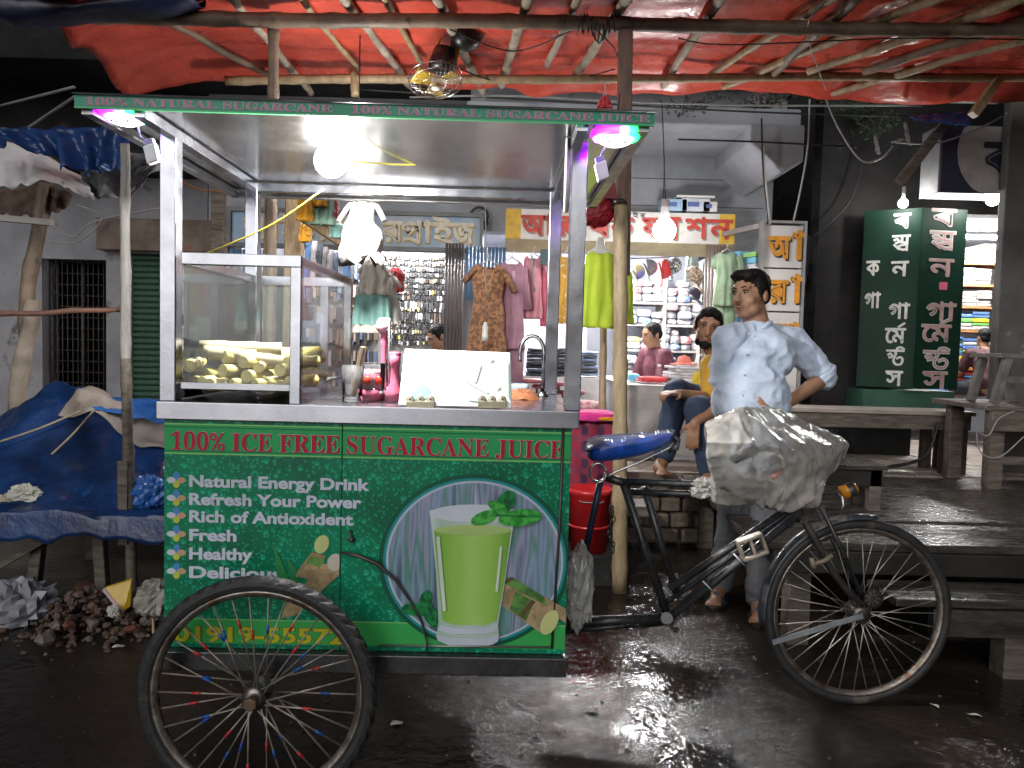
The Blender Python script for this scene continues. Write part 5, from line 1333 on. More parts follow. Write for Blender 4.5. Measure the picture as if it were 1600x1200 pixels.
limb(sb, [shL, lerp(shL, elL, .55), lerp(shL, elL, .97)], [.082, .076, .072]); limb(sb, [shR, lerp(shR, elR, .9)], [.08, .068])
e_ = lerp(shL, elL, .9); dd = (elL-shL).normalized()
def shirt_fold(p):
    q = p-chest
    a = 1.0*nz((q.x*3+q.z*5, q.y*3, q.z*2-q.x*5), 2.0, 5)
    b_ = abs(nz((q.x*9-q.z*6, q.y*7, q.z*11+q.x*7), 1.1, 2)); c_ = nz(q, 30, 7)
    dist = (p-e_).length
    ring = .006*math.sin((p-e_).dot(dd)*150+4*nz(p, 9))*max(0, 1-dist/.13)
    b2_ = abs(nz((q.x*16+q.z*9, q.y*12, q.z*15-q.x*11), 1.2, 9))
    return .010*a + .019*(.2-b_) + .004*(.2-b2_) + ring
shirt = skinlink(remesh(sb, .0075, 3, .5, shirt_fold), 'shirt', shirtm, man, org)
MB().tube([neckb+Vector(v) for v in [(s*.07*math.cos(t)+f*(.065*math.sin(t)+.01)+V(0, 0, .012-.05*max(0, math.sin(t))**2)) for t in [2*math.pi*i/24 for i in range(25)]]], .0115, 8, flat=1.3).build('collar_band', shirtm, man)
e0 = lerp(shL, elL, .86); e1 = lerp(shL, elL, 1.0)
mb = MB().tube([e0, lerp(e0, e1, .3), lerp(e0, e1, .7), e1], [.074, .081, .081, .074], 18)
mb.v = [p+V(1, 1, 1)*.003*nz(p, 40) for p in mb.v]; mb.build('rolled_cuff', shirtm, man)
for i in range(6):
    t = i/5; b_ = lerp(neckb+f*.10+V(0, 0, -.05), pel+f*.16+V(0, 0, .05), t) + f*.105*math.sin(math.pi*min(1, t*.75+.2))*.9
    MB().ell(b_+f*.004, (.006, .006, .006), None, 8, 5).build('button', pm('shirt_button', (.6, .64, .7), .3), man)
tr = MB(); limb(tr, [hipA+V(0, 0, .06), kA, footA+V(0, .02, .09)], [.115, .085, .072]); limb(tr, [hipB+V(0, 0, .06), kB, footB+V(0, .02, .09)], [.115, .085, .072]); tr.ell(pel-V(0, 0, .03), (.165, .135, .13))
jean = pm('grey_denim', (.13, .14, .155), .8, 0, (.085, .09, .1), 12, .3, 100)
skinlink(remesh(tr, .011, 4, .5, lambda p: .011*(.2-abs(nz((p.x*4, p.y*4, p.z*13), 1.2, 3)))), 'trousers', jean, man, org)
sole = pm('black_sandal', (.025, .024, .026), .6); strap = pm('blue_sandal_strap', (.06, .09, .14), .5)
for ft, td in ((footA, toeA), (footB, toeB)):
    sd_ = td.cross(V(0, 0, 1)); c = ft+td*.075
    pts = [c+td*.15*math.cos(t)+sd_*.052*math.sin(t)+V(0, 0, .0015) for t in [2*math.pi*i/24 for i in range(24)]]
    MB().prism(pts, (0, 0, .018)).build('sandal_sole', sole, man)
    MB().tube([ft+td*.12+sd_*.05+V(0, 0, .02), ft+td*.13+sd_*.0+V(0, 0, .078), ft+td*.12-sd_*.05+V(0, 0, .02)], .012, 8, flat=.5).build('sandal_strap', strap, man)

# ---- bearded man sitting on the platform edge behind him, smiling at the camera
YB = 5.0
hc = A(1106, 512, YB); kh = 1.12
fh = frame((-.2, -.97, -.05), R(-10), R(-4)); fb = frame((-.75, -.65, 0)); s, f, u = fb
neckb = A(1122, 560, YB+.05); chest = A(1150, 600, YB+.1); pel = A(1160, 655, YB+.15)
knee1 = A(1058, 612, YB-.12); ank1 = A(1036, 718, YB-.08); knee2 = A(1090, 640, YB-.3); ank2 = A(1110, 740, YB-.3)
sh1 = A(1112, 572, YB-.05); el1 = A(1110, 622, YB-.12); wr1 = A(1062, 615, YB-.25)
sh2 = A(1170, 580, YB-.1); el2 = A(1120, 640, YB-.35); wr2 = A(1086, 660, YB-.4)
body = MB(); P = head(body, hc, fh, kh)
limb(body, [hc-fh[2]*.06, neckb, chest, pel], [.06, .068, .14, .14]); limb(body, [sh1, el1, wr1], [.055, .043, .03]); limb(body, [sh2, el2, wr2], [.055, .043, .03])
hand(body, wr1, A(1038, 614, YB-.3)-wr1, (0, .2, -1), 1, .7, k=1.05); hand(body, wr2, (-.12, -.05, -1), (.3, .6, 0), -1, .22, .3, 1.1)
limb(body, [pel, knee1, ank1], [.10, .07, .045]); limb(body, [pel, knee2, ank2], [.10, .07, .045])
for a in (ank1, ank2):
    limb(body, [a, a+V(-.04, -.08, -.045), a+V(-.03, -.16, -.06)], [.045, .042, .03])
    for i in range(5): body.cap(a+V(-.065+.02*i, -.16, -.062), .011, a+V(-.072+.022*i, -.21+.006*abs(i-1), -.066), .0095, 8)
org = V(pel.x, pel.y, .5)
man2 = skinlink(remesh(body, .008, 4), 'person', skin2, None, org)
tag(man2, 'smiling bearded man in mustard shirt and jeans sitting behind the standing man', 'person')
face_bits(P, man2, org, kh, fh, smile=True, moust=True); hairmesh(P, kh, fh, man2, org, 1.0)
mb = MB(); M = Matrix(fh[:3]).transposed()
M = Matrix((fh[0], fh[1], fh[2])).transposed()
for p_, r_ in (((0, .062, -.098), (.034, .03, .03)), ((.04, .035, -.082), (.02, .03, .03)), ((-.04, .035, -.082), (.02, .03, .03)), ((0, .07, -.085), (.026, .022, .016))): mb.ell(P(*p_), [q*kh for q in r_], M)
skinlink(remesh(mb, .006, 2, .5, lambda p: .003*nz(p, 90)), 'beard', hair, man2, org)
sb = MB(); limb(sb, [neckb-V(0, 0, .03), chest, pel+V(0, 0, .02)], [.09, .175, .17]); limb(sb, [sh1, lerp(sh1, el1, .85)], [.08, .07]); limb(sb, [sh2, lerp(sh2, el2, .6)], [.08, .07]); limb(sb, [neckb-V(0, 0, .04), sh1], [.08, .08])
skinlink(remesh(sb, .013, 4, .5, lambda p: .018*(.2-abs(nz(p, 9, 2)))), 'shirt', pm('mustard_cotton', (.52, .30, .03), .8, 0, (.4, .22, .02), 8, .2, 80), man2, org)
tr = MB(); limb(tr, [pel, knee1, lerp(knee1, ank1, .9)], [.125, .092, .075]); limb(tr, [pel, knee2, lerp(knee2, ank2, .9)], [.125, .092, .075])
bluej = pm('blue_denim', (.032, .056, .11), .8, 0, (.02, .034, .07), 7, .3, 100)
skinlink(remesh(tr, .012, 4, .5, lambda p: .016*(.2-abs(nz(p, 9, 6)))), 'jeans', bluej, man2, org)

# ---- shopkeeper in maroon sitting cross-legged in the shop, looking down
def seated(label, hpx, hpy, Y, face, nod, kh, shirt_col, sname, lean=(0, 0), vox=.011, forearm=(-.34, -.12), prof=None):
    hc = A(hpx, hpy, Y); fh = frame(face, 0, R(nod)); fb = frame((face[0], face[1], 0)); s, f, u = fb
    neckb = hc - f*.045*kh - V(0, 0, .135*kh); chest = neckb - f*(.06+lean[0]) - V(0, 0, .17*kh); pel = chest - f*.08 - V(0, 0, .27*kh)
    body = MB(); P = head(body, hc, fh, kh)
    limb(body, [hc-fh[2]*.05-fh[1]*.02, neckb, chest, pel], [.055*kh, .06*kh, .13*kh, .14*kh])
    wr = []
    for sg in (-1, 1):
        sh = neckb + s*.17*sg*kh - V(0, 0, .05); el = sh + f*.06 + s*.05*sg - V(0, 0, .24*kh); w_ = el + f*.24*kh - s*.10*sg + V(0, 0, .02)
        limb(body, [sh, el, w_], [.052*kh, .042*kh, .028*kh]); hand(body, w_, f+V(0, 0, -.15)-s*.2*sg, (0, 0, -1), sg, .4, k=kh)
        wr.append((sh, el))
    kn = []
    for sg in (-1, 1):
        k_ = pel + f*.34*kh + s*.26*sg*kh - V(0, 0, .05); an = pel + f*.36*kh - s*.12*sg*kh - V(0, 0, .10); limb(body, [pel, k_, an], [.1*kh, .065*kh, .04*kh]); kn.append((k_, an))
        limb(body, [an, an - s*.1*sg + V(0, 0, -.01)], [.04*kh, .03*kh])
    org = V(pel.x, pel.y, pel.z-.14)
    o = skinlink(remesh(body, vox, 4), 'person', skin2, None, org); tag(o, label, 'person')
    face_bits(P, o, org, kh, fh); hairmesh(P, kh, fh, o, org, .98, True, False)
    sb = MB(); limb(sb, [neckb-V(0, 0, .03), chest, pel+V(0, 0, .03)], [.08*kh, .165*kh, .165*kh])
    for sh, el in wr: limb(sb, [neckb-V(0, 0, .05), sh, lerp(sh, el, .75)], [.07*kh, .075*kh, .066*kh])
    skinlink(remesh(sb, .014, 4, .5, lambda p: .015*(.2-abs(nz(p, 9, 2)))), 'shirt', pm(sname, shirt_col, .8, 0, None, 8, .2, 80), o, org)
    tr = MB()
    for k_, an in kn: limb(tr, [pel, k_, lerp(k_, an, .85)], [.125*kh, .085*kh, .06*kh])
    skinlink(remesh(tr, .014, 4, .5, lambda p: .014*(.2-abs(nz(p, 9, 6)))), 'trousers', pm('dark_trousers', (.03, .034, .045), .8), o, org)
    return o
seated('shopkeeper in maroon shirt sitting cross-legged among his goods, head bent', 1018, 524, 7.05, (-.93, -.36, 0), -14, 1.0, (.10, .02, .035), 'maroon_cotton')
seated('man in dark grey shirt bending over his work in the left shop', 684, 527, 7.3, (-.9, -.42, 0), -30, 1.05, (.07, .08, .10), 'slate_cotton', (.06, 0))
seated('shopkeeper in dark red shirt behind the cloth stacks of the right shop', 1537, 528, 7.3, (.1, .99, 0), 0, .78, (.05, .012, .015), 'dark_red_cotton')
# ================================================================ RED TARPAULIN ON ITS BAMBOO FRAME
red_tarp = pm('red_tarpaulin', (.66, .09, .052), .3, 0, (.46, .055, .034), 2.2, .4, 20, rvar=.12, spots=(3.1, .64, (.36, .05, .035)))
navy_tarp = pm('navy_tarpaulin', (.012, .02, .06), .4, 0, (.008, .012, .035), 4, .3, 24, rvar=.1)
tl = MB(); NU, NV = 110, 46
def tarp(u, v):
    y = lerp(3.80, 5.36, v); xl = lerp(-2.52, -2.78, v); x = lerp(xl, 4.8, u)
    z = 3.235 - .03*math.sin(math.pi*min(1, max(0, (y-4.2)/.8)))*(1 if 4.2 < y < 5 else 0)
    z += .045*nz((x, y, 0), 1.1, 3) + .022*nz((x*1.0, y*2.2, 0), 3.2, 5) + .007*nz((x, y*2, 0), 11, 7)
    z += .012*abs(math.sin(x*4.6+.6*math.sin(y*3)))
    if v > .86: z -= (v-.86)/.14*(.05+.07*(.5+.5*math.sin(x*2.3+1))*(1 if x > 0 else .6)+.03*nz((x, 0, 0), 3))
    if u < .1: z -= (1-u/.1)**2*.16*(1+.3*math.sin(y*9)); y += .1*(1-u/.1)*nz((x, y, 0), 2)
    return V(x, y, z)
tl.grid(tarp, NU, NV)
tarpo = tag(tl.build('red_tarpaulin', red_tarp, thick=.004), 'large red tarpaulin stretched overhead on bamboo poles', 'tarpaulin')
# navy hem sheets at the near edge and the corners
def sheet_between(name, label, fn, nu, nv, mt, cat='tarpaulin', th=.004, par=None):
    o = MB().grid(fn, nu, nv).build(name, mt, par, thick=th)
    if par is None: tag(o, label, cat)
    return o
p00, p10 = A(30, 22, 4.12), A(300, 0, 4.12)
sheet_between('navy_tarp_roll', 'navy tarpaulin bundled over the bamboo at the upper left corner', lambda u, v: lerp(A(-20, 14, 4.1), A(310, -12, 4.1), u) + V(0, .10*math.cos(v*6.28), .055*math.sin(v*6.28)*(1+.4*math.sin(u*9))) + V(0, 0, -.06*math.sin(math.pi*u)) + V(0, 0, .016*nz((u*12, v*5, 0), 1)), 40, 16, navy_tarp)
sheet_between('navy_tarp_edge', 'navy underside strip along the near edge of the red tarpaulin', lambda u, v: V(lerp(-.55, 1.0, u), 3.80-.25*v, 3.17+.14*v+.03*math.cos(math.pi*u)+.012*nz((u*9, v*3, 0), 1)), 30, 8, navy_tarp)
sheet_between('navy_tarp_corner', 'navy tarpaulin fold hanging at the upper right corner', lambda u, v: lerp(A(1478, 106, 5.0), A(1640, 60, 5.0), u) + V(0, .5*v, -.06*v+.08*math.sin(math.pi*u)) + V(0, 0, .025*nz((u*8, v*6, 0), 1)), 30, 14, navy_tarp)
frame_ = thing('bamboo_shelter', 'bamboo and timber pole frame carrying the red tarpaulin', 'shelter', (.62, 4.0, 0))
def bam(name, p, q, r, mt, node=.32, par=frame_, wob=.012, seed=0, n=10):
    p, q = Vector(p), Vector(q); L = (q-p).length; k = max(6, int(L/node*5)); pts = []; rr = []
    for i in range(k+1):
        t = i/k; w_ = V(nz((t*3, seed, 0), 1.3, seed), nz((t*3, seed, 5), 1.3, seed+3), nz((t*3, seed, 9), 1.3, seed+7))*wob*(1 if 0 < i < k else 0)
        pts.append(lerp(p, q, t)+w_); rr.append(r*(1.16 if i % 5 == 2 else 1.0)*(1-.12*t))
    return MB().tube(pts, rr, n).build(name, mt, par)
bam('beam', A(-60, 22, 4.2), A(1680, 48, 4.2), .040, bamboo_dark, seed=1, wob=.03)
bam('beam', A(352, 126, 5.0), A(1680, 118, 5.0), .029, bamboo_mat, seed=2, wob=.025)
def T(px, py, z=3.165): return G(px, py, z)
rafts = [((350, -20), (486, 146), .026, bark), ((455, -20), (560, 108), .02, bamboo_mat), ((528, -20), (640, 134), .027, bark), ((596, -10), (658, 98), .02, bamboo_mat), ((676, -20), (756, 148), .03, bark), ((830, -20), (783, 134), .03, bark), ((912, -20), (855, 102), .022, bark), ((990, -20), (898, 122), .03, bark), ((1136, -20), (1036, 134), .027, bark), ((1330, -20), (1108, 118), .024, bamboo_mat), ((1345, -10), (1205, 118), .03, bamboo_dark), ((1500, -20), (1130, 136), .026, bamboo_mat), ((1600, -4), (1262, 112), .028, bamboo_mat), ((1640, 18), (1350, 112), .03, bamboo_dark), ((1640, 50), (1300, 146), .026, bamboo_mat), ((240, 20), (420, 118), .024, bamboo_dark)]
for i, (a, b_, r_, mt) in enumerate(rafts):
    bam('rafter', T(*a, 3.215), T(*b_, 3.175), r_, mt, seed=i+5, wob=.014)
px = A(968, 925, 4.05).x
bam('post', (px, 4.05, 0), (A(970, 322, 4.05).x, 4.05, A(970, 322, 4.05).z), .041, bamboo_mat, .36, seed=3, wob=.006, n=14)
MB().bar((A(974, 400, 4.12).x+.0, 4.13, 1.75), (A(977, 55, 4.16).x, 4.16, 3.08), .075, .07, up=(0, 1, 0)).build('post', pm('red_brown_timber', (.17, .095, .065), .6, 0, (.08, .045, .032), 6, .3, 30, (6, 6, 1)), frame_, bevel=.006)
mb = MB()
for i in range(5):
    c = A(965, 330-4*i, 4.08); mb.tube([c+V(.052*math.cos(t), .055*math.sin(t)+.03, .006*math.sin(t*2+i)) for t in [2*math.pi*j/18 for j in range(19)]], .004, 5)
mb.build('wire_lashing', kw, frame_)
bam('post', (A(424, 160, 4.25).x, 4.25, .0), A(428, 34, 4.25), .034, bamboo_dark, seed=6, wob=.01)
bam('post', (A(415, 300, 4.7).x, 4.7, .0), A(420, 270, 4.7), .028, bamboo_mat, seed=8, wob=.006)
MB().bar((A(452, 640, 4.5).x, 4.5, 0), A(462, 284, 4.5), .10, .08, up=(0, 1, 0)).build('post', pm('tan_timber', (.34, .25, .15), .65, 0, (.2, .14, .085), 6, .3, 30, (6, 6, 1)), frame_, bevel=.006)
MB().bar((A(340, 640, 5.4).x, 5.4, 0), A(342, 290, 5.4), .09, .07, up=(0, 1, 0)).build('post', old_wood, frame_, bevel=.006)
bam('post', (A(942, 640, 5.0).x, 5.0, .5), A(944, 470, 5.0), .026, bamboo_mat, seed=11, wob=.004)
bam('post', A(555, 150, 5.0), A(553, 112, 5.0), .028, bamboo_mat, seed=12, wob=0)
for i, (a, b_) in enumerate((((905, 38), (960, 48)),)):
    mb = MB(); 
    for q in range(9):
        c = lerp(A(*a, 4.16), A(*b_, 4.16), q/8); mb.tube([c+V(.01*math.sin(t+q), .05*math.cos(t), .05*math.sin(t)+.006*q*math.sin(q)) for t in [2*math.pi*j/14 for j in range(15)]], .0045, 5)
    mb.build('wire_lashing', kw, frame_)

# ---- left-hand pole, leaning pole, cross pole
t = thing('left_post', 'slim grey timber pole standing at the rubble left of the cart', 'pole', (A(207, 950, 3.57).x, 3.57, 0))
bam('lower_pole', (A(208, 950, 3.57).x, 3.57, -.02), A(196, 560, 3.57), .026, old_wood, par=t, seed=4, wob=.006)
bam('upper_pole', A(196, 580, 3.60), A(195, 225, 3.6), .024, pm('grey_bleached_pole', (.34, .33, .31), .7, 0, (.22, .21, .2), 6, .3, 30, (5, 5, 1)), par=t, seed=5, wob=.006)
MB().bar(A(194, 850, 3.55), A(193, 720, 3.55), .045, .03, up=(0, 1, 0)).build('splint', old_wood, t)
t = thing('leaning_pole', 'crooked brown tree pole leaning at far left before the white wall', 'pole', A(20, 690, 4.6))
bam('trunk', A(18, 700, 4.6), A(70, 285, 4.6), .045, bamboo_dark, par=t, seed=14, wob=.03); bam('splice', A(20, 690, 4.55), A(52, 470, 4.55), .05, pm('pale_pole', (.34, .29, .24), .7, 0, (.2, .16, .13), 6, .3, 30), par=t, seed=15, wob=.03)
o = bam('cross_pole', A(-40, 492, 3.64), A(203, 483, 3.64), .014, pm('red_brown_pole', (.2, .10, .07), .6, 0, (.1, .05, .04), 9, .2, 30), par=None, seed=16); tag(o, 'thin reddish cross pole tied to the left timber pole', 'pole')
o = MB().bar(A(-30, 338, 4.4), A(82, 348, 4.4), .05, .035).build('roof_batten', pm('grey_batten', (.36, .34, .31), .7)); tag(o, 'short grey batten end sticking out at far left', 'batten')

# ---- tattered awnings at upper left
blue_tarp = pm('blue_tarpaulin', (.016, .06, .21), .33, 0, (.009, .03, .11), 3, .35, 22, rvar=.12)
bluer = pm('bright_blue_tarpaulin', (.03, .14, .46), .34, 0, (.02, .09, .33), 4, .3, 24, rvar=.12)
greysheet = pm('grey_sacking', (.34, .335, .34), .8, 0, (.2, .2, .205), 3, .3, 26, spots=(4, .6, (.12, .12, .125)))
def drape(name, label, tops, bots, Y0, Y1, mt, cat, rag=.03, fold=.03, fr=5, nu=40, nv=14, seed=1):
    def ip(P, u):
        k_ = u*(len(P)-1); i = min(int(k_), len(P)-2); f_ = k_-i; return (lerp(P[i][0], P[i+1][0], f_), lerp(P[i][1], P[i+1][1], f_))
    def fn(u, v):
        a, b_ = ip(tops, u), ip(bots, u); y = lerp(Y0, Y1, v)
        p = A(lerp(a[0], b_[0], v), lerp(a[1], b_[1], v), y)
        p += V(0, fold*math.sin(u*fr*6.28+2*nz((u*4, v*2, 0), 1, seed))*(.3+v), 0)
        p += V(0, .02*nz((u*9, v*7, seed), 1), .6*rag*v*nz((u*14, seed, 0), 1)+.012*nz((u*7, v*9, seed), 1))
        return p
    return sheet_between(name, label, fn, nu, nv, mt, cat)
drape('blue_awning', 'tattered blue tarpaulin awning hanging at upper left', [(-30, 200), (100, 200), (206, 198)], [(-30, 222), (60, 232), (100, 262), (140, 272), (160, 262), (200, 262)], 4.0, 3.9, blue_tarp, 'awning', .10, .035, 6, 50, 16, 2)
drape('white_awning', 'dirty white sheet awning sloping beneath the blue awning at far left', [(-30, 222), (20, 222), (80, 248), (140, 285)], [(-30, 300), (20, 292), (80, 282), (145, 312)], 4.3, 4.1, pm('dirty_white_sheet', (.66, .64, .66), .75, 0, (.5, .48, .5), 3, .3, 24, spots=(4, .62, (.14, .135, .14))), 'awning', .05, .02, 3, 40, 14, 4)
drape('grey_hanging_sack', 'grey sacking sheet slung between the left pole and the cart', [(125, 262), (170, 245), (205, 240), (262, 235)], [(130, 300), (160, 312), (200, 310), (255, 262)], 4.2, 4.3, greysheet, 'sheet', .02, .03, 2, 36, 16, 6)
drape('brown_sack', 'brown torn sacking hanging in the dark under the white awning', [(-20, 300), (70, 288), (112, 300)], [(-20, 335), (70, 338), (108, 322)], 4.6, 4.6, pm('brown_sacking', (.12, .075, .055), .85, 0, (.06, .04, .032), 6, .4, 30), 'sheet', .06, .02, 4, 30, 10, 8)
# ---- blue heap on the stall table
st = thing('stall_table', 'rough timber stall table under the blue tarpaulin heap', 'table', (-2.4, 3.9, 0))
for i in range(5):
    y = 3.56+i*.24; MB().obox((-2.5, y, .462+.004*(i % 2)), V(1.25, 0, 0), V(0, .112, 0), V(0, 0, .016)).build('plank', old_wood, st, bevel=.004)
for x, y, lean in ((-2.62, 3.62, .02), (-2.35, 3.66, -.03), (-2.02, 3.64, .015), (-1.55, 3.64, 0), (-2.5, 4.4, 0), (-1.6, 4.4, 0)):
    MB().bar((x+lean, y, 0), (x-lean, y, .448), .055, .05, up=(0, 1, 0)).build('leg', old_wood, st, bevel=.005)
MB().bar((-2.62, 3.60, .12), (-2.1, 3.60, .44), .04, .025).build('brace', old_wood, st); MB().bar((-3.1, 3.60, .40), (-1.5, 3.60, .42), .03, .05).build('rail', old_wood, st)
def heap(u, v):
    x = lerp(-3.3, -1.28, u); y = lerp(3.40, 4.75, v)
    z = .482
    z += .46*math.exp(-((x+2.66)/.42)**2 - ((y-4.35)/.38)**2) + .30*math.exp(-((x+1.95)/.55)**2 - ((y-4.4)/.36)**2) + .12*math.exp(-((x+2.3)/.9)**2-((y-4.0)/.3)**2)
    z += .09*abs(nz((x*2, y*3, 0), 1.6, 2))+.055*(.2-abs(nz((x*1.5, y, 0), 4.5, 4)))*(.4+v) + .010*(.2-abs(nz((x, y, 0), 13, 6)))
    z += .03*math.sin(x*14+4*nz((x, y, 0), 2))*max(0, .6-abs(y-3.95))
    if v < .14:
        t_ = 1-v/.14; z -= t_*t_*(.10+.10*max(0, -(x+2.2))+.06*nz((x, 0, 0), 5, 3)); y = 3.43-.02*t_
    return V(x, y, max(z, .30))
hp = tag(MB().grid(heap, 110, 70).build('blue_tarp_heap', pm('crumpled_blue_tarp', (.008, .04, .15), .33, 0, (.003, .010, .04), 2.6, .4, 22, rvar=.15, spots=(3.4, .63, (.025, .11, .34))), thick=.004), 'heap of goods under a crumpled blue tarpaulin on the left stall', 'tarpaulin')
def patch(u, v):
    x = lerp(-2.5, -1.75, u); y = lerp(4.08, 4.55, v)+.04*math.sin(u*7)
    p = heap((x+3.3)/2.02, (y-3.4)/1.35); p.z += .018+.01*nz((x, y, 0), 8, 2); return p
tag(MB().grid(patch, 30, 20).build('sacking_sheet', pm('tan_sacking', (.33, .29, .26), .8, 0, (.2, .17, .15), 4, .3, 26), thick=.004), 'tan sacking sheet over the top of the blue heap', 'sheet')
drape('blue_fold', 'bright blue tarpaulin fold lying over the back of the heap beside the cart', [(122, 618), (190, 622), (262, 625)], [(150, 640), (215, 652), (262, 664)], 4.4, 4.1, bluer, 'tarpaulin', .02, .02, 2, 30, 8, 3)
rope = pm('jute_rope', (.33, .27, .19), .8)
for i, (a, b_, lab) in enumerate((((0, 690), (130, 640), 'rope across the left shoulder of the blue heap'), ((75, 715), (148, 640), 'rope running down the middle of the blue heap'), ((60, 795), (150, 745), 'frayed rope low on the blue heap front'))):
    wire(lab, [A(*a, 3.8+.1*i), A((a[0]+b_[0])/2, (a[1]+b_[1])/2+3, 3.86+.1*i), A(*b_, 3.95+.1*i)], .006, rope, 'rope')
crumple('paper_flower', 'crumpled white paper lying on the blue tarpaulin at left', 'paper', A(40, 775, 3.62), (.07, .05, .05), pm('white_paper', (.55, .54, .48), .7), .6, 11)
crumple('paper_scrap', 'torn yellowish wrapper lying left of the white paper', 'paper', A(10, 782, 3.62), (.08, .05, .03), pm('yellow_paper', (.42, .38, .28), .7), .6, 12)
# ---- rubble and rubbish
rub = MB(); random.seed(21)
def stone(mb, c, r):
    o_ = len(mb.v); mb.ell(c, (r*random.uniform(.8, 1.3), r*random.uniform(.7, 1.1), r*random.uniform(.5, .8)), Matrix.Rotation(random.uniform(0, 6), 3, 'Z') @ Matrix.Rotation(random.uniform(-.5, .5), 3, 'X'), 6, 4)
    for i in range(o_, len(mb.v)): mb.v[i] += V(random.uniform(-1, 1), random.uniform(-1, 1), random.uniform(-1, 1))*r*.22
for i in range(420):
    x = random.gauss(-1.95, .26); y = random.gauss(3.42, .14); 
    h = .14*math.exp(-((x+1.95)/.3)**2-((y-3.5)/.2)**2); stone(rub, (x, y, h*random.uniform(.1, 1)), random.choice((.008, .011, .014, .018, .024)))
rub.sm = [False]*len(rub.sm)
o = rub.build('rubble', pm('brick_rubble', (.15, .085, .06), .8, 0, (.06, .05, .042), 11, .4, 50, spots=(9, .55, (.16, .14, .12)))); struct(o, 'stuff'); o['label'] = 'heap of broken brick rubble at the foot of the left pole'; o['category'] = 'rubble'
fm = [pm('red_brick_lump', (.2, .07, .045), .85, 0, (.11, .04, .03), 12, .4, 40), pm('grey_lump', (.2, .185, .16), .85, 0, (.12, .11, .095), 12, .4, 40)]
for i, (px_, py_, r_, m_, lab) in enumerate(((128, 920, .05, 0, 'broken brick lump at the top of the rubble heap'), (72, 998, .05, 1, 'grey lump lying at the front left of the rubble'), (88, 975, .035, 1, 'small grey stone left of the rubble heap'), (108, 975, .04, 0, 'red brick fragment at the left foot of the rubble'), (146, 972, .035, 1, 'pale broken stone in the middle of the rubble'), (205, 982, .03, 0, 'orange brick chip at the right of the rubble'), (160, 955, .04, 0, 'reddish brick fragment below the yellow packet'))):
    mb = MB(); p = G(px_, py_, .05); stone(mb, p, r_); mb.sm = [False]*len(mb.sm); tag(mb.build('brick_fragment', fm[m_]), lab, 'brick fragment')
p = A(190, 930, 3.36)
pkt = thing('yellow_packet', 'torn yellow printed packet lying on the rubble', 'packet', p-V(0, 0, .05))
MB().prism([p+V(-.075, .0, .03), p+V(.035, .02, .065), p+V(.04, .0, -.05), p+V(.02, -.02, -.065)], (0, .012, .006)).build('wrapper', pm('yellow_wrapper', (.62, .42, .02), .3, 0, (.5, .3, .02), 14, .3, 40), pkt)
MB().prism([p+V(-.078, -.003, .03), p+V(.02, -.024, -.068), p+V(.012, -.025, -.08), p+V(-.088, -.003, .02)], (0, .01, .006)).build('striped_edge', pm('pink_white_edge', (.6, .45, .5), .4), pkt)
crumple('polythene_heap', 'greyish crumpled polythene heap lying at far left', 'plastic bag', A(28, 955, 3.45), (.17, .14, .14), pm('grey_polythene_solid', (.30, .30, .34), .35, 0, (.2, .2, .24), 9, .3, 20), .4, 21, fr=12)
crumple('white_sack', 'dirty white sack slumped between the pole and the cart', 'sack', A(242, 935, 3.45), (.09, .09, .085), pm('dirty_white_sack', (.42, .40, .37), .7, 0, (.28, .26, .23), 8), .35, 23)
crumple('blue_bag', 'blue polythene bag hanging under the stall edge beside the cart', 'plastic bag', A(232, 770, 3.6), (.08, .06, .08), bluer, .4, 25)
crumple('white_scrap', 'small white plastic scrap on the rubble', 'scrap', A(177, 955, 3.3), (.025, .015, .025), pm('white_paper', (.55, .54, .48), .7), .5, 27)
wire('pale stick lying against the rubble near the cart wheel', [A(239, 967, 3.3), A(240, 990, 3.25)], .006, pm('pale_stick', (.5, .38, .22), .7), 'stick')
# ================================================================ TIMBER DECK, BENCHES (right)
deck = thing('timber_deck', 'low wet plank deck on posts at the right behind the bicycle', 'deck', (2.6, 4.2, 0))
random.seed(3)
y = 3.30
for i in range(8):
    wd = random.uniform(.215, .24)
    MB().obox((3.0+random.uniform(-.03, .03), y+wd/2, .482+random.uniform(-.006, .006)), V(1.85, random.uniform(-.008, .008), 0), V(0, wd/2-.008, 0), V(0, 0, .018)).build('plank', wet_wood, deck, bevel=.005); y += wd
MB().box(1.2, 4.8, 3.29, 3.34, .36, .462).build('front_beam', pm('black_wet_beam', (.03, .028, .027), .35, 0, (.018, .017, .016), 6, .3, 24), deck, bevel=.006)
for i in range(2):
    MB().obox((3.2, 3.06+i*.135, .335), V(1.6, .004*(-1)**i, 0), V(0, .06, 0), V(0, 0, .016)).build('step_plank', wet_wood, deck, bevel=.005)
MB().box(1.75, 4.8, 2.985, 3.03, .20, .315).build('step_beam', wet_wood, deck, bevel=.006)
for x in (2.15, 3.3, 4.4): MB().box(x-.05, x+.05, 3.06, 3.16, -.02, .317).build('leg', old_wood, deck, bevel=.006)
for x in (1.35, 2.6, 4.0): MB().box(x-.05, x+.05, 3.36, 3.46, -.02, .46).build('leg', old_wood, deck, bevel=.006)
for x in (1.35, 3.0, 4.4): MB().box(x-.05, x+.05, 5.0, 5.1, -.02, .46).build('leg', old_wood, deck, bevel=.006)
bn = thing('long_bench', 'long pale-topped timber bench across the walkway at right', 'bench', (2.6, 5.45, .49))
bz = A(1380, 640, 5.35).z
x0, x1 = A(1225, 645, 5.35).x, A(1522, 640, 5.35).x
MB().box(x0, x1, 5.32, 5.50, bz-.03, bz).build('seat_board', pm('pale_board', (.40, .36, .32), .55, 0, (.28, .25, .22), 6, .2, 30, (1, 6, 6)), bn, bevel=.004)
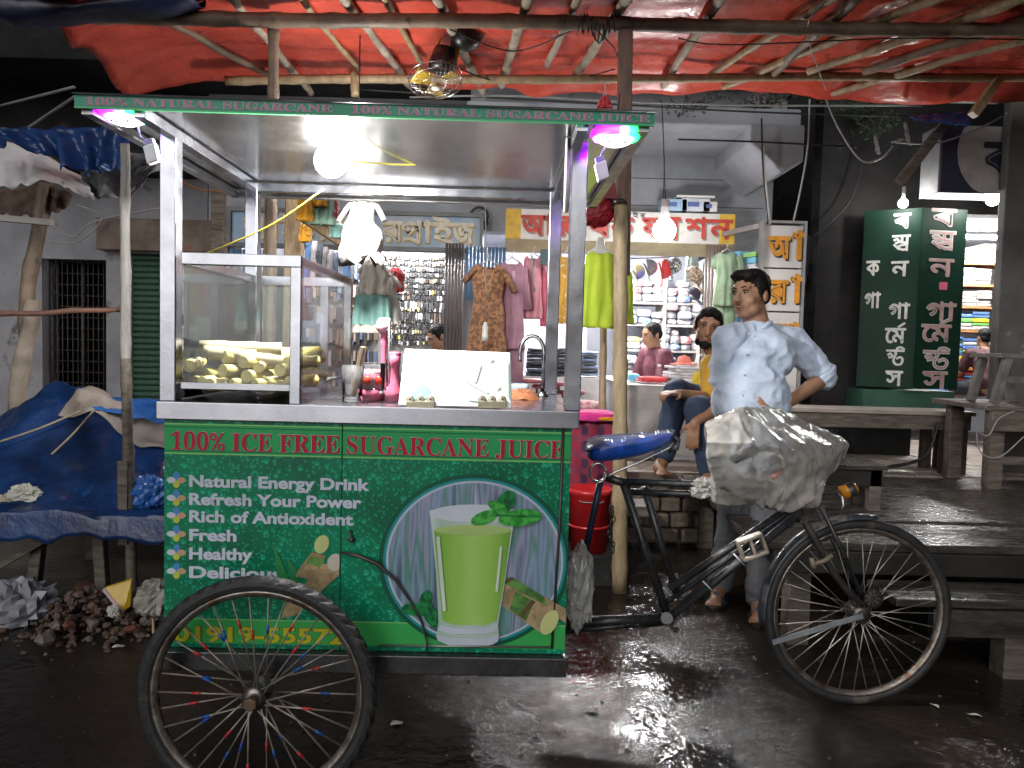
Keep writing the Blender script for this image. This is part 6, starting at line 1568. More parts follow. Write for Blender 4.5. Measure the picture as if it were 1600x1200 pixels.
MB().box(x0, x1, 5.51, 5.70, bz-.034, bz-.004).build('seat_board', pm('pale_board', (.40, .36, .32), .55), bn, bevel=.004)
MB().box(x0+.02, x1-.02, 5.34, 5.38, bz-.135, bz-.03).build('apron', old_wood, bn, bevel=.004)
for x in (x0+.06, x1-.17, x1-.06):
    for yy in (5.36, 5.62): MB().box(x-.035, x+.035, yy, yy+.06, .49, bz-.034).build('leg', pm('dark_reddish_timber', (.075, .05, .045), .6, 0, (.04, .028, .025), 8, .3, 30), bn, bevel=.004)
MB().box(x1-.17, x1-.06, 5.38, 5.41, .62, .66).build('stretcher', old_wood, bn)
tb = thing('market_table', 'heavy weathered timber table at the right edge', 'table', (3.3, 4.9, .49))
tx0 = A(1524, 640, 4.85).x; tz = A(1560, 632, 4.9).z
for i in range(3): MB().box(tx0, tx0+1.6, 4.72+i*.22, 4.93+i*.22, tz-.03, tz+.003*i).build('plank', old_wood, tb, bevel=.005)
MB().box(tx0+.02, tx0+1.6, 4.70, 4.74, tz-.16, tz-.031).build('apron', old_wood, tb, bevel=.005)
for x, yy in ((tx0+.10, 4.76), (tx0+.42, 4.76), (tx0+.1, 5.2), (tx0+1.2, 4.8)): MB().box(x-.045, x+.045, yy, yy+.08, .49, tz-.031).build('leg', old_wood, tb, bevel=.005)
MB().box(tx0+.1, tx0+.8, 4.79, 4.82, .66, .71).build('stretcher', old_wood, tb)
tz2 = tz+.008
tr_ = thing('trestle_stool', 'small grey A-frame wooden stool standing on the market table', 'stool', (tx0+.3, 4.95, tz2))
gw_ = pm('grey_timber', (.17, .16, .15), .7, 0, (.09, .085, .08), 7, .3, 30)
for sx_, yy in ((-1, 4.85), (1, 4.85), (-1, 5.1), (1, 5.1)): MB().bar((tx0+.26+sx_*.14, yy, tz2), (tx0+.26+sx_*.07, yy, tz2+.30), .05, .045, up=(0, 1, 0)).build('leg', gw_, tr_, bevel=.004)
MB().box(tx0+.13, tx0+.39, 4.82, 5.16, tz2+.3, tz2+.33).build('seat', gw_, tr_, bevel=.004); MB().box(tx0+.14, tx0+.38, 4.84, 4.87, tz2+.14, tz2+.18).build('stretcher', gw_, tr_)
lb = thing('low_bench', 'low dark wooden bench on the deck behind the polythene cover', 'bench', (1.95, 4.1, .5))
x0, x1 = A(1225, 735, 4.1).x, A(1372, 730, 4.1).x; lz = A(1340, 722, 4.1).z
MB().box(x0, x1, 3.98, 4.24, lz-.025, lz).build('seat', wet_wood, lb, bevel=.004); MB().box(x0+.01, x1-.02, 4.0, 4.03, lz-.12, lz-.026).build('apron', pm('black_wet_beam', (.03, .028, .027), .35), lb, bevel=.004)
for x in (x0+.05, x1-.09):
    for yy in (4.0, 4.18): MB().box(x, x+.065, yy, yy+.045, .5, lz-.026).build('leg', old_wood, lb, bevel=.004)
wire('black strap trailing from the long bench onto the tiled walkway', [A(1466, 660, 5.3), A(1458, 690, 5.3), A(1446, 712, 5.28), A(1420, 724, 5.26), A(1375, 731, 5.24)], .012, kw, 'strap')
wire('pale loose wire hanging from the market table', [A(1528, 675, 4.68), A(1545, 680, 4.66), A(1560, 655, 4.66), A(1585, 642, 4.66)], .004, gw)
wire('pale wire sagging beneath the market table', [A(1525, 665, 4.68), A(1532, 706, 4.67), A(1562, 714, 4.66), A(1600, 682, 4.66)], .004, gw)

# ================================================================ CLOTH TABLE AND SHOP GOODS
ct_ = thing('cloth_table', 'high goods platform covered with clear plastic in the right shop', 'table', (1.0, 6.2, .49))
x0, x1 = A(975, 640, 5.75).x, A(1180, 640, 5.75).x; zt = A(1040, 604, 5.75).z
MB().box(x0, x1, 5.75, 7.7, .49, zt).build('platform', pm('white_cloth', (.5, .5, .53), .7, 0, (.4, .4, .43), 5, .2, 30), ct_)
def film(u, v):
    x = lerp(x0-.02, x1, u); 
    p = V(x, 5.74, lerp(zt+.006, .55, v)); p.y -= .04+.06*v*(.5+.5*math.sin(u*17+3*nz((u*5, v*3, 0), 1)))+.03*abs(nz((u*9, v*6, 0), 1)); return p
MB().grid(film, 50, 20).build('plastic_skirt', sheet('table_film', (.8, .78, .74), .22, .14, .6, 14, .3), ct_)
MB().grid(lambda u, v: V(lerp(x0-.02, x1, u), 5.70+v*1.2, zt+.006+.008*abs(nz((u*9, v*9, 0), 1))), 24, 24).build('top_film', pm('white_plastic', (.72, .72, .74), .3), ct_)
def fold_stack(label, group, px_, py_, Y, wpx, n, hpx, cols, name='folded_garment', cat='clothes', dep=.22, unique=True):
    k_ = Y/FPX; base = A(px_, py_, Y)
    for i in range(n):
        c = base+V(random.uniform(-.01, .01), 0, hpx*k_*(i+.5)); mb = MB(); w_ = wpx*k_*random.uniform(.92, 1.05)/2; h_ = hpx*k_*.47
        mb.tube([c+V(-w_, dep/2, 0), c+V(-w_*.96, dep/2, 0), c+V(0, dep/2, random.uniform(-.004, .004)), c+V(w_*.96, dep/2, 0), c+V(w_, dep/2, 0)], [h_*.6, h_, h_*1.06, h_, h_*.6], 10)
        mb.v = [V(p.x, c.y+(p.y-(c.y+dep/2))/max(h_, .001)*dep*.5+dep/2, p.z) for p in mb.v]
        tag(mb.build(name, cols[i % len(cols)]), label, cat, group)
den = [pm('denim_a', (.10, .12, .16), .8, 0, (.05, .06, .085), 14, .3, 60), pm('denim_b', (.15, .17, .20), .8, 0, (.07, .085, .11), 14, .3, 60), pm('denim_c', (.05, .055, .07), .8, 0, (.03, .033, .045), 14, .3, 60)]
lden = [pm('denim_pale', (.3, .4, .58), .8, 0, (.2, .28, .42), 14, .3, 60), pm('denim_b', (.15, .17, .20), .8)]
for q, (px_, n, cols) in enumerate(((836, 8, den), (862, 8, den), (886, 8, den), (921, 7, lden))):
    fold_stack(('folded dark jeans in the stack beside the mauve suit', 'folded dark jeans in the stack behind the cart rear post', 'folded dark jeans in the stack behind the cart front post', 'folded pale blue jeans in the stack under the lime kurta')[q], 'stacks of folded jeans', px_, 588, 6.6, 27, n, 5.6, cols)
jt = thing('jeans_counter', 'low white counter carrying the stacks of folded jeans', 'counter', (A(870, 600, 6.55).x, 6.6, .49))
a, b_ = A(815, 600, 6.52).x, A(940, 600, 6.52).x
MB().box(a, b_, 6.52, 7.2, .49, A(870, 589, 6.52).z).build('body', pm('white_laminate', (.66, .66, .68), .4), jt, bevel=.006)
MB().box(a, b_, 8.0, 8.02, 1.0, 2.3).build('back_board', pm('lilac_board', (.40, .42, .56), .6), jt)
rseat = pm('dark_red_seat', (.26, .07, .08), .45); slim = pm('thin_chrome', (.5, .5, .5), .3, 1)
for i, (px_, py_, lab) in enumerate(((833, 592, 'round red-seated steel stool farthest left behind the tap'), (852, 601, 'round red-seated steel stool just right of the tap'), (886, 597, 'round steel stool half hidden by the cart posts'), (893, 610, 'low round red-seated steel stool beside the cart front post'))):
    c = A(px_, py_, 5.9+.05*i); t = thing('stool', lab, 'stool', (c.x, c.y, .49), 'round steel stools')
    MB().lathe([(0, 0), (.105, 0), (.112, .012), (.10, .03), (0, .032)], c-V(0, 0, .03), (0, 0, 1), 24).build('seat', rseat, t)
    for q in range(4):
        a_ = math.pi/4+q*math.pi/2; MB().tube([c+V(.095*math.cos(a_), .095*math.sin(a_), -.03), V(c.x+.12*math.cos(a_), c.y+.12*math.sin(a_), .49)], .008, 7).build('leg', slim, t)
    MB().tube([V(c.x+.11*math.cos(t_), c.y+.11*math.sin(t_), .49+.15) for t_ in [2*math.pi*j/16 for j in range(17)]], .006, 6).build('ring', slim, t)
# ---- wrapped packs on the cloth shop rack
rack = thing('goods_rack', 'white shelf rack full of plastic wrapped garments in the right shop', 'rack', (A(1045, 500, 8.3).x, 8.4, .49))
rx0, rx1 = A(985, 480, 8.2).x, A(1085, 480, 8.2).x
shz = [1.02, 1.34, 1.62, 1.86]
for z in shz: MB().box(rx0-.1, rx1+.05, 8.15, 8.6, z-.025, z).build('shelf', pm('grey_shelf', (.42, .40, .38), .6), rack)
for x in (rx0-.1, (rx0+rx1)/2, rx1+.03): MB().box(x, x+.03, 8.13, 8.6, .49, 2.3).build('upright', pm('cream_upright', (.58, .55, .5), .6), rack)
packm = [sheet('clear_pack_film', (.86, .86, .88), .5, .18, .8, 30), pm('wrapped_white', (.66, .66, .68), .25, 0, (.36, .36, .39), 12, .5, 30), pm('wrapped_grey', (.42, .42, .45), .25, 0, (.68, .68, .7), 10, .5, 30), pm('wrapped_dark', (.16, .15, .17), .25, 0, (.55, .55, .57), 12, .5, 30), pm('wrapped_pink', (.6, .38, .4), .25, 0, (.7, .68, .68), 12, .5, 30), pm('wrapped_blue', (.16, .28, .5), .25, 0, (.6, .62, .66), 12, .5, 30), pm('wrapped_yellow', (.6, .45, .12), .25, 0, (.66, .64, .6), 12, .5, 30), pm('wrapped_red', (.5, .1, .1), .25, 0, (.66, .62, .62), 12, .5, 30)]
def pack(c, w_, h_, d_, mt, name, label, cat, group, seed):
    mb = MB(); mb.ell((0, 0, 0), 1, None, 12, 8)
    for i, v in enumerate(mb.v):
        q = V(*[math.copysign(abs(k_)**.55, k_) for k_ in v]); q *= 1+.16*nz(v, 2.6, seed)
        mb.v[i] = Vector(c)+V(q.x*w_/2, q.y*d_/2, q.z*h_/2)
    mb.sm = [False]*len(mb.sm)
    return tag(mb.build(name, mt), label, cat, group)
random.seed(11); sd_ = 0
lv = ('bottom', 'second', 'third', 'top')
for li, z in enumerate(shz):
    x = rx0-.04
    while x < rx1+.02:
        w_ = random.uniform(.10, .17); zz = z
        for q in range(random.choice((2, 3, 3))):
            h_ = random.uniform(.06, .10); sd_ += 1
            if zz+h_ > z+.27: break
            pack((x+w_/2, 8.28+random.uniform(-.05, .03), zz+h_/2), w_*1.02, h_*1.08, .24, random.choice(packm[1:4] if random.random() < .78 else packm[4:]), 'wrapped_pack', 'plastic wrapped garment pack on the %s shelf of the shop rack' % lv[li], 'packet', 'wrapped packs on the shop rack', sd_); zz += h_
        x += w_*.98
part('side_panel', [(rx1+.09, rx1+.50, 8.1, 8.6, .49, 2.35)], pm('pale_cupboard', (.45, .47, .52), .4), rack)
# corrugated shutters folded at the piers
for i, (a, b_, t_, bt, lab) in enumerate(((1098, 1128, 383, 590, 'brown folded shutter slats at the right of the cloth shop'), (694, 724, 380, 560, 'folded grey shutter poles between the two shops'), (727, 790, 386, 470, 'blue corrugated shutter behind the brown kurta'), (357, 420, 390, 415, 'blue corrugated shutter edge above the cane box'))):
    X0, X1, Z0, Z1 = pext(a, t_, b_, bt, 6.35-.05*i); t = thing('folded_shutter', lab, 'shutter', ((X0+X1)/2, 6.35, Z0)); n = 6 if i != 2 else 11
    mt = (pm('brown_slat', (.26, .2, .17), .5, .2), pm('grey_pole', (.16, .14, .14), .5, .4), pm('blue_slat', (.10, .22, .38), .45, .2), pm('blue_slat', (.10, .22, .38), .45, .2))[i]
    for q in range(n):
        x = lerp(X0, X1, (q+.5)/n); MB().tube([(x, 6.35-.05*i, Z0), (x, 6.35-.05*i, Z1)], (X1-X0)/n*.42, 8).build('slat', mt, t)
# ---- watch straps / accessories wall of the left shop (hundreds of tiny pieces)
wt = MB(); random.seed(2)
X0, X1, Z0, Z1 = pext(598, 400, 716, 540, 8.3)
MB().box(X0-.9, X1+.02, 8.34, 8.36, .6, 2.35).build('display_board', pm('pale_display', (.30, .29, .28), .6), row)
def goods_mat(name, stops):
    mt, nt, b = _new(name); g_ = nt.nodes.new('ShaderNodeNewGeometry')
    rp = _ramp(nt, g_.outputs['Random Per Island'], stops); rp.color_ramp.interpolation = 'CONSTANT'
    nt.links.new(rp.outputs[0], b.inputs['Base Color']); b.inputs['Roughness'].default_value = .35; return mt
for r_ in range(16):
    z = lerp(Z1, Z0+.05, r_/15)
    for q in range(28):
        x = lerp(X0, X1, (q+random.uniform(.35, .65))/28); h_ = random.uniform(.035, .055)*(2.0 if r_ in (8, 10) else 1); w_ = random.uniform(.008, .0125); wt.box(x-w_, x+w_, 8.27+random.uniform(0, .03), 8.33, z-h_, z-random.uniform(0, .012))
o = wt.build('hanging_accessories', goods_mat('watch_goods', [(0, (.02, .02, .024)), (.28, (.3, .3, .31)), (.45, (.06, .06, .065)), (.62, (.5, .5, .5)), (.72, (.03, .028, .03)), (.88, (.16, .1, .07)), (.95, (.55, .5, .1))])); struct(o, 'stuff'); o['label'] = 'wall of tiny hanging watches and straps in the left shop'; o['category'] = 'accessories'
wt = MB()
for r_ in range(6):
    for q in range(26):
        x = lerp(-2.5, X0-.05, (q+random.uniform(.2, .8))/26); z = 2.2-r_*.24; wt.box(x-.018, x+.018, 8.25, 8.33, z-random.uniform(.1, .2), z)
o = wt.build('hanging_belts', goods_mat('belt_goods', [(0, (.03, .03, .03)), (.3, (.12, .08, .06)), (.5, (.05, .05, .06)), (.7, (.25, .2, .17)), (.85, (.08, .1, .16))])); struct(o, 'stuff'); o['label'] = 'rows of hanging belts at the back of the left shop'; o['category'] = 'accessories'
# ---- right garment shop stock
random.seed(8)
cols2 = [pm('stock_%d' % i, c, .35, 0, None, 14, .3, 40) for i, c in enumerate([(.5, .48, .46), (.62, .6, .58), (.33, .32, .32), (.6, .5, .05), (.15, .4, .1), (.1, .2, .45), (.55, .18, .04), (.5, .07, .05), (.62, .35, .05)])]
gr_ = thing('stock_rack', 'lit wooden shelf rack of folded clothes in the right garment shop', 'rack', (4.3, 7.6, .49))
for i, z in enumerate((2.30, 2.08, 1.86, 1.62, 1.32)): MB().box(3.45, 6.3, 7.5, 7.9, z-.02, z).build('shelf', pm('orange_wood', (.45, .22, .09), .5), gr_)
for i, (z, top) in enumerate(((2.30, 2.5), (2.08, 2.26), (1.86, 2.04), (1.62, 1.83), (1.32, 1.58), (.95, 1.28))):
    x = 3.55
    while x < 4.75:
        w_ = random.uniform(.13, .19); zz = z
        while zz < top-.05:
            h_ = random.uniform(.03, .05); cs_ = cols2[:3] if i < 3 else cols2[3:6]+cols2[:1] if i < 5 else cols2[5:]
            mb = MB().box(x, x+w_-.006, 7.5+random.uniform(0, .02), 7.8, zz+.001, zz+h_-.003)
            tag(mb.build('folded_garment', random.choice(cs_), bevel=.008), 'folded garment on the %s level of the right garment shop' % ('top', 'second', 'third', 'fourth', 'fifth', 'lowest')[i], 'clothes', 'folded stock of the right shop'); zz += h_
        x += w_
# ================================================================ HANGING CLOTHES
def garment(label, px_, y0, y1, Y, prof, mt, sleeves=(), dep=.035, neck=6, hang=True, name='hanging_garment', cat='clothes', group='clothes hung outside the shops', seed=0, fold=.010, legs=None, extra=None, ruf=.05, hem=.008):
    k_ = Y/FPX; c = A(px_, y0, Y); H = A(px_, y0, Y).z - A(px_, y1, Y).z
    def hw(t):
        for i in range(len(prof)-1):
            if prof[i][0] <= t <= prof[i+1][0]:
                a, b_ = prof[i], prof[i+1]; return lerp(a[1], b_[1], (t-a[0])/(b_[0]-a[0]))*k_
        return prof[-1][1]*k_
    mb = MB(); n, m_ = 26, 40; vs = []
    for i in range(n+1):
        t = i/n; w_ = hw(t)
        for j in range(m_):
            a = 2*math.pi*j/m_; x = math.cos(a); s_ = math.sin(a)
            dd = dep*(.35+.65*min(1, t*5)) * (1+.25*t)
            y = math.copysign(abs(s_)**.8, s_)*dd + fold*(.2+t)*math.sin(x*9+3*nz((x*2, t*2, seed), 1, seed)+seed)*(abs(s_) > .2)
            zz = c.z - t*H - (.03*k_*FPX/6 if 0 else 0) + (neck*k_*(1-abs(x))*-1 if i == 0 else 0) + .006*t*nz((x*5, seed, 0), 1) + hem*t*t*nz((x*4, s_*3, seed), 1, seed)
            w2 = w_*(1+ruf*2*nz((t*5, x*1.3, seed+2), 1, seed)); vs.append(V(c.x + x*w2 + .006*nz((t*6, x*2, seed), 1), Y+y, zz))
    mb.add(vs, [(i*m_+j, i*m_+(j+1) % m_, (i+1)*m_+(j+1) % m_, (i+1)*m_+j) for i in range(n) for j in range(m_)] + [tuple(range(m_)), tuple(n*m_+j for j in range(m_))], True)
    o = tag(mb.build(name, mt), label, cat, group)
    for sg, ln, ang, wp_ in sleeves:
        p = V(c.x+sg*hw(.06)*.86, Y, c.z-.05*H-.01); d = V(sg*math.sin(ang), -.05, -math.cos(ang))
        MB().tube([p, p+d*ln*k_*.5, p+d*ln*k_], [wp_*k_*.9, wp_*k_, wp_*k_*1.02], 14, flat=.45).build('sleeve', mt, o)
    if legs:
        for sg in (-1, 1):
            w_ = hw(1); p = V(c.x+sg*w_*.42, Y+.01, c.z-H*.97); MB().tube([p, p+V(0, 0, -legs*k_*.5), p+V(sg*.004, 0, -legs*k_)], [w_*.52, w_*.46, w_*.40], 14, flat=.5).build('trouser_leg', mt, o)
    if extra: extra(o, c, H, k_, hw)
    if hang: MB().tube([c+V(-hw(.04)*.7, 0, -.012), c+V(0, 0, .03), c+V(hw(.04)*.7, 0, -.012)], .005, 6).tube([c+V(0, 0, .03), c+V(0, 0, .06), c+V(.014, 0, .075), c+V(.022, 0, .06)], .003, 5).build('hanger', pm('hanger_plastic', (.5, .5, .5), .4), o)
    return o
def fab(name, col, col2=None, ns=9, bump=.2): return pm(name, col, .8, 0, col2, ns, bump, 90, sheen=.1)
brown = pm('brown_print', (.30, .145, .07), .8, 0, (.13, .065, .035), 34, .2, 90, lo=.46, hi=.54, spots=(22, .66, (.4, .26, .14))); mauve = fab('mauve_cotton', (.36, .19, .26)); pinkc = fab('rose_cotton', (.62, .27, .33)); hotpink = fab('hot_pink_cotton', (.68, .16, .24)); lime = fab('lime_cotton', (.42, .55, .035), (.36, .48, .03)); must = pm('mustard_print', (.48, .29, .04), .8, 0, (.66, .55, .36), 22, .2, 90, lo=.40, hi=.44); sage = fab('sage_cotton', (.24, .34, .22)); teal = fab('teal_cotton', (.28, .52, .48)); creamc = fab('cream_cotton', (.72, .68, .6)); whitec = fab('white_cotton', (.78, .75, .73)); orangec = fab('orange_cotton', (.70, .33, .02)); redc = fab('red_cotton', (.55, .04, .05)); seag = fab('seagreen_cotton', (.33, .52, .42)); slatec = fab('slate_cloth', (.10, .16, .18))
kurta = [(0, 14), (.04, 24), (.12, 27), (.35, 22), (.6, 26), (1, 33)]
def yoke(o, c, H, k_, hw): MB().tube([c+V(-.04, -.05, -.05), c+V(0, -.052, -.25), c+V(.04, -.05, -.05)], .006, 6).build('neck_trim', fab('gold_trim', (.45, .28, .12)), o)
garment('brown printed kurta with short sleeves hanging left of the mauve suit', 764, 412, 562, 5.6, kurta, brown, ((-1, 26, .7, 11), (1, 40, .55, 12)), .05, 16, extra=yoke, seed=1)
def placket(o, c, H, k_, hw): MB().box(c.x+.005, c.x+.03, c.y-.062, c.y-.058, c.z-.27, c.z-.08).build('placket', fab('pale_mauve_trim', (.55, .38, .45)), o)
garment('long mauve kurta suit with trousers between the brown and pink clothes', 800, 408, 545, 5.75, [(0, 12), (.05, 20), (.15, 22), (.4, 18), (.7, 21), (1, 25)], mauve, ((1, 66, .12, 7), (-1, 30, .5, 9)), .055, 14, legs=66, extra=placket, seed=2)
garment('rose pink short kurta with grey tie hanging right of the mauve suit', 833, 400, 498, 5.9, [(0, 10), (.05, 15), (.4, 14), (1, 17)], pinkc, ((1, 24, .5, 7),), .04, 10, seed=3, extra=lambda o, c, H, k_, hw: MB().tube([c+V(-.01, -.05, 0), c+V(.0, -.056, -.2), c+V(.02, -.052, -.28)], .008, 6).build('tie', fab('grey_tie', (.3, .3, .31)), o))
garment('hot pink suit hanging half behind the rear cart post', 858, 402, 510, 6.0, [(0, 9), (.05, 14), (.5, 13), (.75, 14), (1, 11)], hotpink, (), .04, 8, seed=4)
garment('mustard suit with pale floral print between the two cart posts', 886, 398, 506, 6.05, [(0, 12), (.05, 17), (.5, 16), (1, 19)], must, (), .04, 8, seed=5)
tag(MB().obox(A(853, 402, 5.85), V(.045, 0, 0), V(0, .01, 0), V(0, 0, .06)).build('folded_cloth', slatec, bevel=.004), 'dark slate folded cloth hung at the top rail near the cart rear post', 'cloth')
lk = garment('lime green sleeveless kurta hanging on a white hanger at the bamboo post', 938, 392, 512, 4.55, [(0, 14), (.05, 22), (.3, 24), (.7, 26), (1, 29)], lime, (), .045, 8, seed=6, fold=.012)
garment('second lime green kurta hanging behind the bamboo post', 978, 425, 506, 4.8, [(0, 8), (.1, 11), (1, 15)], lime, (), .035, 4, seed=7)
c = A(938, 384, 4.55)
MB().prism([c+V(-.09, -.01, -.05), c+V(-.03, -.01, -.01), c+V(-.02, -.01, .05), c+V(.02, -.01, .05), c+V(.03, -.01, -.01), c+V(.09, -.01, -.05)], (0, .03, 0)).build('bust_hanger', pm('white_bust', (.66, .66, .64), .4), lk, bevel=.008)
garment('sage green shirt and trouser set hanging by the brown slats', 1136, 394, 478, 6.1, [(0, 12), (.06, 18), (.5, 16), (1, 19)], sage, ((1, 32, .25, 9), (-1, 20, .2, 6)), .045, 6, legs=52, seed=8)
# white and teal frocks near the bulb
garment('dazzling white frock hanging just behind the cart bulb', 568, 300, 406, 3.2, [(0, 8), (.06, 17), (.25, 19), (.45, 22), (.6, 30), (.8, 31), (1, 37)], whitec, ((-1, 44, .55, 8), (1, 40, .5, 9)), .06, 4, seed=9, fold=.04, ruf=.22, hem=.09)
tf = garment('cream frock with a teal skirt band hanging below the white frock', 584, 405, 462, 3.9, [(0, 9), (.12, 18), (.5, 22), (1, 26)], creamc, ((1, 24, .5, 8), (-1, 20, .6, 8)), .05, 4, seed=10, fold=.02, ruf=.12)
k_ = 3.9/FPX
def skirt(name, py0, py1, w0, w1, mt):
    c0, c1_ = A(582, py0, 3.9), A(580, py1, 3.9); mb = MB(); m_ = 44; vs = []
    for i in range(7):
        t = i/6
        for j in range(m_):
            a = 2*math.pi*j/m_; w_ = lerp(w0, w1, t)*k_; vs.append(lerp(c0, c1_, t)+V(math.cos(a)*w_, math.sin(a)*.07+.016*math.sin(a*11+seedv)*(.4+t), 0))
    mb.add(vs, [(i*m_+j, i*m_+(j+1) % m_, (i+1)*m_+(j+1) % m_, (i+1)*m_+j) for i in range(6) for j in range(m_)], True); mb.build(name, mt, tf)
seedv = 1.0; skirt('teal_band', 462, 508, 26, 30, teal); skirt('cream_hem', 508, 520, 30, 31, creamc)
garment('white baby frock hanging to the right of the teal-banded frock', 610, 425, 508, 4.1, [(0, 6), (.3, 9), (.7, 14), (1, 18)], whitec, ((1, 20, .6, 6),), .04, 3, seed=11, ruf=.2, hem=.05)
garment('small red and yellow baby suit hanging right of the frocks', 618, 418, 455, 4.3, [(0, 5), (.3, 14), (1, 12)], redc, ((-1, 22, .6, 7),), .05, 3, seed=12)
for i, (px_, y0, y1, w_, mt, lab) in enumerate(((478, 298, 345, 13, orangec, 'orange child shirt hanging leftmost on the slanting rail'), (500, 298, 322, 12, orangec, 'orange scarf hanging second on the slanting rail'), (490, 322, 350, 12, seag, 'sea-green frock hanging under the orange scarf'), (512, 300, 352, 12, seag, 'pale green frock hanging right of the orange scarf'), (523, 300, 340, 5, redc, 'narrow red garment hanging next to the white frock'), (477, 350, 378, 9, orangec, 'orange shorts hanging below the slanting rail'), (527, 348, 372, 11, teal, 'teal child top hanging low near the white frock'), (507, 352, 364, 8, redc, 'small red garment under the slanting rail'))):
    garment(lab, px_, y0, y1, 3.9+.03*i, [(0, w_*.5), (.15, w_*.9), (1, w_)], mt, (), .035, 2, seed=20+i, group='children clothes on the slanting rail')
o = MB().bar(A(468, 336, 3.95), A(552, 392, 4.2), .03, .045).build('slanting_rail', pm('tan_timber', (.34, .25, .15), .65)); tag(o, 'slanting timber rail carrying the children clothes', 'rail')
rl = [pm('hung_%d' % i, c, .8, 0, None, 10, .2, 60) for i, c in enumerate([(.12, .25, .5), (.5, .48, .5), (.06, .07, .09), (.2, .2, .22), (.3, .28, .3), (.09, .12, .2), (.35, .4, .5)])]
for i in range(8):
    px_ = 483+i*8.5; y0 = 372+i*4.5
    garment('dark or blue trousers hanging in the row below the slanting rail', px_, y0, y0+60+random.uniform(-6, 10), 4.3+.03*i, [(0, 3.5), (.1, 4.4), (1, 4.8)], rl[i % 7], (), .05, 1, name='hanging_trousers', seed=40+i, group='trousers in the row below the slanting rail', hang=False)
for i in range(7):
    px_ = 352+i*17; garment('dark trousers hanging behind the cane box glass', px_, 408, 540, 5.9, [(0, 5), (.1, 7), (1, 8)], rl[(i*3+1) % 7], (), .05, 1, name='hanging_trousers', seed=60+i, group='trousers seen through the cane box', hang=False)
# caps on a string in the cloth shop
def cap_(label, px_, py_, r_, mt, tilt, Y=6.9):
    c = A(px_, py_, Y); k_ = Y/FPX*r_; M = Matrix.Rotation(tilt, 3, 'Y'); t = thing('cap', label, 'cap', c-V(0, 0, k_)); mb = MB()
    mb.lathe([(k_*math.sin(a), k_*1.15*math.cos(a)) for a in [math.pi/2*i/6 for i in range(1, 7)]], c, M @ V(.25, -.2, .9), 20); mb.build('crown', mt, t, thick=.003)
    b = c+(M @ V(k_*.8, -k_*.7, -.02)); mb = MB(); mb.grid(lambda u, v: c+(M @ V(k_*math.cos(-2.0+2.6*u)*(.95+.75*v), k_*math.sin(-2.0+2.6*u)*(.95+.75*v), -.02-.03*v)), 16, 4); mb.build('peak', mt, t, thick=.004)
cap_('grey baseball cap hanging in the cloth shop', 1012, 418, 13, fab('grey_cap', (.16, .19, .22)), 1.1); cap_('red baseball cap hanging in the cloth shop', 1034, 420, 16, fab('red_cap', (.62, .05, .05)), 1.3)
cap_('black and white patterned cap hanging right of the red cap', 1050, 415, 13, pm('bw_print', (.6, .6, .6), .8, 0, (.03, .03, .03), 60, lo=.48, hi=.52), 1.2); cap_('floral sun hat hanging at the right of the caps', 1080, 435, 17, pm('floral_print', (.62, .5, .4), .8, 0, (.2, .12, .08), 40, lo=.45, hi=.55), .6); cap_('blue and yellow cap hanging leftmost in the cloth shop', 994, 425, 12, fab('blue_yellow_cap', (.12, .12, .5), (.6, .5, .1), 8), 1.0)
cap_('dark cap hanging below the floral hat', 1082, 462, 12, fab('dark_cap', (.05, .05, .08)), .3)
wire('cord carrying the caps in the cloth shop', [A(985, 404, 6.9), A(1040, 402, 6.9), A(1096, 398, 6.9)], .006, gw)
garment('pale sheer scarf hanging beside the floral sun hat', 1082, 396, 440, 7.2, [(0, 9), (1, 11)], fab('sheer_mint', (.55, .64, .58)), (), .03, 1, seed=31)
# goods lying on the cloth table
zt_ = zt+.016
for i, (px_, py_, w_, h_, d_, mt, lab) in enumerate(((1020, 590, .24, .05, .2, redc, 'bright red folded cloth on the plastic covered platform'), (1012, 596, .2, .03, .16, pinkc, 'pink folded cloth lying before the red one'), (990, 590, .1, .06, .14, fab('sky_cloth', (.12, .4, .6)), 'sky blue cloth at the left end of the platform'), (988, 573, .12, .06, .16, pinkc, 'pink printed cloth heap beside the shopkeeper knees'))):
    c = A(px_, py_, 6.0+.1*i); pack((c.x, c.y, zt_+h_/2+.002), w_, h_, d_, mt, 'folded_cloth', lab, 'cloth', 'cloths on the platform', i)
c = A(1068, 590, 6.0)
for i in range(6):
    mb = MB().obox((c.x+.02*math.sin(i*2), c.y, zt_+.012+i*.024), V(.15-.008*i, .02*math.cos(i*3), 0), V(-.01, .12, 0), V(0, 0, .0105)); tag(mb.build('shirt_pack', packm[1+i % 2], bevel=.004), 'flat wrapped shirt in the stack under the pink hat', 'packet', 'wrapped shirts under the pink hat')
zc = zt_+.155; mb = MB().lathe([(0, .075), (.045, .06), (.06, .02), (.062, .008), (.115, -.004), (.117, .0), (.06, .014)], (c.x, c.y, zc), (0, 0, 1), 26); tag(mb.build('sun_hat', pm('coral_hat', (.66, .2, .16), .8, 0, (.58, .14, .1), 9)), 'coral pink sun hat on the stack of wrapped shirts', 'hat')
c = A(1030, 580, 6.0); t = thing('water_bottle', 'small clear water bottle before the shopkeeper', 'bottle', (c.x, c.y, zt_)); MB().lathe([(0, 0), (.028, 0), (.03, .01), (.03, .09), (.012, .12), (.012, .135)], (c.x, c.y, zt_), (0, 0, 1), 16).build('body', clear, t); MB().lathe([(.014, .13), (.014, .15), (0, .15)], (c.x, c.y, zt_), (0, 0, 1), 14).build('lid', whitec, t)
c = A(1092, 592, 5.9); pack((c.x, c.y, zt_+.05), .12, .10, .12, fab('yellow_cloth', (.62, .45, .02)), 'yellow_cloth', 'bright yellow cloth beside the bearded man', 'cloth', None, 3)
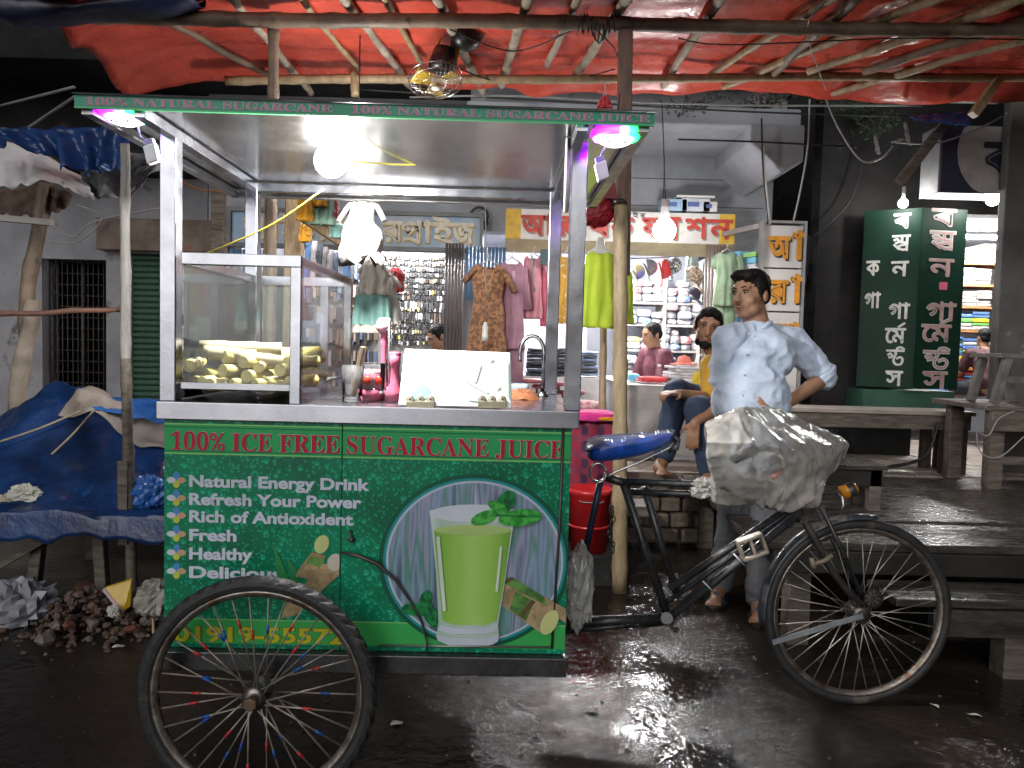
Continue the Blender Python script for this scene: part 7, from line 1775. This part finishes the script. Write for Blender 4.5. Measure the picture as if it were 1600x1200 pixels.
# plaid bundle under the pink cloth behind the saddle
def plaid_mat():
    mt, nt, b = _new('red_plaid'); vec = _coord(nt); L = nt.links
    sp = nt.nodes.new('ShaderNodeSeparateXYZ'); L.new(vec, sp.inputs[0]); outs = []
    for ax_, sc_ in (('X', 62), ('Z', 62)):
        m1 = nt.nodes.new('ShaderNodeMath'); m1.operation = 'MULTIPLY'; m1.inputs[1].default_value = sc_; L.new(sp.outputs[ax_], m1.inputs[0])
        m2 = nt.nodes.new('ShaderNodeMath'); m2.operation = 'SINE'; L.new(m1.outputs[0], m2.inputs[0]); outs.append(_ramp(nt, m2.outputs[0], [(0, (0, 0, 0)), (.55, (1, 1, 1))]).outputs[0])
    c1_ = nt.nodes.new('ShaderNodeMixRGB'); c1_.inputs[1].default_value = (.27, .02, .05, 1); c1_.inputs[2].default_value = (.05, .02, .06, 1); L.new(outs[0], c1_.inputs[0])
    c2_ = nt.nodes.new('ShaderNodeMixRGB'); c2_.blend_type = 'MIX'; c2_.inputs[2].default_value = (.2, .03, .07, 1); L.new(outs[1], c2_.inputs[0]); L.new(c1_.outputs[0], c2_.inputs[1])
    L.new(c2_.outputs[0], b.inputs['Base Color']); b.inputs['Roughness'].default_value = .85; return mt
cx_, cy_ = A(930, 700, 4.75).x, 4.8
def bundle(u, v):
    a = 2*math.pi*u; z = lerp(.35, A(930, 652, 4.75).z, v); r_ = (.20-.05*v+.02*nz((math.cos(a)*2, math.sin(a)*2, v*3), 1, 4))*(1 if v < .9 else (1-((v-.9)/.1)**2*.9))
    r_ += .018*math.sin(a*7+v*3+2*nz((u*4, v*2, 0), 1)); return V(cx_+math.cos(a)*r_*1.1, cy_+math.sin(a)*r_*.8, z+.02*nz((u*6, v*5, 0), 1))
tag(MB().grid(bundle, 60, 24).build('plaid_bundle', plaid_mat()), 'goods heap wrapped in dark red plaid cloth behind the saddle', 'bundle')
bt_ = MB().box(cx_-.3, cx_+.35, 4.6, 5.05, .30, .36).build('crate_board', old_wood); tag(bt_, 'low board carrying the plaid bundle', 'board')
for q in (-.24, .28): pass
c = A(928, 648, 4.7); pack((c.x, 4.75, c.z-.01), .30, .07, .26, fab('magenta_cloth', (.75, .03, .28)), 'magenta_cloth', 'magenta cloth lying on the plaid bundle', 'cloth', None, 5); c = A(945, 655, 4.62); pack((c.x, 4.68, c.z), .14, .03, .12, orangec, 'orange_cloth', 'orange cloth edge under the magenta cloth', 'cloth', None, 6)
c = A(920, 635, 5.2); pack((c.x, 5.2, c.z), .2, .08, .2, fab('floral_white', (.6, .55, .5), (.5, .1, .2), 30), 'floral_cloth', 'white floral cloth heap above the magenta cloth', 'cloth', None, 7)
# red bucket
c = G(918, 885, 0.02); c = V(A(918, 880, 4.25).x, 4.25, .18)
bk = thing('red_bucket', 'red plastic paint bucket behind the cart corner', 'bucket', c)
rp_ = pm('red_plastic', (.55, .02, .025), .3, 0, (.42, .015, .02), 6)
MB().lathe([(0, 0), (.105, 0), (.125, .33), (.132, .335), (.132, .36), (.12, .36), (.1, .02), (0, .02)], c, (0, 0, 1), 30).build('body', rp_, bk); MB().lathe([(.118, .14), (.124, .143), (.124, .15), (.119, .155)], c, (0, 0, 1), 30).build('band', rp_, bk)
MB().tube([c+V(-.13, 0, .31), c+V(-.05, -.13, .30), c+V(.05, -.13, .30), c+V(.13, 0, .31)], .003, 6).build('handle', gw, bk)
tag(MB().box(c.x-.16, c.x+.22, 4.12, 4.42, 0, .178).build('stone_block', concrete_dk, bevel=.01), 'dark stone block carrying the red bucket', 'block')
# chain and hooks on the seat post
mb = thing('lock_chain', 'rusty lock chain hanging behind the bicycle seat tube', 'chain', BP(957, 850, -.06)); 
for i in range(9):
    c = BP(955+3*math.sin(i), 795+i*8, -.05); M = Matrix.Rotation(i*1.3, 3, 'Z'); MB().tube([c+M @ V(.009*math.cos(t_), 0, .014*math.sin(t_)) for t_ in [2*math.pi*j/12 for j in range(13)]], .0028, 5).build('link', iron2, mb)

# ================================================================ FAN, BOXES, WIRES, WEEDS
Yf = 4.62
fan = thing('hanging_fan', 'black and yellow fan with a wire cage hung under the red tarpaulin', 'fan', A(680, 120, Yf))
cf = A(680, 122, Yf); axf = V(.12, -.25, -1).normalized(); blackp = pm('black_plastic', (.012, .012, .013), .35); yelp = pm('amber_blade', (.55, .36, .02), .35)
xf = axf.cross(V(0, 1, 0)).normalized(); yf = axf.cross(xf)
MB().lathe([(0, 0), (.03, .0), (.10, .03), (.105, .06), (.09, .13), (0, .14)], A(720, 62, Yf), V(.5, -.75, .25), 26).build('motor_disc', blackp, fan)
MB().lathe([(0, 0), (.08, .0), (.085, .05), (.06, .14), (0, .15)], A(690, 112, Yf), V(.12, 0, 1), 22).build('motor', blackp, fan)
MB().bar(A(706, 104, Yf), A(712, 20, Yf), .03, .03).build('stem', black_paint, fan); MB().bar(A(672, 108, Yf+.05), A(690, 62, Yf+.05), .05, .012).build('bracket', yelp, fan); MB().bar(A(710, 100, Yf), A(716, 70, Yf), .03, .02).build('bracket', yelp, fan)
Rf = .165
for rr_, off in ((Rf, 0), (Rf*.97, .04), (Rf*.6, .062), (Rf*.3, .07)): MB().tube([cf+axf*off+xf*rr_*math.cos(t_)+yf*rr_*math.sin(t_) for t_ in [2*math.pi*j/40 for j in range(41)]], .0028, 5).build('cage_ring', chrome, fan)
for i in range(36):
    a = 2*math.pi*i/36; e_ = xf*math.cos(a)+yf*math.sin(a); MB().tube([cf+e_*Rf-axf*.03, cf+e_*Rf*.97+axf*.04, cf+e_*Rf*.6+axf*.062, cf+e_*.03+axf*.07], .0014, 4).build('cage_wire', chrome, fan)
for i in range(3):
    a = 2*math.pi*i/3+.4; e_ = xf*math.cos(a)+yf*math.sin(a); n_ = xf*-math.sin(a)+yf*math.cos(a)
    MB().grid(lambda u, v: cf+e_*(.03+u*.115)+n_*((v-.5)*.11*(.5+u*.6))+axf*(.02+(v-.5)*.035), 6, 5).build('blade', yelp, fan, thick=.003)
MB().ell(cf+axf*.07, (.028, .028, .012), None, 14, 7).build('cage_badge', whitec, fan)
# cartons above the shop board
zb_ = A(1060, 330, 6.42).z
for i, (px_, w_, h_, col, lab) in enumerate(((1052, .22, .10, (.3, .45, .6), 'pale blue carton on the shop board, leftmost'), (1086, .24, .11, (.55, .58, .66), 'blue and white carton on the shop board, middle'), (1108, .12, .085, (.62, .6, .6), 'small white carton on the shop board, rightmost'))):
    c = A(px_, 320, 6.44); t = thing('carton', lab, 'carton', (c.x, 6.44, zb_)); MB().box(c.x-w_/2, c.x+w_/2, 6.40, 6.54, zb_, zb_+h_).build('box', pm('carton_%d' % i, col, .5), t, bevel=.003); MB().box(c.x-w_*.3, c.x+w_*.1, 6.394, 6.399, zb_+h_*.35, zb_+h_*.7).build('label_patch', pm('carton_label', (.1, .14, .35), .5), t)
o = MB().obox(A(1085, 309, 6.45), V(.16, 0, 0), V(0, .06, 0), V(0, 0, .008)).build('flat_carton', wp); tag(o, 'flat white lid lying on top of the middle carton', 'carton')
# lime sheet and red bag behind the right front post
drape('lime_sheet', 'lime green plastic sheet hanging behind the right front post of the cart', [(902, 240), (955, 215), (985, 200)], [(905, 318), (925, 318), (940, 285)], 3.5, 3.4, fab('lime_plastic', (.46, .50, .08)), 'sheet', .01, .015, 2, 20, 12, 3)
t = thing('red_bag', 'dark red bag hanging at the lashing of the bamboo post', 'bag', A(932, 350, 4.1)); crumple('pouch', '', '', A(932, 326, 4.1), (.10, .05, .10), pm('red_bag_cloth', (.34, .01, .025), .5), .2, 41, t); MB().tube([A(915, 300, 4.1), A(945, 262, 4.1), A(965, 250, 4.1)], .006, 6).build('strap', redc, t); MB().obox(A(950, 285, 4.08), V(.035, 0, 0), V(0, .02, 0), V(-.02, 0, .09)).build('flap', pm('red_bag_dark', (.2, .008, .02), .5), t)
garment('maroon ribbon bow hanging at the top of the timber post', 945, 150, 170, 4.08, [(0, 4), (.5, 10), (1, 12)], redc, (), .03, 1, seed=70)
# hanging pull bottle
c = A(758, 520, 5.3); t = thing('hanging_bottle', 'white plastic bottle hanging on a string before the brown kurta', 'bottle', c); MB().lathe([(0, -.06), (.022, -.06), (.024, -.02), (.019, .0), (.022, .04), (.012, .06), (.012, .075), (0, .075)], c, (0, 0, 1), 16).build('body', pm('milky_plastic', (.62, .66, .62), .35), t); MB().tube([c+V(0, 0, .07), A(760, 380, 5.3), A(758, 318, 5.3)], .0035, 5).build('string', gw, t)
# overhead wires
for i, (pts, lab) in enumerate((([(0, 165, 5), (116, 136, 3)], 'pale stay wire running to the canopy corner at upper left'), ([(20, 215, 5), (118, 150, 3.2)], 'second stay wire below the first at upper left'))): wire(lab, [A(*p) for p in pts], .006, gw)
for i, (pts, lab) in enumerate((([(640, 152, 5.5), (800, 150, 5.5), (1000, 160, 5.5), (1200, 165, 5.5), (1440, 165, 5.5)], 'pale cable crossing above the concrete canopy'), ([(560, 140, 5.6), (900, 160, 5.6), (1180, 175, 5.6), (1420, 182, 5.6)], 'black cable sagging above the concrete canopy'), ([(1060, 218, 5.5), (1190, 222, 5.5), (1340, 230, 5.5)], 'black cable crossing the concrete wall'), ([(1285, 140, 5.4), (1310, 200, 5.4), (1345, 250, 5.4), (1375, 248, 5.4), (1395, 228, 5.4)], 'pale loop of cable hanging before the sooty wall'), ([(1398, 222, 5.4), (1460, 224, 5.4), (1520, 205, 5.4), (1570, 180, 5.4)], 'white cable sagging to the navy sign'), ([(1265, 155, 5.5), (1262, 230, 5.5), (1250, 300, 5.6), (1240, 345, 5.7)], 'white cable dropping to the box sign'), ([(1190, 185, 5.65), (1192, 260, 5.65), (1200, 350, 5.7)], 'cable dropping beside the broken canopy bracket'), ([(1350, 250, 6.2), (1330, 310, 6.2), (1300, 345, 6.2), (1270, 370, 6.2)], 'thin dark cable on the sooty wall'), ([(60, 330, 6.5), (110, 370, 6.5), (150, 345, 6.5), (250, 325, 6.5)], 'black cable looping over the whitewashed wall'), ([(70, 376, 6.5), (120, 378, 6.5), (160, 340, 6.5), (120, 320, 6.5)], 'knotted black cable on the whitewashed wall'), ([(690, 40, 4.3), (800, 80, 4.6), (900, 45, 4.3)], 'black wire strung from the fan to the beam'), ([(690, 95, 4.8), (780, 128, 5.0), (890, 125, 5.0), (960, 108, 4.9)], 'thin wire looping below the second bamboo beam'), ([(930, 45, 4.2), (968, 95, 4.15), (962, 200, 4.1), (945, 300, 4.1)], 'black wire running down the timber post'), ([(1060, 60, 4.3), (1140, 70, 4.3), (1400, 60, 4.3), (1600, 62, 4.3)], 'dark wire under the red tarpaulin at right'), ([(1290, 0, 4.0), (1262, 48, 4.2), (1290, 140, 5.2)], 'pale string hanging from the tarpaulin'))): wire(lab, [A(*p) for p in pts], .007 if 'cable' in lab else .004, (gw if ('pale' in lab or 'white' in lab) else kw))
MB_ = MB().bar(A(1405, 285, 5.4), A(1475, 195, 5.4), .06, .06).build('diagonal_strut', old_wood); tag(MB_, 'dark diagonal strut propped under the navy sign', 'strut')
o = MB().bar(A(1520, 180, 4.9), A(1560, 125, 4.9), .06, .05).build('pale_strut', bamboo_mat); tag(o, 'pale bamboo strut leaning at the pillar top', 'strut')
drape('blue_eave_sheet', 'small bright blue tarpaulin over the navy sign at upper right', [(1420, 182), (1470, 176), (1520, 172)], [(1440, 190), (1480, 192), (1515, 198)], 5.3, 5.2, bluer, 'tarpaulin', .01, .01, 2, 18, 6, 5)
for i, (a, b_) in enumerate((((1365, 212), (1372, 240)), ((1412, 190), (1420, 225)), ((1392, 222), (1410, 216)))):
    drape('plastic_strip', ('torn white plastic strip hanging left on the sooty wall cables', 'torn white plastic strip hanging right on the sooty wall cables', 'short white plastic strip knotted on the sooty wall cables')[i], [(a[0], a[1]), (a[0]+5, a[1])], [(b_[0]-2, b_[1]), (b_[0]+3, b_[1]+2)], 5.4, 5.38, pm('white_strip', (.4, .4, .42), .5), 'scrap', .02, .01, 1, 6, 10, i)
o = MB().tube([A(1192, 230, 5.7), A(1193, 262, 5.7), A(1202, 350, 5.8)], .012, 8).build('white_conduit', whitec); tag(o, 'thin white conduit pipe running down beside the box sign', 'pipe')
# weeds on the ledges
leafm = pm('weed_leaf', (.028, .05, .02), .7, 0, (.015, .028, .011), 12); leafd = pm('dry_weed', (.05, .05, .04), .8, 0, (.03, .03, .024), 12)
def weed(label, c, n, r_, h_, mt):
    t = thing('ledge_weed', label, 'plant', c, 'weeds on the ledges'); c = Vector(c); mb = MB(); sm_ = MB()
    for i in range(n):
        a = random.uniform(0, 6.28); d = V(math.cos(a)*random.uniform(.2, 1)*r_, math.sin(a)*.5*r_, h_*random.uniform(.3, 1)); sm_.tube([c, c+d*.5+V(0, 0, h_*.2), c+d], [.006, .004, .002], 4)
        for q in range(9):
            p = c+d*random.uniform(.3, 1)+V(random.uniform(-1, 1), random.uniform(-1, 1), random.uniform(-.5, .8))*.05; u_ = V(random.uniform(-1, 1), random.uniform(-1, 1), random.uniform(-.6, .8)).normalized()*random.uniform(.02, .045); w_ = u_.cross(V(random.uniform(-1, 1), 1, .3)).normalized()*.009
            mb.add([p, p+u_*.5+w_, p+u_, p+u_*.5-w_], [(0, 1, 2, 3)])
    mb.build('leaves', mt, t, recalc=False); sm_.build('stems', mt, t)
random.seed(31)
weed('weed tuft on the concrete slab edge right of the timber post', A(1065, 195, 5.8), 26, .35, .25, leafd); weed('weed tuft hanging from the slab above the broken bracket', A(1190, 180, 5.8), 16, .3, .2, leafd); weed('leafy weed on the ledge above the sooty wall', A(1340, 190, 6.2), 24, .4, .25, leafm); weed('grass tuft on the dark ledge at far left', A(40, 190, 7.6), 40, .7, .35, leafm); weed('grass tuft on the dark ledge behind the stay wires', A(85, 165, 7.6), 30, .6, .25, leafm); weed('weed drooping beside the cable scraps', A(1372, 215, 6.1), 14, .25, .2, leafm)

# timber stall added unseen behind the cart to darken reflections under it
cs2 = thing('added_stall', 'added boarded timber stall, unseen behind the cart', 'stall', (-1.0, 4.3, 0))
for i in range(4): MB().box(-1.62+i*.4, -1.224+i*.4, 4.02, 4.045, .02, .80).build('front_board', old_wood, cs2, bevel=.004)
for i in range(3): MB().box(-1.64, .0, 4.0+i*.2, 4.195+i*.2, .80, .825).build('plank', old_wood, cs2, bevel=.004)
for x in (-1.57, -.07):
    for yy in (4.06, 4.5): MB().box(x-.04, x+.04, yy, yy+.07, 0, .80).build('leg', old_wood, cs2)

# grit and litter on the wet road
random.seed(77); gt = MB()
for i in range(520):
    x = random.uniform(-2.6, 2.6); y = random.uniform(2.25, 4.6); stone(gt, (x, y, gz(x, y)+.001), random.choice((.003, .004, .005, .007, .009)))
gt.sm = [False]*len(gt.sm)
o = gt.build('road_grit', pm('wet_grit', (.07, .06, .05), .35, 0, (.03, .026, .022), 14)); struct(o, 'stuff'); o['label'] = 'loose grit and pebbles scattered over the wet road'; o['category'] = 'grit'
for i, (px_, py_, mt, lab) in enumerate(((1268, 755+145, redc, 'red scrap of plastic lying near the kerb'), (1092, 853, hotpink, 'pink scrap lying in the wet before the bricks'), (1460, 1102, creamc, 'dry leaf on the road under the front wheel'), (1522, 1117, creamc, 'second dry leaf right of the front wheel'), (620, 1130, creamc, 'pale leaf floating in the puddle below the cart'), (925, 1112, creamc, 'pale scrap on the road right of the cart'), (185, 1010, whitec, 'white paper scrap on the road before the rubble'))):
    p = G(px_, py_, .006); mb = MB(); a = random.uniform(0, 3)
    mb.grid(lambda u, v: p+V((u-.5)*.05*math.cos(a)-(v-.5)*.025*math.sin(a)*(1-abs(2*u-1)**2), (u-.5)*.05*math.sin(a)+(v-.5)*.025*math.cos(a)*(1-abs(2*u-1)**2), .004*math.sin(u*5)+.003*v), 8, 4)
    tag(mb.build('litter_scrap', mt, thick=.001), lab, 'litter', 'litter on the road')

p, q = CM @ cl(888, 216, -.01), CM @ cl(884, 332, -.01)
o = MB().tube([p, q], .0075, 10).build('unlit_tube', pm('milk_tube', (.7, .7, .68), .3)); tag(o, 'slim unlit white tube tied to the right front post of the cart', 'tube light')
wire('black cable coil on the pier between the two shops', [A(748+14*math.cos(t_*.9), 346+16*math.sin(t_*.9)-t_*1.2, 6.6) for t_ in range(10)], .012, kw)
